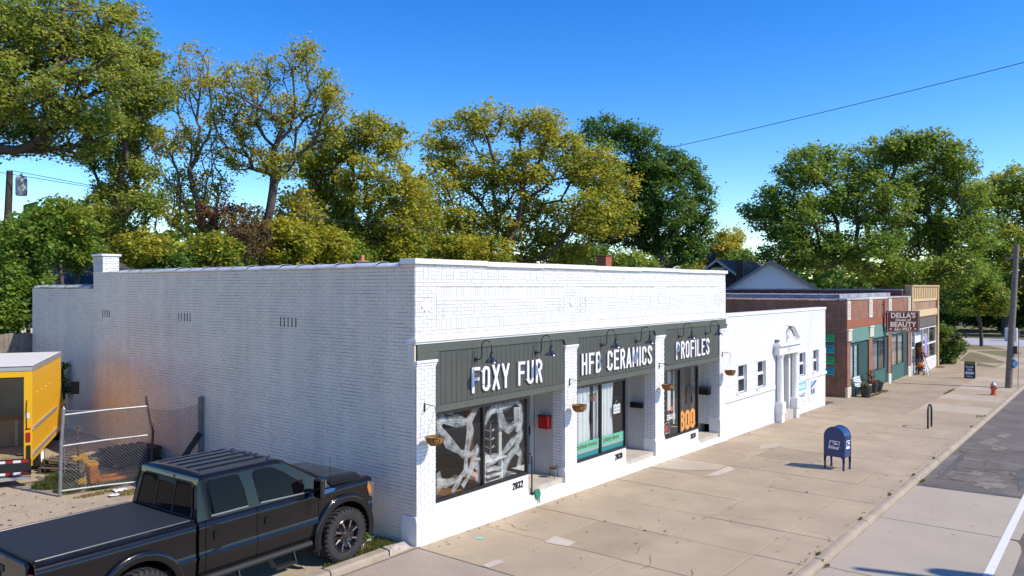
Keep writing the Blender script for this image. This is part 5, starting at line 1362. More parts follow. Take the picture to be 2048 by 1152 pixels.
# ---- hydrant
hz = sz(34.1); H = Vector((34.1,-5.12,hz))
t = thing('fire_hydrant', 'orange fire hydrant with a silver cap on the pavement edge', 'hydrant', H)
M_HYD = mat('hydrant orange', (0.58,0.085,0.02), 0.5, var=0.12, vscale=10)
MB().lathe([(0.0,0.0),(0.145,0.0),(0.145,0.05),(0.095,0.06),(0.095,0.40),(0.125,0.41),(0.125,0.45),(0.10,0.455)], H, 18).build('barrel', M_HYD, t, smooth=True)
MB().lathe([(0.10,0.455),(0.125,0.46),(0.12,0.50),(0.09,0.56),(0.05,0.59),(0.04,0.60),(0.04,0.65),(0.0,0.655)], H, 18).build('bonnet', mat('silver paint', (0.50,0.50,0.50), 0.4, metal=0.4), t, smooth=True)
for d_, r_, l_ in (((0,-1,0),0.055,0.16),((0,1,0),0.045,0.14),((-1,0,0),0.045,0.14)):
    MB().lathe([(0.0,l_),(r_,l_),(r_,l_-0.05),(r_*0.8,l_-0.05),(r_*0.8,0.05)], H+Vector((0,0,0.33)), 12, d_).build('nozzle', M_HYD, t, smooth=True)
# ---- bike rack
rz = sz(21.1)
t = tag(MB().tube([(20.80,-4.60,rz-0.02),(20.80,-4.60,rz+0.62)]+[(21.10-0.30*math.cos(a),-4.605,rz+0.62+0.20*math.sin(a)) for a in [PI*k/12 for k in range(1,12)]]+[(21.40,-4.61,rz+0.62),(21.40,-4.61,rz-0.02)], 0.033, 10).build('bike_rack', mat('black powder coat', (0.010,0.012,0.016), 0.35), None, smooth=True), 'black steel hoop bike rack standing on the pavement', 'bike rack')
# ---- USPS collection box
mz = sz(11.85)
mbx = thing('collection_box', 'blue postal collection box on four legs standing on the sidewalk', 'mailbox', (11.86,-3.99,mz), math.radians(-8))
M_USB = mat('postal blue', (0.012,0.045,0.16), 0.38, var=0.06, vscale=6, coat=0.2)
W2, D2 = 0.275, 0.19           # half width across the arched face, half depth
prof = [(-W2,0.34),(W2,0.34)] + [(W2,0.86)] + [(W2*math.cos(a), 0.86+0.275*math.sin(a)) for a in [PI*k/16 for k in range(1,16)]] + [(-W2,0.86)]
mb = MB(); mb.prism(prof, lambda p,q,d: (d,p,q), -D2, D2); mb.build('box_body', M_USB, mbx, smooth=True, bevel=0.008)
for sx in (-1,1):
    mb = MB(); mb.prism([(-W2-0.008,0.20),(-W2-0.008,0.86)]+[((W2+0.008)*math.cos(a), 0.86+0.283*math.sin(a)) for a in [PI-PI*k/16 for k in range(1,16)]]+[(W2+0.008,0.86),(W2+0.008,0.20),(W2-0.05,0.20),(W2-0.06,0.30),(W2-0.10,0.345),(-W2+0.10,0.345),(-W2+0.06,0.30),(-W2+0.05,0.20)], lambda p,q,d: (d,p,q), sx*D2, sx*(D2+0.012)); mb.build('end_panel', M_USB, mbx)
for sx in (-1,1):
    for sy in (-1,1):
        B('leg', M_USB, mbx, (sx*D2-0.012*(sx<0),sy*(W2-0.028)-0.026,0.0,sx*D2+0.012*(sx>0)+0.0,sy*(W2-0.028)+0.026,0.34), (sx*D2-0.03,sy*(W2-0.028)-0.035,0.0,sx*D2+0.03,sy*(W2-0.028)+0.035,0.012))
M_STK = mat('sticker white', (0.75,0.76,0.80), 0.5); M_STB = mat('sticker navy', (0.01,0.03,0.11), 0.5)
def usps(face):
    if face == 'x': fn = lambda p,q,d: (-D2-0.013-d, -p, q)
    else: fn = lambda p,q,d: (p*0.85, -W2-0.010-d, q+0.02)
    st = MB(); st.prism([(-0.155,0.555),(0.115,0.545),(0.155,0.765),(-0.115,0.775)], fn, 0.0, 0.002); st_ = st.build('sticker', M_STK, mbx)
    e = MB(); e.prism([(-0.118,0.62),(0.112,0.612),(0.133,0.745),(-0.097,0.753)], fn, 0.0025, 0.0035); e.build('emblem_field', M_STB, st_)
    e = MB(); e.prism([(-0.095,0.745),(0.03,0.728),(0.10,0.700),(0.112,0.685),(0.07,0.672),(-0.02,0.650),(-0.112,0.628),(0.01,0.676),(0.02,0.690),(-0.03,0.712)], fn, 0.004, 0.005); e.build('eagle_emblem', M_STK, st_)
    if face == 'x': text('lettering', 'UNITED STATES POSTAL SERVICE', 0.03, (-D2-0.0165,0.125,0.572), (0,-1,0.0), (0,0,1), M_STB, st_, ext=0.0004, xs_=0.46)
usps('x'); usps('y')
B('pull_door', M_USB, mbx, (-D2+0.02,-W2-0.012,0.80,D2-0.02,-W2-0.001,0.92))
# ---- utility pole on the right
pz = sz(38.25)
up = thing('utility_pole', 'leaning grey wooden utility pole by the kerb near the hydrant', 'utility pole', (38.25,-5.34,pz))
M_POLE = mat('grey pole wood', (0.21,0.17,0.14), 0.9, var=0.25, vscale=6, bump=0.5, bscale=30)
MB().tube([(38.25,-5.34,pz-0.1),(38.33,-5.45,pz+2.5),(38.43,-5.57,pz+5.0),(38.53,-5.68,pz+7.55)], [0.17,0.16,0.145,0.125], 12).build('post', M_POLE, up, smooth=True)
MB().bar((38.3,-5.2,6.15),(39.2,-7.6,6.2),0.09,0.11).build('crossarm', M_POLE, up)
B('pole_box', M_BLACK, up, (38.2,-5.72,1.15,38.42,-5.58,1.55)); 
mb = MB(); mb.prism([(-5.66,0.40),(-5.80,0.64),(-5.66,0.88),(-5.52,0.64)], lambda p,q,d: (d,p,q), 38.12, 38.135); mb.build('diamond_plate', mat('pale blue plate', (0.30,0.55,0.72), 0.4), up)
B('sign_plate', mat('blue side plate', (0.02,0.14,0.25), 0.4), up, (38.16,-5.62,0.40,38.19,-5.50,0.86))
MB().tube([(38.4,-5.75,pz),(38.5,-5.78,pz+3.0)], 0.02, 6).build('conduit', M_STEEL, up)
# ---- overhead wire
pts = [(26.0+0.0,-14+i*3.2, 14.4-0.32*i*0.27*3.2+0.012*(i-9)**2-0.9) for i in range(17)]
pts = []
for i in range(21):
    t_ = i/20; y_ = -14+58*t_; pts.append((26.0, y_, 14.28-0.0785*(y_+14)+0.9*(2*t_-1)**2-0.9+0.9*0))
tag(MB().tube(pts, 0.014, 4).build('overhead_wire', M_BLACK, None), 'thin dark overhead wire sloping across the sky', 'wire')
# ---- far grey cabinet
o = B('utility_cabinet', mat('pale grey cabinet', (0.55,0.54,0.51), 0.6), None, (96.3,-0.6,sz(96.3)-0.02,97.3,0.6,sz(96.3)+1.5), bevel=0.03); tag(o, 'pale grey utility cabinet standing across the far street', 'cabinet')
# ---- chimneys seen above the roof line
M_RBR = mat('orange red chimney brick', (0.40,0.12,0.06), 0.85, var=0.2, vscale=14)
t = thing('roof_chimney', 'square red brick chimney above the front parapet', 'chimney', (23.4,10.3,3.25))
for i in range(44):
    z0 = 3.25+i*0.066; e_ = 0.004*(i % 2)
    B('brick_course', M_RBR, t, (23.15+e_,10.05+e_,z0+0.003,23.70-e_,10.60-e_,z0+0.063))
B('flue_cap', mat('dark chimney cap', (0.16,0.055,0.04), 0.9), t, (23.13,10.03,6.155,23.72,10.62,6.21))
t = thing('clay_chimney', 'small brick chimney with a sloped cap and clay pot behind the side coping', 'chimney', (11.5,14.7,4.06))
B('stack', mat('dark red brick', (0.13,0.055,0.045), 0.9, var=0.2, vscale=14), t, (11.28,14.48,4.06,11.72,14.92,5.68))
mb = MB(); mb.add([(11.24,14.44,5.681),(11.76,14.44,5.681),(11.76,14.96,5.681),(11.24,14.96,5.681),(11.40,14.60,5.77),(11.60,14.60,5.77),(11.60,14.80,5.77),(11.40,14.80,5.77)],[(0,3,2,1),(4,5,6,7),(0,1,5,4),(1,2,6,5),(2,3,7,6),(3,0,4,7)]); mb.build('sloped_cap', mat('mortar cap', (0.27,0.16,0.11), 0.9), t)
B('clay_pot', mat('clay pot', (0.48,0.20,0.08), 0.8), t, (11.42,14.62,5.771,11.58,14.78,5.97))
# ---- pole across the street, off to the right: its shadow lies on the near lane
t = thing('street_pole', 'tall wooden street pole with a transformer across the road', 'utility pole', (7.45,-16.3,-0.25))
MB().tube([(7.45,-16.3,-0.3),(7.45,-16.3,9.9)], [0.15,0.10], 10).build('post', M_POLE, t, smooth=True)
MB().lathe([(0,0),(0.2,0),(0.22,0.05),(0.22,0.7),(0.16,0.8),(0,0.84)], (7.78,-16.2,7.9), 14).build('transformer_can', M_STEEL, t, smooth=True)
# ================================================================ BLACK PICKUP (local: x forward, y left, z up; right side at y=-0.965)
pk = thing('pickup_truck', 'black crew cab pickup truck parked nose to the white side wall', 'pickup truck', (-0.537, 1.384, 0.0), math.radians(2.2))
def car_paint():
    m = mat('black car paint', (0.006,0.006,0.007), 0.25, spec=0.12, coat=0.7)
    return m
M_CAR = car_paint()
M_CARG = mat('tinted car glass', (0.003,0.003,0.004), 0.02, spec=0.14)
M_PLA = mat('black plastic', (0.012,0.012,0.013), 0.6)
M_CHROME = mat('chrome', (0.75,0.76,0.78), 0.08, metal=1.0)
M_TIRE = mat('tyre rubber', (0.028,0.026,0.025), 0.85, var=0.2, vscale=10)
M_RIM = mat('milled black rim', (0.02,0.018,0.022), 0.2, coat=0.6)
M_MILL = mat('milled aluminium', (0.55,0.53,0.57), 0.2, metal=1.0)
M_TON = mat('tonneau vinyl', (0.020,0.021,0.027), 0.6, bump=0.15, bscale=200)
M_RED = mat('red lens', (0.35,0.008,0.008), 0.15, coat=0.5); M_AMB = mat('amber lens', (0.55,0.16,0.02), 0.15, coat=0.5); M_CLR = mat('clear lens', (0.10,0.10,0.11), 0.08, coat=0.5)
PV = [(0.50,0.875),(0.58,0.915),(0.66,0.935),(0.775,0.945),(0.80,0.960),(0.815,0.965),(0.83,0.960),(0.855,0.944),(0.95,0.940),(1.05,0.938),(1.14,0.940),(1.19,0.948),(1.225,0.952),(1.25,0.944),(1.28,0.935),(1.305,0.915),(1.32,0.885)]
def yprof(z):
    for (z0,y0),(z1,y1) in zip(PV[:-1], PV[1:]):
        if z <= z1: return y0+(y1-y0)*max(0,min(1,(z-z0)/(z1-z0)))
    return PV[-1][1]
WF, WR, RW = -0.77, -4.33, 0.455
def archz(u, uc, R=0.555, zc=0.50):
    d = abs(u-uc)
    return zc+math.sqrt(max(0, R*R-d*d)) if d < R else 0
def side_panel(name, u0, u1, sgn, zlist=None, slant=0.0, mat_=None, n=None):
    us = [u0+(u1-u0)*i/(n or max(4,int((u1-u0)/0.045))) for i in range((n or max(4,int((u1-u0)/0.045)))+1)]
    zl = zlist or [p[0] for p in PV]
    P = []
    for u in us:
        zb = max(0.55, archz(u, WF), archz(u, WR)); 
        P.append([(u, sgn*yprof(max(z,zb)), max(z,zb)) for z in zl])
    mb = MB(); mb.grid(P)
    # inward return on the outer edges so panels have thickness
    for row in (P[0], P[-1]):
        mb.grid([row, [(p[0], p[1]-sgn*0.03, p[2]) for p in row]])
    low_ = [r[0] for r in P]; mb.grid([low_, [(p[0], p[1]-sgn*0.05, p[2]) for p in low_]])
    top = [r[-1] for r in P]; mb.grid([top, [(p[0], p[1]-sgn*0.10, p[2]+0.004) for p in top]])
    return mb.build(name, mat_ or M_CAR, pk, smooth=True, weld=True)
for s_ in (-1, 1):
    side_panel('bed_side', -5.60, -3.515, s_)
    side_panel('cab_corner', -3.465, -3.365, s_)
    d1 = side_panel('rear_door', -3.355, -2.505, s_)
    d2 = side_panel('front_door', -2.495, -1.325, s_)
    side_panel('front_fender', -1.315, -0.13, s_)
    for d_, hu in ((d1, -3.20), (d2, -2.33)):
        mb = MB(); y_ = s_*(yprof(1.08)+0.002)
        mb.rbox((hu, y_+s_*0.012, 1.085), (0.035,0.012,0.055), (1,0,0), (0,1,0), (0,0,1)); mb.build('handle', M_CAR, d_, bevel=0.008)
    # wheel arch flares
    for uc, nm in ((WF,'front'), (WR,'rear')):
        P = []
        for k in range(29):
            a = math.radians(-14+208*k/28)
            row = []
            for (rr, yy) in ((0.66,0.93),(0.655,0.975),(0.63,0.995),(0.58,1.000),(0.535,0.985),(0.53,0.93)):
                row.append((uc+math.cos(a)*rr, s_*yy, 0.50+math.sin(a)*rr*0.985))
            P.append(row)
        mb = MB(); mb.grid(P); mb.build('fender_flare', M_CAR, pk, smooth=True)
        # dark wheel housing
        P = []
        for k in range(17):
            a = math.radians(-10+200*k/16); P.append([(uc+math.cos(a)*0.56, s_*yy, 0.50+math.sin(a)*0.56) for yy in (0.93,0.5)])
        mb = MB(); mb.grid(P); mb.build('wheel_housing', M_PLA, pk, smooth='all')
    # side rail step with two drop steps
    mb = MB(); mb.prism([(0.86,0.47),(0.98,0.47),(0.99,0.50),(0.97,0.55),(0.87,0.55)], lambda p,q,d: (d,s_*p,q), -3.42, -1.47); st = mb.build('step_bar', M_PLA, pk, bevel=0.008)
    for u in (-3.05, -2.05):
        mb = MB(); mb.bar((u-0.26,s_*0.98,0.49),(u-0.20,s_*1.04,0.35),0.02,0.06); mb.bar((u+0.18,s_*0.98,0.49),(u+0.18,s_*1.04,0.35),0.02,0.06); mb.rbox((u-0.01,s_*1.04,0.34), (0.20,0.05,0.02), (1,0,0),(0,1,0),(0,0,1)); mb.build('drop_step', M_PLA, st)
    # lower trim strip and window surrounds on the greenhouse
    def gy(z): return 0.885-(z-1.32)*0.205
    GH = [(-3.46,1.318),(-1.02,1.318),(-1.10,1.40),(-1.92,1.875),(-2.3,1.895),(-3.30,1.895),(-3.39,1.86)]
    mb = MB(); mb.poly([(u, s_*gy(z), z) for u, z in GH]); gh = mb.build('cab_pillar', M_CAR, pk)
    def pane_(name, pts, trim):
        mb = MB(); mb.prism(pts, lambda p,q,d: (p, s_*(gy(q)+d), q), -0.002, 0.006); g_ = mb.build('window', M_CARG, pk)
        cx_ = sum(p[0] for p in pts)/len(pts); cz_ = sum(p[1] for p in pts)/len(pts)
        mb = MB(); mb.tube([(u, s_*(gy(z)+0.004), z) for u, z in pts+[pts[0]]], 0.011, 5); mb.build('window_trim', M_CAR if trim else M_PLA, g_, smooth=True)
        mb = MB(); lo = [p for p in pts if p[1] < 1.40]; lo.sort(); mb.bar((lo[0][0], s_*(gy(lo[0][1])+0.012), lo[0][1]-0.012), (lo[-1][0], s_*(gy(lo[-1][1])+0.012), lo[-1][1]-0.012), 0.014, 0.02); mb.build('belt_strip', mat('satin grey strip', (0.20,0.21,0.22), 0.35), g_)
    pane_('rear', [(-3.24,1.375),(-2.62,1.375),(-2.66,1.62),(-2.72,1.82),(-2.76,1.845),(-3.21,1.85),(-3.25,1.81)], True)
    pane_('front', [(-2.40,1.375),(-2.10,1.375),(-1.92,1.345),(-1.58,1.345),(-1.55,1.46),(-1.95,1.74),(-2.12,1.83),(-2.20,1.845),(-2.43,1.85),(-2.47,1.81)], True)
    # tow mirror
    mr = MB(); mr.rbox((-1.47, s_*1.14, 1.42), (0.045,0.10,0.155), (1,0,0),(0,1,0),(0,0,1)); mo = mr.build('mirror', M_PLA, pk, bevel=0.025)
    B('mirror_cap', M_CHROME, mo, (-1.42, s_*1.14-0.095, 1.44, -1.405, s_*1.14+0.095, 1.57), bevel=0.012)
    B('mirror_glass', M_CARG, mo, (-1.522, s_*1.14-0.08, 1.29, -1.517, s_*1.14+0.08, 1.55)); B('turn_lamp', M_AMB, mo, (-1.423, s_*1.14-0.03, 1.33, -1.418, s_*1.14+0.06, 1.38))
    MB().bar((-1.50, s_*0.88, 1.36),(-1.48, s_*1.06, 1.37),0.05,0.05).build('mirror_arm', M_PLA, mo)
    # fender badge, lights, mud flap
    mb = MB(); mb.prism([(-1.30,1.245),(-1.02,1.262),(-0.95,1.285),(-1.02,1.30),(-1.30,1.30)], lambda p,q,d: (p, s_*(yprof(q)+d), q), 0.0, 0.008); bd_ = mb.build('fender_badge', M_CHROME, pk)
    mb = MB(); mb.prism([(-1.28,1.258),(-1.03,1.272),(-1.00,1.284),(-1.04,1.291),(-1.28,1.290)], lambda p,q,d: (p, s_*(yprof(q)+d), q), 0.0085, 0.010); mb.build('badge_inset', M_PLA, bd_)
    mb = MB(); mb.box(-1.36, s_*0.72, 0.28, -1.34, s_*0.99, 0.72); mb.build('mud_flap', M_PLA, pk)
    mb = MB(); mb.prism([(-0.20,1.0),(-0.13,0.98),(-0.10,1.05),(-0.10,1.23),(-0.24,1.265),(-0.26,1.16)], lambda p,q,d: (p, s_*(yprof(q)+d), q), -0.30, 0.012); hl = mb.build('headlight', M_CLR, pk)
    mb = MB(); mb.prism([(-0.255,1.165),(-0.205,1.05),(-0.155,1.045),(-0.165,1.14),(-0.225,1.25)], lambda p,q,d: (p, s_*(yprof(q)+d), q), 0.0125, 0.016); mb.build('side_marker', M_AMB, hl)
    B('tail_light', M_RED, pk, (-5.635, s_*0.80, 0.85, -5.56, s_*0.945, 1.22), bevel=0.012)
    # bed rail cap and bed rail tubes
    mb = MB(); mb.prism([(0.915,1.300),(0.93,1.325),(0.91,1.345),(0.82,1.348),(0.80,1.32)], lambda p,q,d: (d,s_*p,q), -5.60, -3.52); mb.build('bed_rail', M_CAR, pk, smooth=True)
# wheels
def wheel(uc, s_):
    wroot = MB()
    c = Vector((uc, s_*0.86, 0.46))
    prof = [(0.275,-0.135),(0.33,-0.15),(0.40,-0.155),(0.435,-0.13),(0.447,-0.06),(0.447,0.06),(0.435,0.13),(0.40,0.155),(0.33,0.15),(0.275,0.135)]
    wroot.lathe(prof, c, 40, (0,s_,0))
    for k in range(34):
        for (off, hw, lat, tw) in ((0.0,0.055,0.085,0.3),(0.5,0.055,-0.085,-0.3),(0.25,0.03,0.015,0.8),(0.0,0.025,0.148,0.0)):
            a = 2*PI*(k+off)/34; rd_ = Vector((math.cos(a),0,math.sin(a))); tg = Vector((-math.sin(a),0,math.cos(a))); yy = Vector((0,s_,0))
            rr = 0.449 if lat < 0.14 else 0.425
            ta = (tg*math.cos(tw)+yy*math.sin(tw)); ya = ta.cross(rd_)
            wroot.rbox(c+rd_*rr+yy*lat, (0.016 if lat != 0.015 else 0.022, hw if lat < 0.14 else 0.012, 0.010), ta, ya, rd_)
    wh = wroot.build('wheel', M_TIRE, pk)
    mb = MB(); mb.lathe([(0.275,0.135),(0.282,0.142),(0.272,0.15),(0.255,0.125),(0.25,0.05),(0.20,0.02),(0.0,0.01)], c, 32, (0,s_,0)); mb.build('rim', M_RIM, wh, smooth=True)
    mb = MB(); ms = MB()
    for k in range(8):
        a = 2*PI*k/8; b = a+0.38
        yy = Vector((0,s_,0))
        p0 = c+Vector((math.cos(a),0,math.sin(a)))*0.06+yy*0.115; p1 = c+Vector((math.cos(b),0,math.sin(b)))*0.255+yy*0.128
        mb.bar(p0,p1,0.045,0.03,up=yy); ms.bar(p0.lerp(p1,0.45)+yy*0.017,p1+yy*0.014,0.016,0.004,up=yy)
    mb.lathe([(0.075,0.09),(0.075,0.125),(0.055,0.14),(0.0,0.145)], c, 16, (0,s_,0))
    mb.build('spokes', M_RIM, wh)
    for k in range(24):
        a = 2*PI*k/24; p = c+Vector((math.cos(a),0,math.sin(a)))*0.268+Vector((0,s_*0.143,0)); ms.rbox(p,(0.006,0.005,0.006),(1,0,0),(0,1,0),(0,0,1))
    ms.build('milled_edges', M_MILL, wh, kind='stuff')
for s_ in (-1, 1):
    for uc in (WF, WR): wheel(uc, s_)
# roof with pressed ribs
P = []
nu, nv = 40, 120
for i in range(nu+1):
    u = -3.36+(1.50)*i/nu
    row = []
    for j in range(nv+1):
        v = -1+2*j/nv; y_ = v*0.775
        e = abs(v)
        z = 1.952-0.025*v*v-0.055*max(0,(e-0.90)/0.10)**2
        fr = (u+3.36)/1.50
        z -= 0.05*max(0,(fr-0.90)/0.10)**2*0.8 + 0.045*max(0,(0.05-fr)/0.05)**2
        if e < 0.80 and 0.10 < fr < 0.90:
            rib = math.sin((v*0.5+0.5)*PI*12); z -= 0.015*min(1.0,max(0, rib)*1.8)
        row.append((u, y_, z))
    P.append(row)
mb = MB(); mb.grid(P); mb.build('roof', M_CAR, pk, smooth='all')
for s_ in (-1,1):
    mb = MB(); mb.grid([[(u, s_*0.768, 1.885), (u, s_*0.782, 1.893), (u, s_*0.783, 1.90), (u, s_*0.775, 1.9)] for u in (-3.34,-2.6,-1.92)]); mb.build('drip_rail', M_CAR, pk, smooth=True)
# cab back wall and sliding rear window
back = [(-3.468,1.10,0.90),(-3.465,1.32,0.885),(-3.43,1.50,0.845),(-3.40,1.70,0.805),(-3.375,1.86,0.775),(-3.36,1.905,0.765)]
mb = MB(); mb.grid([[(u, y_*k/6, z) for k in range(-6,7)] for (u,z,y_) in back]); mb.build('cab_back', M_CAR, pk, smooth='all')
def bu(z):
    for (u0,z0,_),(u1,z1,_) in zip(back[:-1], back[1:]):
        if z <= z1: return u0+(u1-u0)*(z-z0)/(z1-z0)
    return -3.36
def rear_glass(pts, name, m, off=0.008):
    mb = MB(); mb.prism(pts, lambda p,q,d: (bu(q)-d, p, q), -0.002, off); return mb.build(name, m, pk)
rg = rear_glass([(-0.74,1.36),(0.74,1.36),(0.735,1.45),(0.66,1.80),(0.60,1.83),(-0.60,1.83),(-0.66,1.80),(-0.735,1.45)], 'rear_window', M_CARG, 0.006)
for y_ in (-0.24, 0.24): rear_glass([(y_-0.012,1.365),(y_+0.012,1.365),(y_+0.012,1.825),(y_-0.012,1.825)], 'slider_frame', M_PLA, 0.013)
rear_glass([(-0.22,1.76),(0.22,1.76),(0.22,1.82),(-0.22,1.82)], 'sunshade_strip', M_PLA, 0.011)
rear_glass([(-0.15,1.845),(0.15,1.845),(0.15,1.885),(-0.15,1.885)], 'brake_lamp', mat('smoked lens', (0.10,0.06,0.06), 0.15), 0.02)
mb = MB(); mb.tube([(bu(z)-0.008,y_,z) for y_,z in [(-0.74,1.36),(0.74,1.36),(0.735,1.45),(0.66,1.80),(0.60,1.83),(-0.60,1.83),(-0.66,1.80),(-0.735,1.45),(-0.74,1.36)]], 0.012, 5); mb.build('window_seal', M_PLA, rg)
# windshield
mb = MB(); mb.grid([[(-1.06-0.88*t_+0.07*(1-(k/5)**2), (0.84-0.14*t_)*k/5, 1.395+0.485*t_+0.012*math.sin(PI*t_)) for k in range(-5,6)] for t_ in (0,0.25,0.5,0.75,1.0)]); mb.build('windshield', M_CARG, pk, smooth='all')
for s_ in (-1,1): MB().bar((-1.00,s_*0.845,1.39),(-1.93,s_*0.735,1.885),0.05,0.05).build('a_pillar', M_CAR, pk, bevel=0.012)
# hood
P = []
for i in range(15):
    t_ = i/14; u = -1.02+0.88*t_; row = []
    for k in range(-14,15):
        v = k/14; e = abs(v); y_ = v*0.915
        z = 1.432-0.02*v*v
        if e > 0.80: z -= 0.075*((e-0.80)/0.20)**1.5+0.0
        if 0.55 < e < 0.80: z += 0.012*math.sin((e-0.55)/0.25*PI)
        if 0.83 < e < 0.87: z -= 0.008
        z -= 0.055*t_**2 + (0.06*max(0,(t_-0.88)/0.12)**2)
        row.append((u-0.05*v*v*t_, y_*(1-0.03*t_), z))
    P.append(row)
mb = MB(); mb.grid(P); hd = mb.build('hood', M_CAR, pk, smooth='all')
mb = MB()
for y0 in (-0.45, 0.30): mb.tube([(-1.0,y0,1.445),(-0.93,y0+0.5,1.462)], 0.008, 4)
mb.build('wiper', M_PLA, pk)
B('cowl', M_PLA, pk, (-1.12,-0.84,1.30,-0.99,0.84,1.418)); MB().tube([(-0.95,-0.80,1.40),(-0.97,-0.82,1.80)], 0.004, 4).build('antenna', M_PLA, pk)
# front end
gr = B('grille', M_PLA, pk, (-0.20,-0.62,0.98,-0.085,0.62,1.30), bevel=0.02)
for z_ in (1.06,1.15,1.24): B('grille_bar', M_CHROME, gr, (-0.084,-0.58,z_-0.02,-0.07,0.58,z_+0.02), bevel=0.006)
mb = MB(); mb.grid([[(-0.02-0.14*abs(k/8)**3*1.2, 0.93*k/8, z_) for k in range(-8,9)] for z_ in (0.62,0.70,0.86,0.94)]); mb.grid([[(-0.02-0.14*abs(k/8)**3*1.2-dx, 0.93*k/8, 0.94) for k in range(-8,9)] for dx in (0,0.12)]); mb.build('front_bumper', M_CHROME, pk, smooth=True)
# bed: tailgate, tonneau cover, rear bumper
mb = MB(); mb.prism([(-0.80,0.72),(0.80,0.72),(0.80,1.30),(0.76,1.335),(-0.76,1.335),(-0.80,1.30)], lambda p,q,d: (d,p,q), -5.65, -5.58); tg = mb.build('tailgate', M_CAR, pk, bevel=0.015)
MB().lathe([(0,0.0),(0.10,0.0),(0.10,0.006),(0.085,0.008),(0,0.008)], (-5.651,0.0,1.06), 20, (-1,0,0)).build('badge', M_PLA, tg)
mb = MB(); mb.box(-5.66,-0.18,1.12,-5.652,0.18,1.2); mb.build('tailgate_handle', M_PLA, tg)
P = [[(-5.575+2.05*i/20, 0.815*k/10, 1.352+0.010*(1-(k/10)**2)*math.sin(PI*i/20)+0.004*math.sin(i*PI/2)*0) for k in range(-10,11)] for i in range(21)]
mb = MB(); mb.grid(P); tn = mb.build('tonneau_cover', M_TON, pk, smooth='all')
for s_ in (-1,1): MB().tube([(-5.56,s_*0.822,1.352),(-3.54,s_*0.822,1.352)], 0.012, 6).build('cover_rail', mat('cover rail', (0.06,0.065,0.075), 0.3), tn)
B('cover_front', M_PLA, tn, (-3.53,-0.83,1.30,-3.475,0.83,1.345)); B('cover_rear_rail', M_PLA, tn, (-5.60,-0.80,1.337,-5.576,0.80,1.362))
B('rear_bumper', M_CHROME, pk, (-5.82,-0.93,0.52,-5.66,0.93,0.70), bevel=0.03)
B('underbody', M_PLA, pk, (-5.55,-0.82,0.52,-0.2,0.82,0.70), (-3.5,-0.86,0.44,-1.4,0.86,0.58))
B('bed_floor', M_PLA, pk, (-5.57,-0.83,0.70,-3.53,0.83,0.75)); B('cab_floor', M_PLA, pk, (-3.44,-0.86,0.60,-0.9,0.86,0.70))
for (a,b) in ((WF-0.2,WF+0.2),(WR-0.2,WR+0.2)): B('axle', M_PLA, pk, (a+0.12,-0.75,0.38,b-0.12,0.75,0.52))
# clearance lamps on the roof
for k in range(5):
    y_ = (-0.60,-0.28,-0.13,0.02,0.36)[k]
    P = [[(-2.04+0.10*(t_-0.5)+0.0, y_+0.042*math.cos(a)*(1-(2*t_-1)**2*0.75), 1.935+0.055*math.sin(a)*(1-(2*t_-1)**2*0.85)) for a in [PI*q/8 for q in range(9)]] for t_ in [q/8 for q in range(9)]]
    mb = MB(); mb.grid(P); mb.build('clearance_lamp', mat('smoked clearance lens', (0.03,0.03,0.035), 0.05, coat=1.0), pk, smooth='all')
# roof back closing strip
# ================================================================ YELLOW BOX TRUCK (local: x forward, rear at x=0, right side y=-1.0)
A_ = math.radians(60.6); Wt = 2.02
rx_, ry_ = -2.98, 8.83
lf = (-math.sin(A_), math.cos(A_))
bt = thing('box_truck', 'yellow box truck with its rear door open beside the shaded white wall', 'truck', (rx_+lf[0]*Wt/2, ry_+lf[1]*Wt/2, lotz(9.2)), A_)
G0 = lotz(9.2)
M_YEL = mat('yellow truck paint', (0.92,0.50,0.008), 0.48, var=0.03, vscale=2, spec=0.6, metal=0.3)
M_ALU = mat('truck aluminium', (0.55,0.55,0.55), 0.35, metal=0.6)
M_TW = mat('truck roof white', (0.86,0.83,0.76), 0.7, var=0.06)
_t = M_TW.node_tree; _tr = _t.nodes.new('ShaderNodeBsdfTranslucent'); _tr.inputs[0].default_value = (0.8,0.76,0.66,1)
_mx = _t.nodes.new('ShaderNodeMixShader'); _mx.inputs[0].default_value = 0.20
_t.links.new(_t.nodes['Principled BSDF'].outputs[0], _mx.inputs[1]); _t.links.new(_tr.outputs[0], _mx.inputs[2]); _t.links.new(_mx.outputs[0], _t.nodes['Material Output'].inputs['Surface'])
M_PLY = mat('plywood floor', (0.36,0.25,0.14), 0.7, var=0.25, vscale=5)
M_LINER = mat('truck liner', (0.42,0.40,0.35), 0.7, var=0.15, vscale=2)
hw = Wt/2; zt_ = 2.93-G0; zf = 0.62; L_ = 4.05
B('side_panel', M_YEL, bt, (0.04,-hw,0.50,L_,-hw+0.03,zt_-0.05)); B('side_panel', M_YEL, bt, (0.04,hw-0.03,0.50,L_,hw,zt_-0.05))
B('liner', M_LINER, bt, (0.06,-hw+0.031,zf,L_-0.05,-hw+0.05,zt_-0.06), (0.06,hw-0.05,zf,L_-0.05,hw-0.031,zt_-0.06), (L_-0.05,-hw+0.05,zf,L_-0.03,hw-0.05,zt_-0.06))
B('front_panel', M_YEL, bt, (L_-0.029,-hw+0.031,0.5,L_,hw-0.031,zt_-0.05))
mb = MB(); mb.poly([(-0.01,-hw-0.005,zt_),(L_+0.005,-hw-0.005,zt_),(L_+0.005,hw+0.005,zt_),(-0.01,hw+0.005,zt_)]); mb.build('roof', M_TW, bt)
B('roof_rail', M_ALU, bt, (0.0,-hw-0.014,zt_-0.11,L_,-hw-0.006,zt_-0.012), (-0.022,-hw,zt_-0.10,-0.011,hw,zt_-0.02), (0.0,hw+0.006,zt_-0.11,L_,hw+0.014,zt_-0.012))
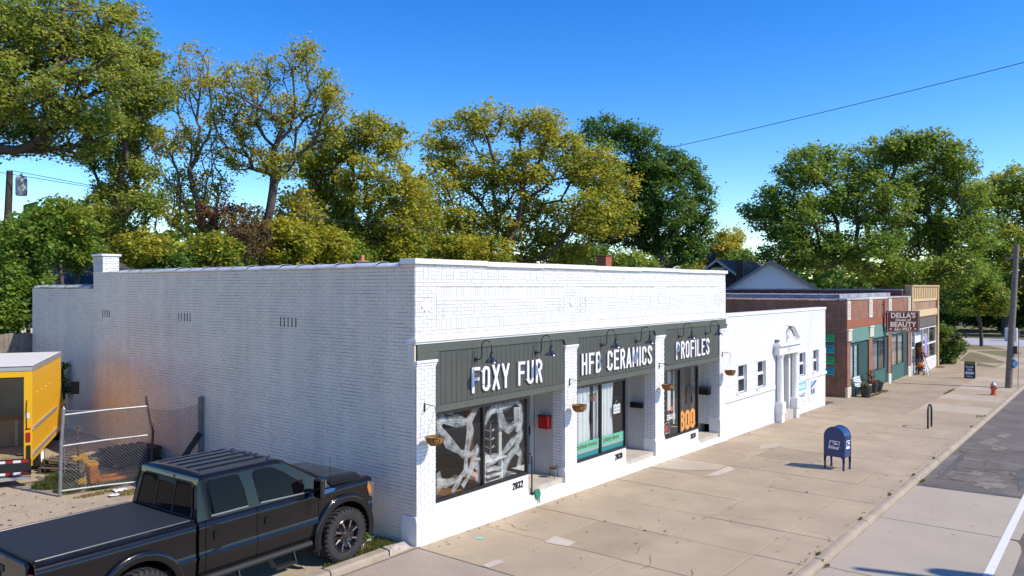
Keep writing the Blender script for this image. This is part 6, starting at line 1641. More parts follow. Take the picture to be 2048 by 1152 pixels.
B('floor', M_PLY, bt, (0.02,-hw+0.05,zf-0.05,L_-0.05,hw-0.05,zf))
B('rear_frame', M_YEL, bt, (-0.01,-hw,0.40,0.04,-hw+0.16,zt_-0.11), (-0.01,hw-0.16,0.40,0.04,hw,zt_-0.11), (-0.01,-hw+0.16,zt_-0.24,0.04,hw-0.16,zt_-0.11), bevel=0.006)
B('door_header', M_BLACK, bt, (0.0,-hw+0.16,zt_-0.27,0.05,hw-0.16,zt_-0.241))
for z_, u0, u1 in ((1.18,0.02,3.2),(0.62,0.02,2.6),(0.63,2.75,3.3)): B('rub_rail', M_ALU, bt, (u0,-hw-0.035,z_,u1,-hw-0.001,z_+0.085), bevel=0.008)
mb = MB()
for i in range(24):
    for z_ in (0.56, zt_-0.22): mb.rbox((0.12+i*0.16,-hw-0.003,z_),(0.010,0.004,0.010),(1,0,0),(0,1,0),(0,0,1))
for i in range(14): mb.rbox((0.10,-hw-0.003,0.6+i*0.13),(0.008,0.004,0.008),(1,0,0),(0,1,0),(0,0,1))
mb.build('rivets', M_ALU, bt, kind='stuff')
for i in range(4): MB().lathe([(0,0),(0.02,0),(0.016,0.014),(0,0.016)], (0.55+i*0.55,-hw-0.001,1.95+0.0*i), 8, (0,-1,0)).build('marker_lamp', mat('marker lens', (0.8,0.55,0.1), 0.2), bt)
# rear lamps, plate light, bumper with reflective stripes
for s_ in (-1,1):
    B('tail_light', M_RED, bt, (-0.03,s_*(hw-0.08)-0.045,0.93,-0.011,s_*(hw-0.08)+0.045,1.14), bevel=0.01); B('marker', M_RED, bt, (-0.02,s_*(hw-0.08)-0.05,1.20,-0.011,s_*(hw-0.08)+0.05,1.235))
    B('latch_bar', M_BLACK, bt, (-0.03,s_*(hw-0.08)-0.05,0.44,-0.012,s_*(hw-0.08)+0.03,0.86))
B('notice', M_DEC, bt, (-0.014,-hw+0.05,1.45,-0.011,-hw+0.13,1.56)); MB().tube([(-0.02,-hw+0.10,1.2),(-0.03,-hw+0.11,1.6),(-0.02,-hw+0.10,1.85)], 0.008, 5).build('grab_strap', M_BLACK, bt)
bm_ = B('bumper', M_PLA, bt, (-0.06,-hw+0.02,0.22,-0.001,hw-0.02,0.56)); 
for z_ in (0.50, 0.24):
    for i in range(13):
        a = -hw+0.06+i*0.145; B('reflective_stripe', M_RED if i % 2 == 0 else M_DEC, bm_, (-0.065,a,z_,-0.061,a+0.145,z_+0.055))
B('step_plate', M_ALU, bm_, (-0.16,-hw+0.02,0.14,-0.03,hw-0.02,0.20)); B('plate', M_DEC, bm_, (-0.066,-0.30,0.31,-0.061,0.02,0.48))
text('lettering', 'PENSKE', 0.10, (-0.067,0.0,0.35), (0,-1,0), (0,0,1), M_RED, bm_, ext=0.0005) if False else None
# wheels, chassis, cab
for u in (1.55, 4.75):
    for s_ in (-1,1):
        c = Vector((u, s_*(hw-0.20), 0.36)); mb = MB(); mb.lathe([(0.20,-0.15),(0.33,-0.15),(0.36,-0.11),(0.36,0.11),(0.33,0.15),(0.20,0.15)], c, 28, (0,s_,0)); wq = mb.build('wheel', M_TIRE, bt, smooth=True)
        MB().lathe([(0.20,0.15),(0.205,0.155),(0.19,0.12),(0.10,0.06),(0.09,0.10),(0.0,0.11)], c, 24, (0,s_,0)).build('rim', M_DEC, wq, smooth=True)
B('chassis', M_PLA, bt, (0.0,-0.5,0.40,5.2,0.5,0.55))
B('mud_guard', M_PLA, bt, (0.95,-hw+0.02,0.20,0.97,-hw+0.35,0.5))
cb = MB(); cb.prism([(L_+0.05,0.42),(5.6,0.42),(5.65,0.75),(5.35,1.05),(4.95,1.12),(4.55,1.75),(L_+0.05,1.78)], lambda p,q,d: (p,d,q), -0.95, 0.95); cabo = cb.build('cab', M_YEL, bt, bevel=0.04)
B('side_window', M_CARG, bt, (4.1,-0.956,1.15,4.6,-0.951,1.62), (4.1,0.951,1.15,4.6,0.956,1.62))
mr = MB(); mr.rbox((4.55,-1.28,1.55),(0.05,0.10,0.17),(1,0,0),(0,1,0),(0,0,1)); mr.bar((4.6,-0.95,1.45),(4.56,-1.2,1.46),0.03,0.03); mr.build('mirror', M_PLA, bt, bevel=0.02)
# load inside the truck
t = thing('cardboard_box', 'brown cardboard box inside the yellow truck', 'box', (0,0,0)); 
def intruck(lx, ly, lz):
    ca, sa = math.cos(A_), math.sin(A_); o = bt.location
    return Vector((o.x+lx*ca-ly*sa, o.y+lx*sa+ly*ca, o.z+lz))
t.location = intruck(1.6,-0.45,zf); t.rotation_euler = (0,0,A_+0.1); ORG[t.name] = Vector((0,0,0))
B('carton', mat('cardboard', (0.26,0.16,0.085), 0.85, var=0.15, vscale=5), t, (-0.30,-0.32,0.01,0.30,0.32,0.62)); B('tape', mat('packing tape', (0.36,0.27,0.15), 0.4), t, (-0.304,-0.03,0.01,-0.301,0.03,0.62)); 
mb = MB(); mb.add([(-0.30,-0.32,0.62),(-0.42,-0.30,0.72),(-0.42,0.30,0.72),(-0.30,0.32,0.62)],[(0,1,2,3)]); mb.build('flap', MATS['cardboard'], t)
t = thing('shovel', 'steel shovel lying against the wall inside the yellow truck', 'shovel', intruck(0.3,-0.80,zf+0.02), A_)
MB().tube([(0,0,0.03),(0.5,0.02,0.60)], 0.018, 8).build('shaft', M_WOOD, t); mb = MB(); mb.grid([[(-0.28+0.28*i/4, 0.11*k/3*(0.6+0.4*min(1,i/2)), 0.02+0.02*(k/3)**2) for k in range(-3,4)] for i in range(5)]); mb.build('blade', M_STEEL, t, smooth='all')
t = thing('hand_truck', 'black hand truck standing inside the yellow truck', 'hand truck', intruck(1.3,0.25,zf), A_)
mb = MB(); mb.tube([(0,-0.2,0.05),(0.15,-0.2,1.2)], 0.02, 6); mb.tube([(0,0.2,0.05),(0.15,0.2,1.2)], 0.02, 6)
for z_ in (0.3,0.7,1.15): mb.bar((0.02+z_*0.12,-0.2,z_),(0.02+z_*0.12,0.2,z_),0.03,0.03)
mb.box(-0.25,-0.2,0.01,0.0,0.2,0.03); mb.build('frame', M_BLACK, t)
for s_ in (-1,1): MB().lathe([(0,-0.03),(0.11,-0.03),(0.11,0.03),(0,0.03)], (0.08,s_*0.24,0.115), 14, (0,1,0)).build('wheel', M_TIRE, t)
t = thing('moving_blanket', 'rumpled grey moving blanket heap inside the yellow truck', 'blanket', intruck(2.4,0.3,zf), A_)
mb = MB(); rq = random.Random(3); mb.grid([[(-0.6+1.2*i/10, -0.5+1.0*j/10, 0.02+0.45*math.exp(-((i-5)**2+(j-5)**2)/14)+0.06*rq.random()*(1 if 0<i<10 and 0<j<10 else 0)) for j in range(11)] for i in range(11)]); mb.build('cloth', mat('grey blanket', (0.10,0.10,0.11), 0.95), t, smooth='all')

# ================================================================ CHAIN LINK GATE AND FENCE
GA = Vector((-2.93,7.54,0)); GB = Vector((-1.24,7.205,0)); GC = Vector((-0.10,6.98,0))
def fpt(a, b, t_, z): p = a.lerp(b, t_); return Vector((p.x, p.y, z))
def link_mesh(a, b, z0, z1, cell=0.072, r=0.0032, sag=0.0):
    mb = MB(); d = (b-a); W = d.length; d.normalize(); Hh = z1-z0
    n = int((W+Hh)/cell)+1
    for k in range(n):
        for sg in (1,-1):
            s0 = k*cell
            u0 = max(0, s0-Hh); u1 = min(W, s0)
            if u1-u0 < 0.02: continue
            if sg == 1: p = (u0, s0-u0); q = (u1, s0-u1)
            else: p = (u0, Hh-(s0-u0)); q = (u1, Hh-(s0-u1))
            m_ = 4; pts = []
            for i in range(m_+1):
                u = p[0]+(q[0]-p[0])*i/m_; h = p[1]+(q[1]-p[1])*i/m_
                zz = z0+h-sag*math.sin(PI*u/W)*(h/Hh)
                off = 0.012*math.sin(9*u+5*h)
                pts.append(a+d*u+Vector((0,off,zz)))
            mb.tube(pts, r, 3, cap=False)
    return mb
t = thing('chain_link_gate', 'bent galvanised chain link gate in front of the wooden pallets', 'gate', (-2.93,7.54,0.26))
MB().tube([GA+Vector((0,0,0.22)),GA+Vector((0.02,-0.02,1.35)),GA+Vector((0.05,-0.06,2.08))], 0.035, 10).build('gate_post', M_STEEL, t, smooth=True)
MB().lathe([(0.038,0),(0.042,0.02),(0.02,0.05),(0.0,0.09)], GA+Vector((0.05,-0.06,2.08)), 10).build('post_cap', M_STEEL, t)
for z0, z1, nm in ((1.97,1.99,'top_rail'),(1.32,1.34,'middle_rail'),(0.38,0.32,'bottom_rail')):
    MB().tube([fpt(GA,GB,0.02,z0),fpt(GA,GB,0.5,(z0+z1)/2+0.012),fpt(GA,GB,1.0,z1)], 0.024, 8).build(nm, M_STEEL, t, smooth=True)
MB().tube([fpt(GA,GB,1.0,0.25)+Vector((0.05,0,0)),fpt(GA,GB,1.0,0.9)+Vector((0.10,0,0)),fpt(GA,GB,1.0,1.40)+Vector((0.13,0,0)),fpt(GA,GB,1.0,1.75)+Vector((0.05,0,0)),fpt(GA,GB,1.0,2.12)+Vector((-0.02,0,0)),fpt(GA,GB,1.0,2.22)+Vector((-0.02,0,0))], 0.028, 8).build('end_post', M_RUST, t, smooth=True)
link_mesh(GA+Vector((0.03,-0.012,0)), GB+Vector((0,-0.012,0)), 0.36, 1.98, r=0.0042).build('link_mesh', M_STEEL, t, kind='stuff', recalc=False)
MB().tube([GA+Vector((0.05,-0.06,2.06)),fpt(GA,GB,0.25,2.02),fpt(GA,GB,0.6,1.985),fpt(GA,GB,1.0,1.99)], 0.006, 4).build('tension_wire', M_STEEL, t)
mb = MB()
for k in range(16): mb.lathe([(0.012,-0.008),(0.02,0),(0.012,0.008)], GA+Vector((0.075,-0.03,1.45-0.045*k)), 6, (1,0.4*(k%2),0))
mb.build('gate_chain', M_STEEL, t)
t = thing('chain_link_fence', 'sagging rusty chain link fence panel with a timber brace against the side wall', 'fence', (-0.1,6.98,0.24))
MB().bar(GC+Vector((0,0,0.2)), GC+Vector((0,0,2.09)), 0.07, 0.07).build('wall_post', M_WOOD, t)
MB().tube([GC+Vector((0.055,0.03,0.2)), GC+Vector((0.055,0.03,2.09))], 0.033, 10).build('steel_post', M_STEEL, t, smooth=True)
link_mesh(GB+Vector((0.02,0,0)), GC+Vector((-0.03,0,0)), 0.42, 1.95, sag=0.10, r=0.0038).build('link_mesh', M_RUST, t, kind='stuff', recalc=False)
MB().bar(GC+Vector((-0.02,-0.03,1.25)), GC+Vector((-0.75,-0.05,0.35)), 0.06, 0.12).build('brace_board', M_DWOOD, t)
# ---- pallets
def pallet(x, y, z, rz, lb, tilt=0.0, m=None):
    t = thing('pallet', lb, 'pallet', (x,y,z), rz, 'old pallets behind the gate'); t.rotation_euler = (tilt,0,rz)
    m = m or M_DWOOD
    for yy in (-0.45,0.0,0.45): B('stringer', m, t, (-0.55,yy-0.03,0.02,0.55,yy+0.03,0.11))
    for i in range(6): B('deck_board', m, t, (-0.54+i*0.19,-0.5,0.111,-0.54+i*0.19+0.11,0.5,0.13))
    for i in range(3): B('base_board', m, t, (-0.54+i*0.48,-0.5,0.0,-0.54+i*0.48+0.10,0.5,0.019))
    return t
pallet(-0.72,9.15,0.34,0.1,'dark pallet lying flat, lowest of the stack by the wall'); pallet(-0.74,9.18,0.475,0.16,'dark pallet in the middle of the stack by the wall'); pallet(-0.70,9.12,0.61,0.05,'dark pallet topmost of the stack by the wall')
pallet(-1.85,9.5,0.36,0.5,'weathered pallet lying behind the yellow pallet jack', m=mat('grey brown pallet wood', (0.13,0.10,0.07), 0.95, var=0.3, vscale=6))
pallet(-1.75,9.52,0.50,0.42,'weathered pallet topmost behind the yellow pallet jack', 0.06, MATS['grey brown pallet wood'])
for k, (x, y, z, a, lb) in enumerate(((-1.75,9.35,0.66,0.2,'short pale board on top of the weathered pallets'),(-1.45,9.45,0.67,0.1,'broken pale plank end on top of the weathered pallets'))):
    t = thing('board', lb, 'board', (x,y,z), a, 'loose boards on the pallets'); B('plank', mat('pale cut wood', (0.42,0.36,0.27), 0.8, var=0.15), t, (-0.22+0.05*k,-0.06,0,0.22-0.05*k,0.06,0.035)); B('plank_edge', M_WOOD, t, (-0.2+0.05*k,-0.10,0.0,0.15,-0.062,0.03))
# ---- pallet jack
t = thing('pallet_jack', 'yellow and orange pallet jack standing behind the chain link gate', 'pallet jack', (-2.12,8.05,lotz(8.0)), math.radians(-12))
M_JO = mat('orange rusty paint', (0.50,0.15,0.02), 0.6, var=0.3, vscale=9); M_JY = mat('yellow jack paint', (0.62,0.33,0.02), 0.5, var=0.15, vscale=8)
for s_ in (-1,1): B('fork', M_JO, t, (0.12,s_*0.2-0.07,0.06,1.15,s_*0.2+0.07,0.12), bevel=0.01)
mb = MB(); mb.prism([(-0.02,0.05),(0.16,0.05),(0.13,0.44),(-0.04,0.44)], lambda p,q,d: (p,d,q), -0.22, 0.22); mb.build('mast_plate', M_JO, t, bevel=0.01)
mb = MB(); mb.prism([(-0.08,0.44),(0.16,0.44),(0.14,0.50),(-0.08,0.50)], lambda p,q,d: (p,d,q), -0.20, 0.20); mb.build('mast_cap', M_JY, t, bevel=0.01)
mb = MB(); mb.prism([(-0.30,0.62),(-0.06,0.72),(-0.02,0.50),(-0.10,0.44),(-0.16,0.58),(-0.34,0.56)], lambda p,q,d: (p,d,q), -0.07, 0.07); mb.build('pump_arm', M_JY, t, bevel=0.01)
mb = MB(); mb.tube([(-0.20,0.06,0.10),(-0.22,0.06,1.10)], 0.022, 8); mb.tube([(-0.20,0.06,1.10),(-0.20,-0.10,1.22),(-0.20,0.06,1.32),(-0.20,0.22,1.22),(-0.20,0.06,1.10)], 0.018, 6); mb.build('tow_handle', M_RUST, t)
for s_ in (-1,1): MB().lathe([(0,-0.03),(0.09,-0.03),(0.09,0.03),(0,0.03)], (-0.16,s_*0.10,0.09), 16, (0,1,0)).build('steer_wheel', M_JY, t)
for s_ in (-1,1): MB().lathe([(0,-0.03),(0.04,-0.03),(0.04,0.03),(0,0.03)], (1.05,s_*0.2,0.04), 12, (0,1,0)).build('load_roller', M_PLA, t)
mb = MB(); mb.prism([(-0.06,0.18),(0.06,0.18),(0.06,0.36),(-0.06,0.36)], lambda p,q,d: (0.145+0.0-(q-0.05)*0.077+d,p,q), 0.0, 0.003); mb.build('label_plate', M_DEC, t)
# ---- wooden board fence behind the truck
t = thing('board_fence', 'tall weathered board fence behind the yellow truck', 'fence', (-2.0,17.0,1.0))
for i in range(30):
    x = -4.0+i*0.135; B('fence_board', M_WOOD, t, (x,17.03,0.4,x+0.125,17.055,3.22+0.02*math.sin(i*2.1)))
for z_ in (1.4,2.8): B('fence_rail', M_WOOD, t, (-4.0,17.056,z_,0.0,17.1,z_+0.09))
# ---- litter
M_PAPER = mat('crumpled paper', (0.72,0.72,0.76), 0.8)
for k, (x, y, s_, lb) in enumerate(((-2.16,6.79,0.10,'white paper scrap lying on the lot by the truck bed'),(-1.90,7.07,0.13,'white paper litter beneath the gate bottom rail'))):
    z = lotz(y); mb = MB(); rq = random.Random(k); mb.grid([[(x+s_*(i-2)/2, y+s_*0.6*(j-1)/1, z+0.01+0.035*rq.random()) for j in range(4)] for i in range(5)]); tag(mb.build('paper_litter', M_PAPER, None), lb, 'litter')
# rubble by the side wall
rq = random.Random(12)
for k in range(14):
    x = -0.15-0.5*rq.random(); y = 0.55+1.1*rq.random(); s_ = 0.03+0.06*rq.random(); z = 0.03
    mb = MB(); P = [(x+s_*math.cos(a)*rq.uniform(0.7,1.2), y+s_*0.8*math.sin(a)*rq.uniform(0.7,1.2)) for a in [2*PI*q/6 for q in range(6)]]
    mb.prism(P, lambda p,q,d: (p,q,d), z-0.01, z+s_*rq.uniform(0.4,0.8)); o = mb.build('rubble_stone', mat('white rubble', (0.62,0.58,0.52), 0.9, var=0.2, vscale=15), None, bevel=s_*0.15)
    tag(o, 'chunk of pale broken concrete at the foot of the side wall', 'stone', 'rubble by the side wall')
# ================================================================ HOUSES BEHIND
M_SID = mat('pale blue grey siding', (0.72,0.75,0.78), 0.7, var=0.05, vscale=2)
M_SHG = mat('dark grey shingle', (0.055,0.055,0.06), 0.95, var=0.25, vscale=3, bump=0.6, bscale=12)
M_SHB = mat('brown shingle', (0.15,0.085,0.065), 0.95, var=0.25, vscale=3, bump=0.6, bscale=12)
M_DBR = brick_mat('dark plum brick', (0.085,0.035,0.035), (0.06,0.025,0.028), (0.10,0.08,0.075), axis='y', ms=0.014)
def gable_house(name, label, x0, x1, y0, y1, ze, zp, zb, mw, ms, mt, over=0.35, siding=True, win=None, rot=0.0):
    t = thing(name, label, 'house', ((x0+x1)/2,(y0+y1)/2,zb))
    if rot:
        # turn about the middle of the gable wall
        c = Vector((x0,(y0+y1)/2,zb)); d = Vector(t.location)-c; t.rotation_euler = (0,0,rot); t.location = c+Matrix.Rotation(rot,3,'Z')@d
    yc = (y0+y1)/2
    mb = MB(); mb.prism([(y0,zb),(y1,zb),(y1,ze),(yc,zp),(y0,ze)], lambda p,q,d: (d,p,q), x0+0.03, x1-0.03); wl = mb.build('wall', mw, t)
    if siding:
        z = ze-1.2
        while z < zp-0.08:
            hw_ = (y1-y0)/2 if z < ze else (y1-y0)/2*(zp-z)/(zp-ze)
            B('siding_board', mw, wl, (x0,yc-hw_+0.02,z,x0+0.028,yc+hw_-0.02,z+0.155)); z += 0.165
    sl_ = (zp-ze)/((y1-y0)/2)
    rf = MB()
    for sg in (-1,1):
        ye = yc+sg*((y1-y0)/2+over); zz = ze-sl_*over
        rf.add([(x0-over,yc,zp+0.04),(x1+over,yc,zp+0.04),(x1+over,ye,zz+0.04),(x0-over,ye,zz+0.04),(x0-over,yc,zp+0.16),(x1+over,yc,zp+0.16),(x1+over,ye,zz+0.16),(x0-over,ye,zz+0.16)],
               [(0,1,2,3),(4,7,6,5),(0,3,7,4),(1,5,6,2),(3,2,6,7),(0,4,5,1)])
    ro = rf.build('roof', ms, t)
    for sg in (-1,1):
        ye = yc+sg*((y1-y0)/2+over); zz = ze-sl_*over
        MB().bar((x0-over-0.02,yc,zp+0.06),(x0-over-0.02,ye,zz+0.06),0.05,0.20).build('barge_board', mt, ro)
    if win:
        (wy0,wy1,wz0,wz1) = win
        wn = B('window', mt, t, (x0-0.06,wy0,wz0,x0+0.0,wy1,wz1)); B('pane', M_DGLASS, wn, (x0-0.065,wy0+0.08,wz0+0.08,x0-0.061,wy1-0.08,wz1-0.08))
    return t, ro
M_TRIM = mat('cream trim', (0.50,0.47,0.40), 0.6); M_TRIMB = mat('dark blue grey trim', (0.16,0.19,0.23), 0.6)
t, ro = gable_house('gabled_house', 'house with a pale blue sided gable behind the brick shop', 52.0, 60.0, 9.0, 15.2, 4.60, 6.62, -0.8, M_SID, M_SHG, M_TRIMB, rot=math.radians(20))
B('chimney', mat('dark stack', (0.05,0.035,0.035), 0.9), ro, (54.0,14.3,4.8,54.6,14.9,6.9))
t, ro = gable_house('brick_house', 'dark brick house with a brown gabled roof and cream barge boards', 59.0, 69.0, 17.0, 22.2, 5.2, 7.05, -0.8, M_DBR, M_SHB, M_TRIM, siding=False, win=(18.9,20.3,5.65,6.45))
B('chimney', MATS['dark stack'], ro, (61.5,21.2,5.5,62.2,21.9,8.2))
t, ro = gable_house('white_house', 'pale house with grey roof half hidden by trees on the left', 4.8, 12.0, 29.0, 35.5, 4.4, 6.6, 0.4, mat('pale grey siding', (0.45,0.47,0.48), 0.7), M_SHG, MATS['white window frame'], win=(31.2,32.6,3.2,4.2))
o = B('garage', mat('pale garage wall', (0.55,0.56,0.56), 0.7), None, (-3.5,24.5,0.3,3.2,28.5,3.3)); tag(o, 'low pale garage behind the shrubs on the left', 'garage')
mb = MB(); mb.prism([(24.2,3.301),(28.8,3.301),(26.5,4.6)], lambda p,q,d: (d,p,q), -3.8, 3.5); mb.build('roof', M_SHG, o); B('door', MATS['white window frame'], o, (-2.5,24.46,0.35,0.5,24.495,2.5))
# left utility pole with transformer can
up = thing('utility_pole', 'dark utility pole with a grey transformer can among the left trees', 'utility pole', (2.85,27.3,0.8))
MB().tube([(2.75,27.4,0.5),(2.85,27.3,7.5),(2.90,27.25,9.6)], [0.17,0.15,0.12], 12).build('post', mat('dark pole wood', (0.06,0.045,0.04), 0.9, var=0.2, vscale=6), up, smooth=True)
MB().lathe([(0,0),(0.20,0),(0.22,0.05),(0.22,0.70),(0.18,0.80),(0.05,0.84),(0.05,0.95),(0,0.96)], (3.24,26.95,8.55), 16).build('transformer_can', mat('grey transformer', (0.42,0.44,0.46), 0.45), up, smooth=True)
for k, dy in enumerate((0,0.35)):
    MB().tube([(2.2+dy*2,27.8-dy*2,9.6),(8,20+dy,8.0),(20,18+dy,7.6),(34,14,8.6)], 0.012, 4).build('cable', M_BLACK, up)
# ================================================================ ACROSS THE LOT (seen only mirrored in glass and paint)
o = B('neighbour_shop', mat('pale stucco', (0.55,0.53,0.48), 0.8, var=0.1), None, (-46,-1,-0.3,-34,14,4.6)); tag(o, 'pale stucco shop across the lot, mirrored in the pickup window', 'building')
B('roof_edge', M_SHG, o, (-46.1,-1.1,4.601,-33.9,14.1,4.9)); B('window', M_DGLASS, o, (-33.995,2,0.9,-33.97,5,2.6)); B('door', M_FRAME, o, (-33.995,7,-0.2,-33.97,8.2,2.2))
# ================================================================ TREES
GREEN = [(0.21,0.335,0.05),(0.16,0.28,0.042),(0.31,0.39,0.055)]
DKGREEN = [(0.115,0.225,0.042),(0.145,0.265,0.046),(0.10,0.19,0.038),(0.21,0.31,0.048)]
OLIVE = [(0.45,0.445,0.055),(0.52,0.475,0.055),(0.33,0.385,0.052),(0.57,0.49,0.055)]
YELLOW = [(0.66,0.56,0.06),(0.58,0.52,0.055),(0.68,0.50,0.065),(0.45,0.45,0.055)]
LOLIVE = [(0.33,0.41,0.075),(0.41,0.45,0.08),(0.26,0.355,0.062),(0.50,0.47,0.08)]
def grow(base, lobes, trunk_h, n_cl, seed, bf=0.28, seg=0.55, lean=(0,0), cl_shell=0.55):
    """skeleton from the base to cluster points spread through the crown lobes"""
    r = np.random.default_rng(seed)
    base = np.array(base, float); lob = np.array(lobes, float)
    vol = lob[:,3]**2*lob[:,4]; pr = vol**0.75/ (vol**0.75).sum()
    li = r.choice(len(lob), n_cl, p=pr)
    d = r.normal(size=(n_cl,3)); d /= np.linalg.norm(d,axis=1,keepdims=True)
    rad = cl_shell+(1-cl_shell)*r.random(n_cl)**0.7
    rad = np.where(r.random(n_cl) < 0.25, r.random(n_cl), rad)
    cl = lob[li,:3]+d*rad[:,None]*np.stack([lob[li,3],lob[li,3],lob[li,4]],1)
    nodes = [base.copy()]; par = [-1]; plen = [0.0]
    m = max(3, int(trunk_h/0.7))
    for i in range(1, m+1):
        t_ = i/m
        p = base+np.array([lean[0]*t_,lean[1]*t_,trunk_h*t_])+np.append(r.normal(0,0.05,2),0)
        nodes.append(p); par.append(len(nodes)-2); plen.append(plen[-1]+trunk_h/m)
    top = nodes[-1]
    order = np.argsort(np.linalg.norm(cl-top,axis=1))
    N = np.array(nodes); PLn = np.array(plen)
    ok0 = max(1, int(m*0.6))
    tips = []
    for ci in order:
        p = cl[ci]
        dist = np.linalg.norm(N[ok0:]-p,axis=1)
        up = np.maximum(0, N[ok0:,2]-p[2]+0.2)
        cost = dist+bf*PLn[ok0:]+0.5*up
        j = int(np.argmin(cost))+ok0
        a = N[j]; L = np.linalg.norm(p-a); k = max(1, int(L/seg))
        bow = np.array([0,0,-0.10*L]) if p[2]-a[2] > 0.3*L else np.array([0,0,0.10*L])
        new = []; prev = j; pl = PLn[j]
        for i in range(1, k+1):
            t_ = i/k; q = a+(p-a)*t_+bow*4*t_*(1-t_)*0.5+(r.normal(0,0.05*seg,3) if i < k else 0)
            new.append(q); par.append(prev); prev = len(N)+len(new)-1; pl += L/k; plen.append(pl)
        N = np.vstack([N, np.array(new)]); PLn = np.array(plen)
        tips.append(prev)
    return N, np.array(par), np.array(tips), cl, order
def branch_mesh(name, N, par, trunk_r, m, parent, org, tip_r=0.010, ex=2.2):
    n = len(N); w_ = np.zeros(n)
    has = np.zeros(n, bool); has[par[par >= 0]] = True
    w_[~has] = tip_r**ex
    for i in range(n-1, 0, -1): w_[par[i]] += w_[i]
    rad = w_**(1/ex); rad = rad*1.0; s = trunk_r/rad[0]; rad = np.where(rad*s > tip_r*1.2, rad*s, tip_r)
    a = N[par[1:]]; b = N[1:]; ra = np.minimum(rad[par[1:]], rad[1:]*1.25); rb = rad[1:]
    d = b-a; L = np.linalg.norm(d,axis=1,keepdims=True); d = d/np.maximum(L,1e-6)
    ref = np.where(np.abs(d[:,2:3]) > 0.9, np.array([[1.,0,0]]), np.array([[0,0,1.]]))
    x = np.cross(d, ref); x /= np.linalg.norm(x,axis=1,keepdims=True); y = np.cross(d, x)
    K = 6; V = []
    for (c, rr, ext) in ((a, ra, -0.02), (b, rb, 0.03)):
        for k in range(K):
            an = 2*PI*k/K; V.append(c+d*ext+(x*math.cos(an)+y*math.sin(an))*rr[:,None])
    V = np.stack(V,1)                      # E,2K,3
    E = len(a); off = (np.arange(E)*2*K)[:,None]
    Q = np.concatenate([np.stack([off[:,0]+k, off[:,0]+(k+1)%K, off[:,0]+K+(k+1)%K, off[:,0]+K+k],1) for k in range(K)],0)
    return np_mesh(name, V.reshape(-1,3)-np.array(org), Q, m, parent, smooth=True)
def make_tree(name, label, base, lobes, trunk_h, trunk_r, n_cl, lpc, leaf, clr, cols, seed, bark=None, group=None, bf=0.28, lean=(0,0), bare=0.0, cat='tree', topcols=None, flat=0.7, seg=0.55, shell=0.55):
    t = thing(name, label, cat, base, 0, group)
    n_cl = int(n_cl*1.75); lpc = lpc*0.55; clr = clr*0.74; leaf = leaf*0.88; lpc = lpc*1.12
    N, par, tips, cl, order = grow(base, lobes, trunk_h, n_cl, seed, bf, lean=lean, seg=seg, cl_shell=shell)
    branch_mesh('trunk', N, par, trunk_r, bark or M_BARK, t, base)
    r = np.random.default_rng(seed+100)
    keep = r.random(n_cl) > bare
    C_ = cl[keep]; nk = len(C_)
    cnt = r.poisson(lpc*(0.35+1.3*r.random(nk))); idx = np.repeat(np.arange(nk), cnt)
    P = C_[idx]+r.normal(size=(len(idx),3))*np.array([clr,clr,clr*flat])*0.55
    if topcols is not None:
        # leaf colour turning towards the outer, higher twigs of the tree
        z = C_[:,2]; f_ = (z-z.min())/(np.ptp(z)+1e-6)
        hi = r.random(nk) < f_*0.85
        A = hi[idx]
        if A.any() and (~A).any():
            leaves_at('crown', P[~A], idx[~A], leaf, cols, t, r, M_LEAF, org=base)
            leaves_at('crown', P[A], idx[A], leaf, topcols, t, r, M_LEAF, org=base)
            return t
    leaves_at('crown', P, idx, leaf, cols, t, r, M_LEAF, org=base)
    return t
TG = 'trees behind the shops'
make_tree('maple_tree', 'broad olive green maple reaching over the left end of the white wall', (-1.2,22.9,0.5),
 [(0.7,20.3,13.4,1.91,1.56),(1.5,18.8,13.7,1.55,1.21),(2.9,18.8,13.9,1.25,1.07),(2.7,18.0,12.3,1.23,0.96),(0.7,19.1,11.3,1.86,1.02),(2.2,19.6,10.8,1.43,0.80),(1.6,23.0,10.4,1.70,0.76),(2.8,20.7,9.9,1.49,0.56),(3.3,19.3,10.7,0.83,0.64),(-0.5,21.7,12.0,1.91,2.26),(3.4,18.6,14.7,0.72,0.54)],
 7.2, 0.34, 330, 128, 0.16, 0.52, LOLIVE, 1, group=TG, lean=(0.6,-0.8), topcols=LOLIVE, bf=0.35)
make_tree('tall_tree', 'tall narrow olive tree rising behind the white wall chimney', (5.0,24.1,0.6),
 [(6.2,22.3,14.4,0.95,0.95),(5.6,22.7,13.5,1.04,0.94),(6.2,21.8,12.8,0.94,0.94),(5.5,22.8,11.8,1.25,0.94),(6.7,23.7,11.5,0.98,0.87),(5.8,24.8,10.4,1.20,0.87),(6.5,23.6,9.7,0.98,0.87),(6.0,24.5,8.4,1.31,0.98),(6.2,22.2,8.3,0.84,0.73),(5.1,23.8,7.3,1.05,0.74),(6.2,23.5,7.1,0.97,0.75)],
 6.0, 0.24, 300, 112, 0.16, 0.48, LOLIVE, 2, group=TG, lean=(0.4,-0.4), bf=0.5)
make_tree('thin_tree', 'thin leggy tree with sparse yellowing leaves beside the tall narrow tree', (9.1,24.2,0.6),
 [(9.6,24.3,15.1,0.94,1.06),(9.3,25.1,13.8,1.07,1.07),(10.1,23.9,14.0,0.83,0.94),(8.3,23.7,11.3,1.13,1.02),(9.8,23.7,11.5,0.93,1.05),(9.2,24.8,9.4,1.29,1.06),(9.9,23.2,9.4,0.93,0.93),(8.2,24.3,7.9,1.03,0.80),(9.5,23.6,7.5,0.93,0.81)],
 3.6, 0.17, 250, 38, 0.155, 0.46, OLIVE, 3, group=TG, bark=M_BARKL, bare=0.12, topcols=YELLOW, bf=0.6)
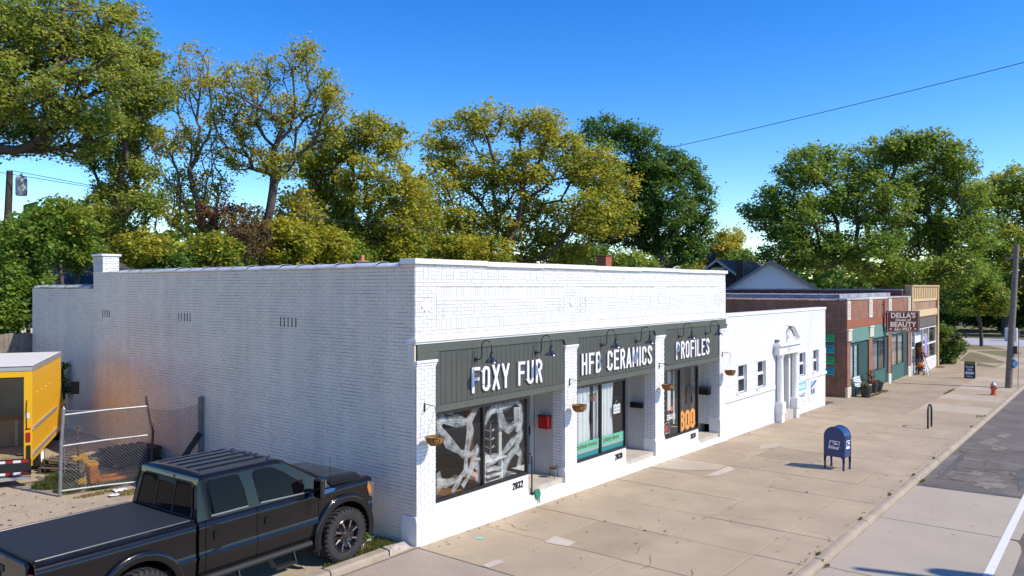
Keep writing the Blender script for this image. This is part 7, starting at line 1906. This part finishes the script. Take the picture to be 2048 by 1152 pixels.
make_tree('vase_tree', 'open vase shaped tree with sparse yellow green leaves and bare forks', (10.8,20.6,0.6),
 [(9.5,20.7,13.6,0.99,0.88),(11.3,21.1,14.4,0.92,0.92),(12.2,19.7,15.1,0.92,0.92),(12.4,18.5,13.8,0.91,0.91),(12.8,17.9,13.0,0.67,0.63),(10.9,21.7,12.4,1.04,0.92),(11.6,19.7,12.5,1.13,1.02),(13.0,18.9,11.9,1.04,0.92),(10.3,22.1,10.9,0.92,1.03),(11.2,19.9,10.4,1.13,0.90),(9.6,21.7,12.6,0.68,0.90)],
 5.6, 0.19, 300, 48, 0.155, 0.50, OLIVE, 4, group=TG, bare=0.05, topcols=OLIVE+YELLOW[:1], bf=0.50)
make_tree('walnut_tree', 'yellow green leafy tree between the vase shaped tree and the wide olive tree', (18.3,22.1,0.6),
 [(16.9,24.4,11.6,1.50,1.23),(17.5,22.9,12.3,1.35,1.08),(17.9,21.5,13.0,1.06,0.93),(19.0,20.7,12.3,1.07,1.21),(17.7,24.5,9.5,1.67,1.25),(17.3,21.1,10.0,1.57,1.31),(18.7,20.0,9.8,1.06,1.32),(17.9,23.4,7.5,1.64,1.23),(18.5,20.9,7.7,1.47,1.33)],
 4.5, 0.26, 300, 85, 0.22, 0.60, OLIVE+GREEN[:2], 5, group=TG, topcols=OLIVE+YELLOW[:1], bf=0.4)
make_tree('wide_tree', 'wide spreading olive and yellow tree behind the middle of the parapet', (27.4,20.3,0.3),
 [(25.4,23.0,13.5,1.86,1.40),(26.6,21.2,14.7,1.39,1.24),(27.2,20.1,15.4,0.92,0.77),(29.7,19.6,15.0,1.43,1.27),(28.9,17.5,15.0,0.92,0.77),(29.5,17.2,13.4,1.69,1.38),(24.2,22.7,10.8,1.67,1.52),(26.9,21.8,11.7,2.04,1.72),(27.7,18.5,11.4,1.98,1.67),(30.4,15.6,12.1,1.84,1.38),(32.6,14.9,11.4,1.57,1.42),(24.8,22.4,8.4,2.13,1.52),(27.4,20.7,8.5,2.18,1.56),(30.6,19.1,8.9,2.25,1.60),(29.6,14.9,8.9,2.09,1.49),(31.3,14.2,8.7,1.21,1.36),(25.7,20.4,6.6,2.41,1.05),(30.4,18.6,6.7,2.55,1.11)],
 5.0, 0.36, 560, 78, 0.25, 0.72, OLIVE+GREEN[:1], 6, group=TG, topcols=OLIVE+YELLOW[:1], bf=0.45, seg=0.8)
make_tree('dark_oak', 'dense dark green oak behind the right end of the parapet', (40.1,17.1,-0.2),
 [(38.7,19.5,15.9,1.82,1.09),(38.9,17.2,15.1,1.60,1.25),(40.0,16.2,13.3,1.96,1.61),(40.9,14.5,12.8,1.42,1.42),(42.4,14.0,10.9,1.26,1.62),(39.6,14.8,10.4,1.92,1.75),(40.4,18.0,11.8,2.20,2.20),(41.9,18.0,8.9,2.62,1.87),(43.5,14.9,8.9,1.48,1.48),(42.4,15.8,7.4,2.21,1.29),(40.3,20.1,9.6,2.24,2.24),(36.4,19.0,13.2,1.75,2.10)],
 5.0, 0.40, 420, 110, 0.26, 0.72, DKGREEN, 7, group=TG, bf=0.18, seg=0.8)
make_tree('far_tree', 'small distant orange tinged tree between the two big green oaks', (85.6,30.4,-1.2),
 [(84.8,30.4,11.3,1.41,1.15),(87.8,30.0,10.8,1.57,1.57),(85.6,31.8,9.4,1.63,1.63),(85.6,29.7,8.7,2.25,1.61),(84,32.5,7.2,2.6,1.8),(88,29,7.0,2.6,1.8)],
 5.5, 0.25, 110, 80, 0.42, 0.9, YELLOW+OLIVE, 8, group=TG, seg=1.2)
make_tree('far_tree', 'low distant green tree beside the pale blue gable', (75.6,23.6,-1.2),
 [(76.8,24.6,7.7,1.73,1.15),(76.5,23.3,6.6,1.71,1.43),(75.4,24.2,6.2,1.71,1.43),(78,23,5.6,1.9,1.4)],
 4.2, 0.22, 80, 80, 0.36, 0.8, GREEN, 9, group=TG, seg=1.0)
make_tree('great_oak', 'huge spreading bright green oak behind the brick and tan shops', (68.3,7.2,-1.4),
 [(62.3,16.6,11.4,1.79,1.89),(61.3,14.6,13.1,2.07,1.84),(61.9,13.0,15.3,2.19,1.82),(64.4,11.7,16.4,1.85,1.48),(61.0,13.1,10.7,2.71,2.26),(64.3,11.1,12.6,2.76,2.53),(68.8,9.6,16.3,2.15,1.91),(67.8,6.3,17.2,2.52,1.61),(68.2,3.5,17.4,2.25,1.44),(70.2,1.8,16.1,1.90,1.81),(65.6,7.1,12.5,3.15,2.70),(72.4,4.6,14.3,3.09,2.62),(72.1,1.3,13.1,2.07,2.30),(63.0,11.6,8.0,3.19,2.05),(64.3,7.6,7.9,3.35,2.23),(73.9,5.4,9.7,3.65,2.67),(72.0,1.7,9.4,2.77,2.54),(60.9,14.0,8.0,2.50,2.05),(69.1,2.1,6.2,2.69,1.79),(66.3,5.6,5.7,2.69,1.35)],
 4.2, 0.60, 760, 105, 0.33, 0.95, GREEN+OLIVE[2:3]+DKGREEN[3:], 10, group=TG, bf=0.2, seg=1.1, topcols=GREEN[:1]+GREEN[2:]+OLIVE[2:3])
TR = 'trees at the far right corner'
make_tree('corner_tree', 'large green and yellow tree beyond the cross street', (114.0,2.3,-2.0),
 [(110.2,4.2,16.2,2.66,3.00),(115.1,2.4,17.2,2.73,3.08),(113.1,-0.0,17.5,2.99,3.65),(109.5,3.0,10.8,3.29,3.29),(115.6,0.2,11.0,3.72,4.06),(109.9,4.7,6.9,3.33,3.00),(119.6,1.7,6.5,4.22,3.17),(108.0,6.2,4.6,2.98,2.32),(113.1,3.7,4.6,3.05,2.04),(114,-4,13,3.5,4),(113,-6,7,3.5,4),(112,-9,11,3,5)],
 4.0, 0.45, 420, 90, 0.50, 1.3, GREEN+OLIVE[:1], 11, group=TR, seg=1.6, topcols=GREEN+YELLOW[:2])
make_tree('young_tree', 'young street tree with a slim trunk on the lawn by the cross street', (81.3,1.1,-1.4),
 [(81.7,2.0,3.3,1.83,1.46),(81.3,0.4,3.5,1.80,1.44),(83.0,1.5,4.8,2.12,1.32),(80.2,2.6,2.7,1.44,1.03),(81.4,-0.3,2.6,1.28,0.92),(81.5,1.2,5.8,1.6,1.2)],
 2.3, 0.17, 150, 80, 0.30, 0.75, GREEN+OLIVE[:1], 12, group=TR, seg=0.8)
for k, (x, y, h, c, lb) in enumerate(((122,13,9,DKGREEN,'dense dark green tree, the one closest to the oak beyond the cross street'),(128,-14,11,GREEN,'rounded green tree beyond the utility pole across the street'),(124,4,5.5,DKGREEN,'low dark tree under the corner tree across the street'),(120,-7,5.5,GREEN,'low bright green tree across the street beside the grey cabinet'))):
    make_tree('far_tree', lb, (x,y,-2.0), [(x,y,h*0.45,3.6,h*0.3),(x+1,y+3,h*0.5,3.2,h*0.3),(x-1,y-3,h*0.5,3.2,h*0.3),(x,y,h*0.8,2.8,h*0.25),(x,y+2,0.2,3.5,1.5),(x,y-3,0.2,3.5,1.5)], 2.5, 0.3, 150, 80, 0.55, 1.4, c, 60+k, group=TR, seg=1.8)
# far-off wood along the horizon, one mass
r_ = np.random.default_rng(5); wl = []
for k in range(95):
    a = math.radians(12+78*k/94); D = (150 if a < math.radians(43) else 92)+14*math.sin(k*1.7)
    wl.append(((-9.9+D*math.cos(a), -9.9+D*math.sin(a), (3.6 if D > 120 else 5.0)+1.5*math.sin(k*2.3)), 5.5 if D > 120 else 3.6, 5.6+1.6*math.sin(k*1.1)))
wl += [((x_,y_,-1.0),5.5,3.5) for (x_,y_,_),_,_ in wl]
fw = leaf_mesh('far_woods', wl, 80000, 1.4, GREEN+OLIVE[:2]+DKGREEN[:1], None, 888, kind='stuff'); tag(fw, 'continuous far wood along the horizon behind the houses', 'woods')
# shrubs and understorey behind the wall
def shrub(name, label, c, rh, rv, n_cl, lpc, leaf, clr, cols, seed, zb, bare=0.0, bark=None, cat='shrub', group='shrubs behind the white wall', extra=()):
    lob = [(c[0],c[1],c[2],rh,rv)]+list(extra)
    make_tree(name, label, (c[0],c[1],zb), lob, max(0.5,(c[2]-rv-zb)*0.6), 0.07, n_cl, lpc, leaf, clr, cols, seed, bark=bark, group=group, bare=bare, cat=cat, seg=0.4, bf=0.1, shell=0.4)
SH = [('broad green shrub above the left end of the wall coping', (0.8,19.4,6.2),1.37,1.03,GREEN,0), ('green shrub hanging over the board fence', (0.4,19.1,4.7),1.01,0.84,GREEN,0), ('green sumac like sapling left of the wall chimney', (1.8,19.0,7.0),1.05,0.70,GREEN+OLIVE[:1],0),
      ('green bush just left of the wall chimney', (2.4,19.8,5.9),0.95,0.68,GREEN,0), ('low green bush against the board fence', (-0.2,19.0,3.7),0.85,0.85,GREEN,0), ('yellow green bush right of the wall chimney', (4.9,19.9,6.1),1.16,0.77,OLIVE+GREEN[:1],0),
      ('yellow shrub behind the side wall coping', (7.7,19.5,6.1),1.14,0.72,OLIVE+GREEN[:2],0.0), ('crimson leaved shrub under the thin tree', (9.3,22.0,7.9),0.95,0.68,[(0.30,0.03,0.05),(0.20,0.08,0.03),(0.16,0.06,0.03),(0.20,0.16,0.04)],0.45), ('brown half bare thicket of grey twigs below the vase shaped tree', (9.2,19.6,6.9),1.2,1.1,[(0.16,0.09,0.04),(0.22,0.15,0.04)],0.5), ('brownish olive thicket between the vase shaped tree and the yellow shrub', (10.2,20.9,7.3),1.2,1.3,[(0.24,0.17,0.04),(0.30,0.26,0.04),(0.18,0.11,0.04)],0.25), ('green and brown sapling clump behind the clay chimney pot', (13.4,21.6,8.0),1.2,1.5,OLIVE+[(0.24,0.17,0.04)],0.15),
      ('olive thicket behind the clay chimney pot', (12.0,20.6,6.7),1.45,1.16,OLIVE,0), ('olive bush between the clay chimney pot and the vase shaped tree', (14.4,20.7,6.6),1.40,1.0,OLIVE+GREEN[:1],0), ('tall brownish olive shrub at the parapet corner', (20.6,20.8,8.6),1.35,2.22,OLIVE+GREEN[:1],0.1),
      ('yellow green shrub behind the parapet corner', (19.4,20.8,6.7),1.40,1.08,OLIVE+GREEN[:1],0), ('low dark bush behind the side wall coping', (6.2,20.1,5.5),1.25,0.6,DKGREEN,0), ('bright yellow olive shrub behind the front coping', (24.4,20.9,6.6),1.9,1.2,OLIVE+GREEN[2:],0), ('dense green shrub behind the front coping stones', (16.6,22.0,6.0),1.8,1.1,GREEN+OLIVE[:1],0),
      ('green shrub beneath the dark oak behind the red chimney', (36.0,16.3,5.6),2.4,1.6,GREEN+OLIVE[:1],0), ('dark green shrub between the oak and the front coping', (34.0,18.5,6.0),2.4,1.6,DKGREEN,0)]
for k, (lb, c, rh, rv, cols, bare) in enumerate(SH):
    n = int(70*max(1, rh*rv/1.0)); n = min(n, 150)
    shrub('shrub', lb, c, rh, rv, n, 70 if not bare else 26, 0.17 if c[0] < 12 else 0.22, 0.36 if c[0] < 12 else 0.5, cols, 200+k, 0.8, bare, M_BARKL if bare else None)
shrub('rhododendron', 'rounded dark green bush at the corner of the tan shop', (54.3,0.3,0.35), 1.5, 1.35, 110, 75, 0.26, 0.45, DKGREEN+[(0.14,0.10,0.03)], 300, -0.95, cat='shrub', group=None, extra=[(55.5,0.5,-0.1,1.1,0.9),(53.2,0.6,0.9,0.9,1.2)])
shrub('vine', 'dark ivy clump climbing beside the yellow truck mirror', (-0.22,14.3,1.9), 0.22, 0.6, 30, 26, 0.11, 0.16, DKGREEN, 301, 0.5, cat='vine', group=None)
# ================================================================ WEEDS AND GRASS (nobody could count them)
def grass(name, areas, n, hgt, cols, seed, zf):
    r = np.random.default_rng(seed); ar = np.array(areas); i = r.integers(0, len(ar), n)
    ang = r.random(n)*2*PI; rad = np.sqrt(r.random(n))
    X = ar[i,0]+np.cos(ang)*rad*ar[i,2]; Y = ar[i,1]+np.sin(ang)*rad*ar[i,3]
    Z = np.array([zf(x,y) for x,y in zip(X,Y)])
    h = hgt*(0.4+0.9*r.random(n)); a2 = r.random(n)*2*PI; wd = 0.004+0.006*r.random(n); ln = h*0.6*r.random(n)
    dx, dy = np.cos(a2), np.sin(a2); lx, ly = -dy, dx
    b0 = np.stack([X-lx*wd,Y-ly*wd,Z],1); b1 = np.stack([X+lx*wd,Y+ly*wd,Z],1)
    m0 = np.stack([X+dx*ln*0.4+lx*wd*0.7,Y+dy*ln*0.4+ly*wd*0.7,Z+h*0.6],1); m1 = np.stack([X+dx*ln,Y+dy*ln,Z+h],1)
    V = np.stack([b0,b1,m0,m1],1).reshape(-1,3); Q = np.arange(4*n).reshape(n,4)
    cs = np.array(cols)[r.integers(0,len(cols),n)]*(0.7+0.6*r.random(n))[:,None]
    col = np.concatenate([np.repeat(cs,4,0),np.ones((4*n,1))],1)
    o = np_mesh(name, V, Q, M_GRASS, None, col, 'stuff'); return o
GC_ = [(0.13,0.17,0.03),(0.10,0.14,0.025),(0.22,0.20,0.06)]
o = grass('weeds', [(-0.45,0.75,0.35,0.4),(-0.35,1.3,0.3,0.4),(-0.9,0.42,0.35,0.14),(-1.45,0.36,0.3,0.10),(-0.3,0.55,0.22,0.25),(-0.35,1.9,0.25,0.6)], 5200, 0.07, GC_, 1, lambda x,y: lotz(y)-0.01); tag(o, 'green weeds and grass between the pickup wheel and the wall', 'weeds')
o = grass('weeds', [(-2.75,8.5,0.35,0.35),(-2.3,8.9,0.4,0.4),(-1.8,7.6,0.6,0.15),(-1.0,8.3,0.9,0.6),(-0.4,8.0,0.35,0.8),(-2.6,7.9,0.3,0.3),(-1.6,10.3,0.8,0.6)], 9000, 0.10, GC_, 2, lambda x,y: lotz(y)-0.01); tag(o, 'patchy green weeds around the gate and pallets', 'weeds')
o = grass('weeds', [(-1.77,6.8,0.35,0.2),(-1.3,6.6,0.4,0.25),(-2.3,7.2,0.5,0.12)], 2200, 0.05, [(0.30,0.24,0.06),(0.20,0.18,0.05)], 3, lambda x,y: lotz(y)-0.01); tag(o, 'dry yellow grass strip on the lot before the gate', 'weeds')
kj = [(x,-5.74,0.12,0.025) for x in (4.3,7.15,9.7,12.35,15.1,22.3,25.7)]+[(4.05,-5.94,0.14,0.05),(12.3,-5.95,0.2,0.05),(25.4,-5.6,0.4,0.12)]
o = grass('weeds', kj, 1500, 0.055, GC_+[(0.25,0.18,0.06)], 4, lambda x,y: sz(x)-0.02-(0.11 if y < -5.9 else 0)); tag(o, 'tufts of weeds growing in the kerb joints', 'weeds')
o = grass('weeds', [(49.9,-0.25,0.8,0.3),(34,-3.25,1.6,0.06),(29.9,-0.75,1.2,0.10),(31.8,-0.7,0.6,0.2)], 1500, 0.09, [(0.25,0.20,0.06),(0.14,0.15,0.03)], 5, lambda x,y: sz(x)-0.02); tag(o, 'weeds in the pavement cracks near the brick shop', 'weeds')
for k, (x,y,rh,rv,lb) in enumerate(((-0.45,7.75,0.35,0.18,'leafy weed clump at the foot of the wall behind the fence'),(-0.30,1.0,0.14,0.07,'small leafy weed among the rubble'))):
    t = thing('weed_clump', lb, 'weeds', (x,y,lotz(y))); leaf_mesh('leaves', [((0,0,rv),rh,rv)], 220, 0.075, GREEN+[(0.16,0.20,0.04)], t, 400+k)
# fallen leaves on the sidewalk
r = np.random.default_rng(77); n = 420
X = r.uniform(0.1,40,n)**1.0; Y = np.where(r.random(n) < 0.45, -5.7*r.random(n), np.where(r.random(n) < 0.5, -5.72+0.10*r.random(n), -0.08-0.25*r.random(n)))
P = np.stack([X,Y,-SLP*X+0.012],1)
leaves_at('fallen_leaves', P, np.arange(n), 0.055, [(0.16,0.085,0.035),(0.10,0.06,0.03),(0.22,0.13,0.04),(0.05,0.04,0.03)], None, r, M_LEAF, 'stuff', up=4.0); tag(bpy.data.objects['fallen_leaves'], 'scattered brown fallen leaves on the sidewalk', 'leaves')
r = np.random.default_rng(78); n = 500
X = r.uniform(-8,0,n); Y = r.uniform(3.5,9.5,n); P = np.stack([X,Y,np.array([lotz(y) for y in Y])+0.012],1)
leaves_at('lot_leaves', P, np.arange(n), 0.06, [(0.20,0.10,0.04),(0.12,0.07,0.03),(0.30,0.16,0.05)], None, r, M_LEAF, 'stuff', up=4.0); tag(bpy.data.objects['lot_leaves'], 'scattered brown fallen leaves on the gravel lot', 'leaves')
# hedge across the lot, mirrored in the pickup's rear window
t = thing('hedge', 'long yellow green hedge across the lot, mirrored in the pickup window', 'hedge', (-24,5,0)); leaf_mesh('leaves', [((0,-7+i*1.1,0.7),0.9,0.8) for i in range(16)], 14000, 0.18, YELLOW+GREEN[:1], t, 500); B('stems', M_BARK, t, (-24.5,-3,0,-23.5,15,0.9))
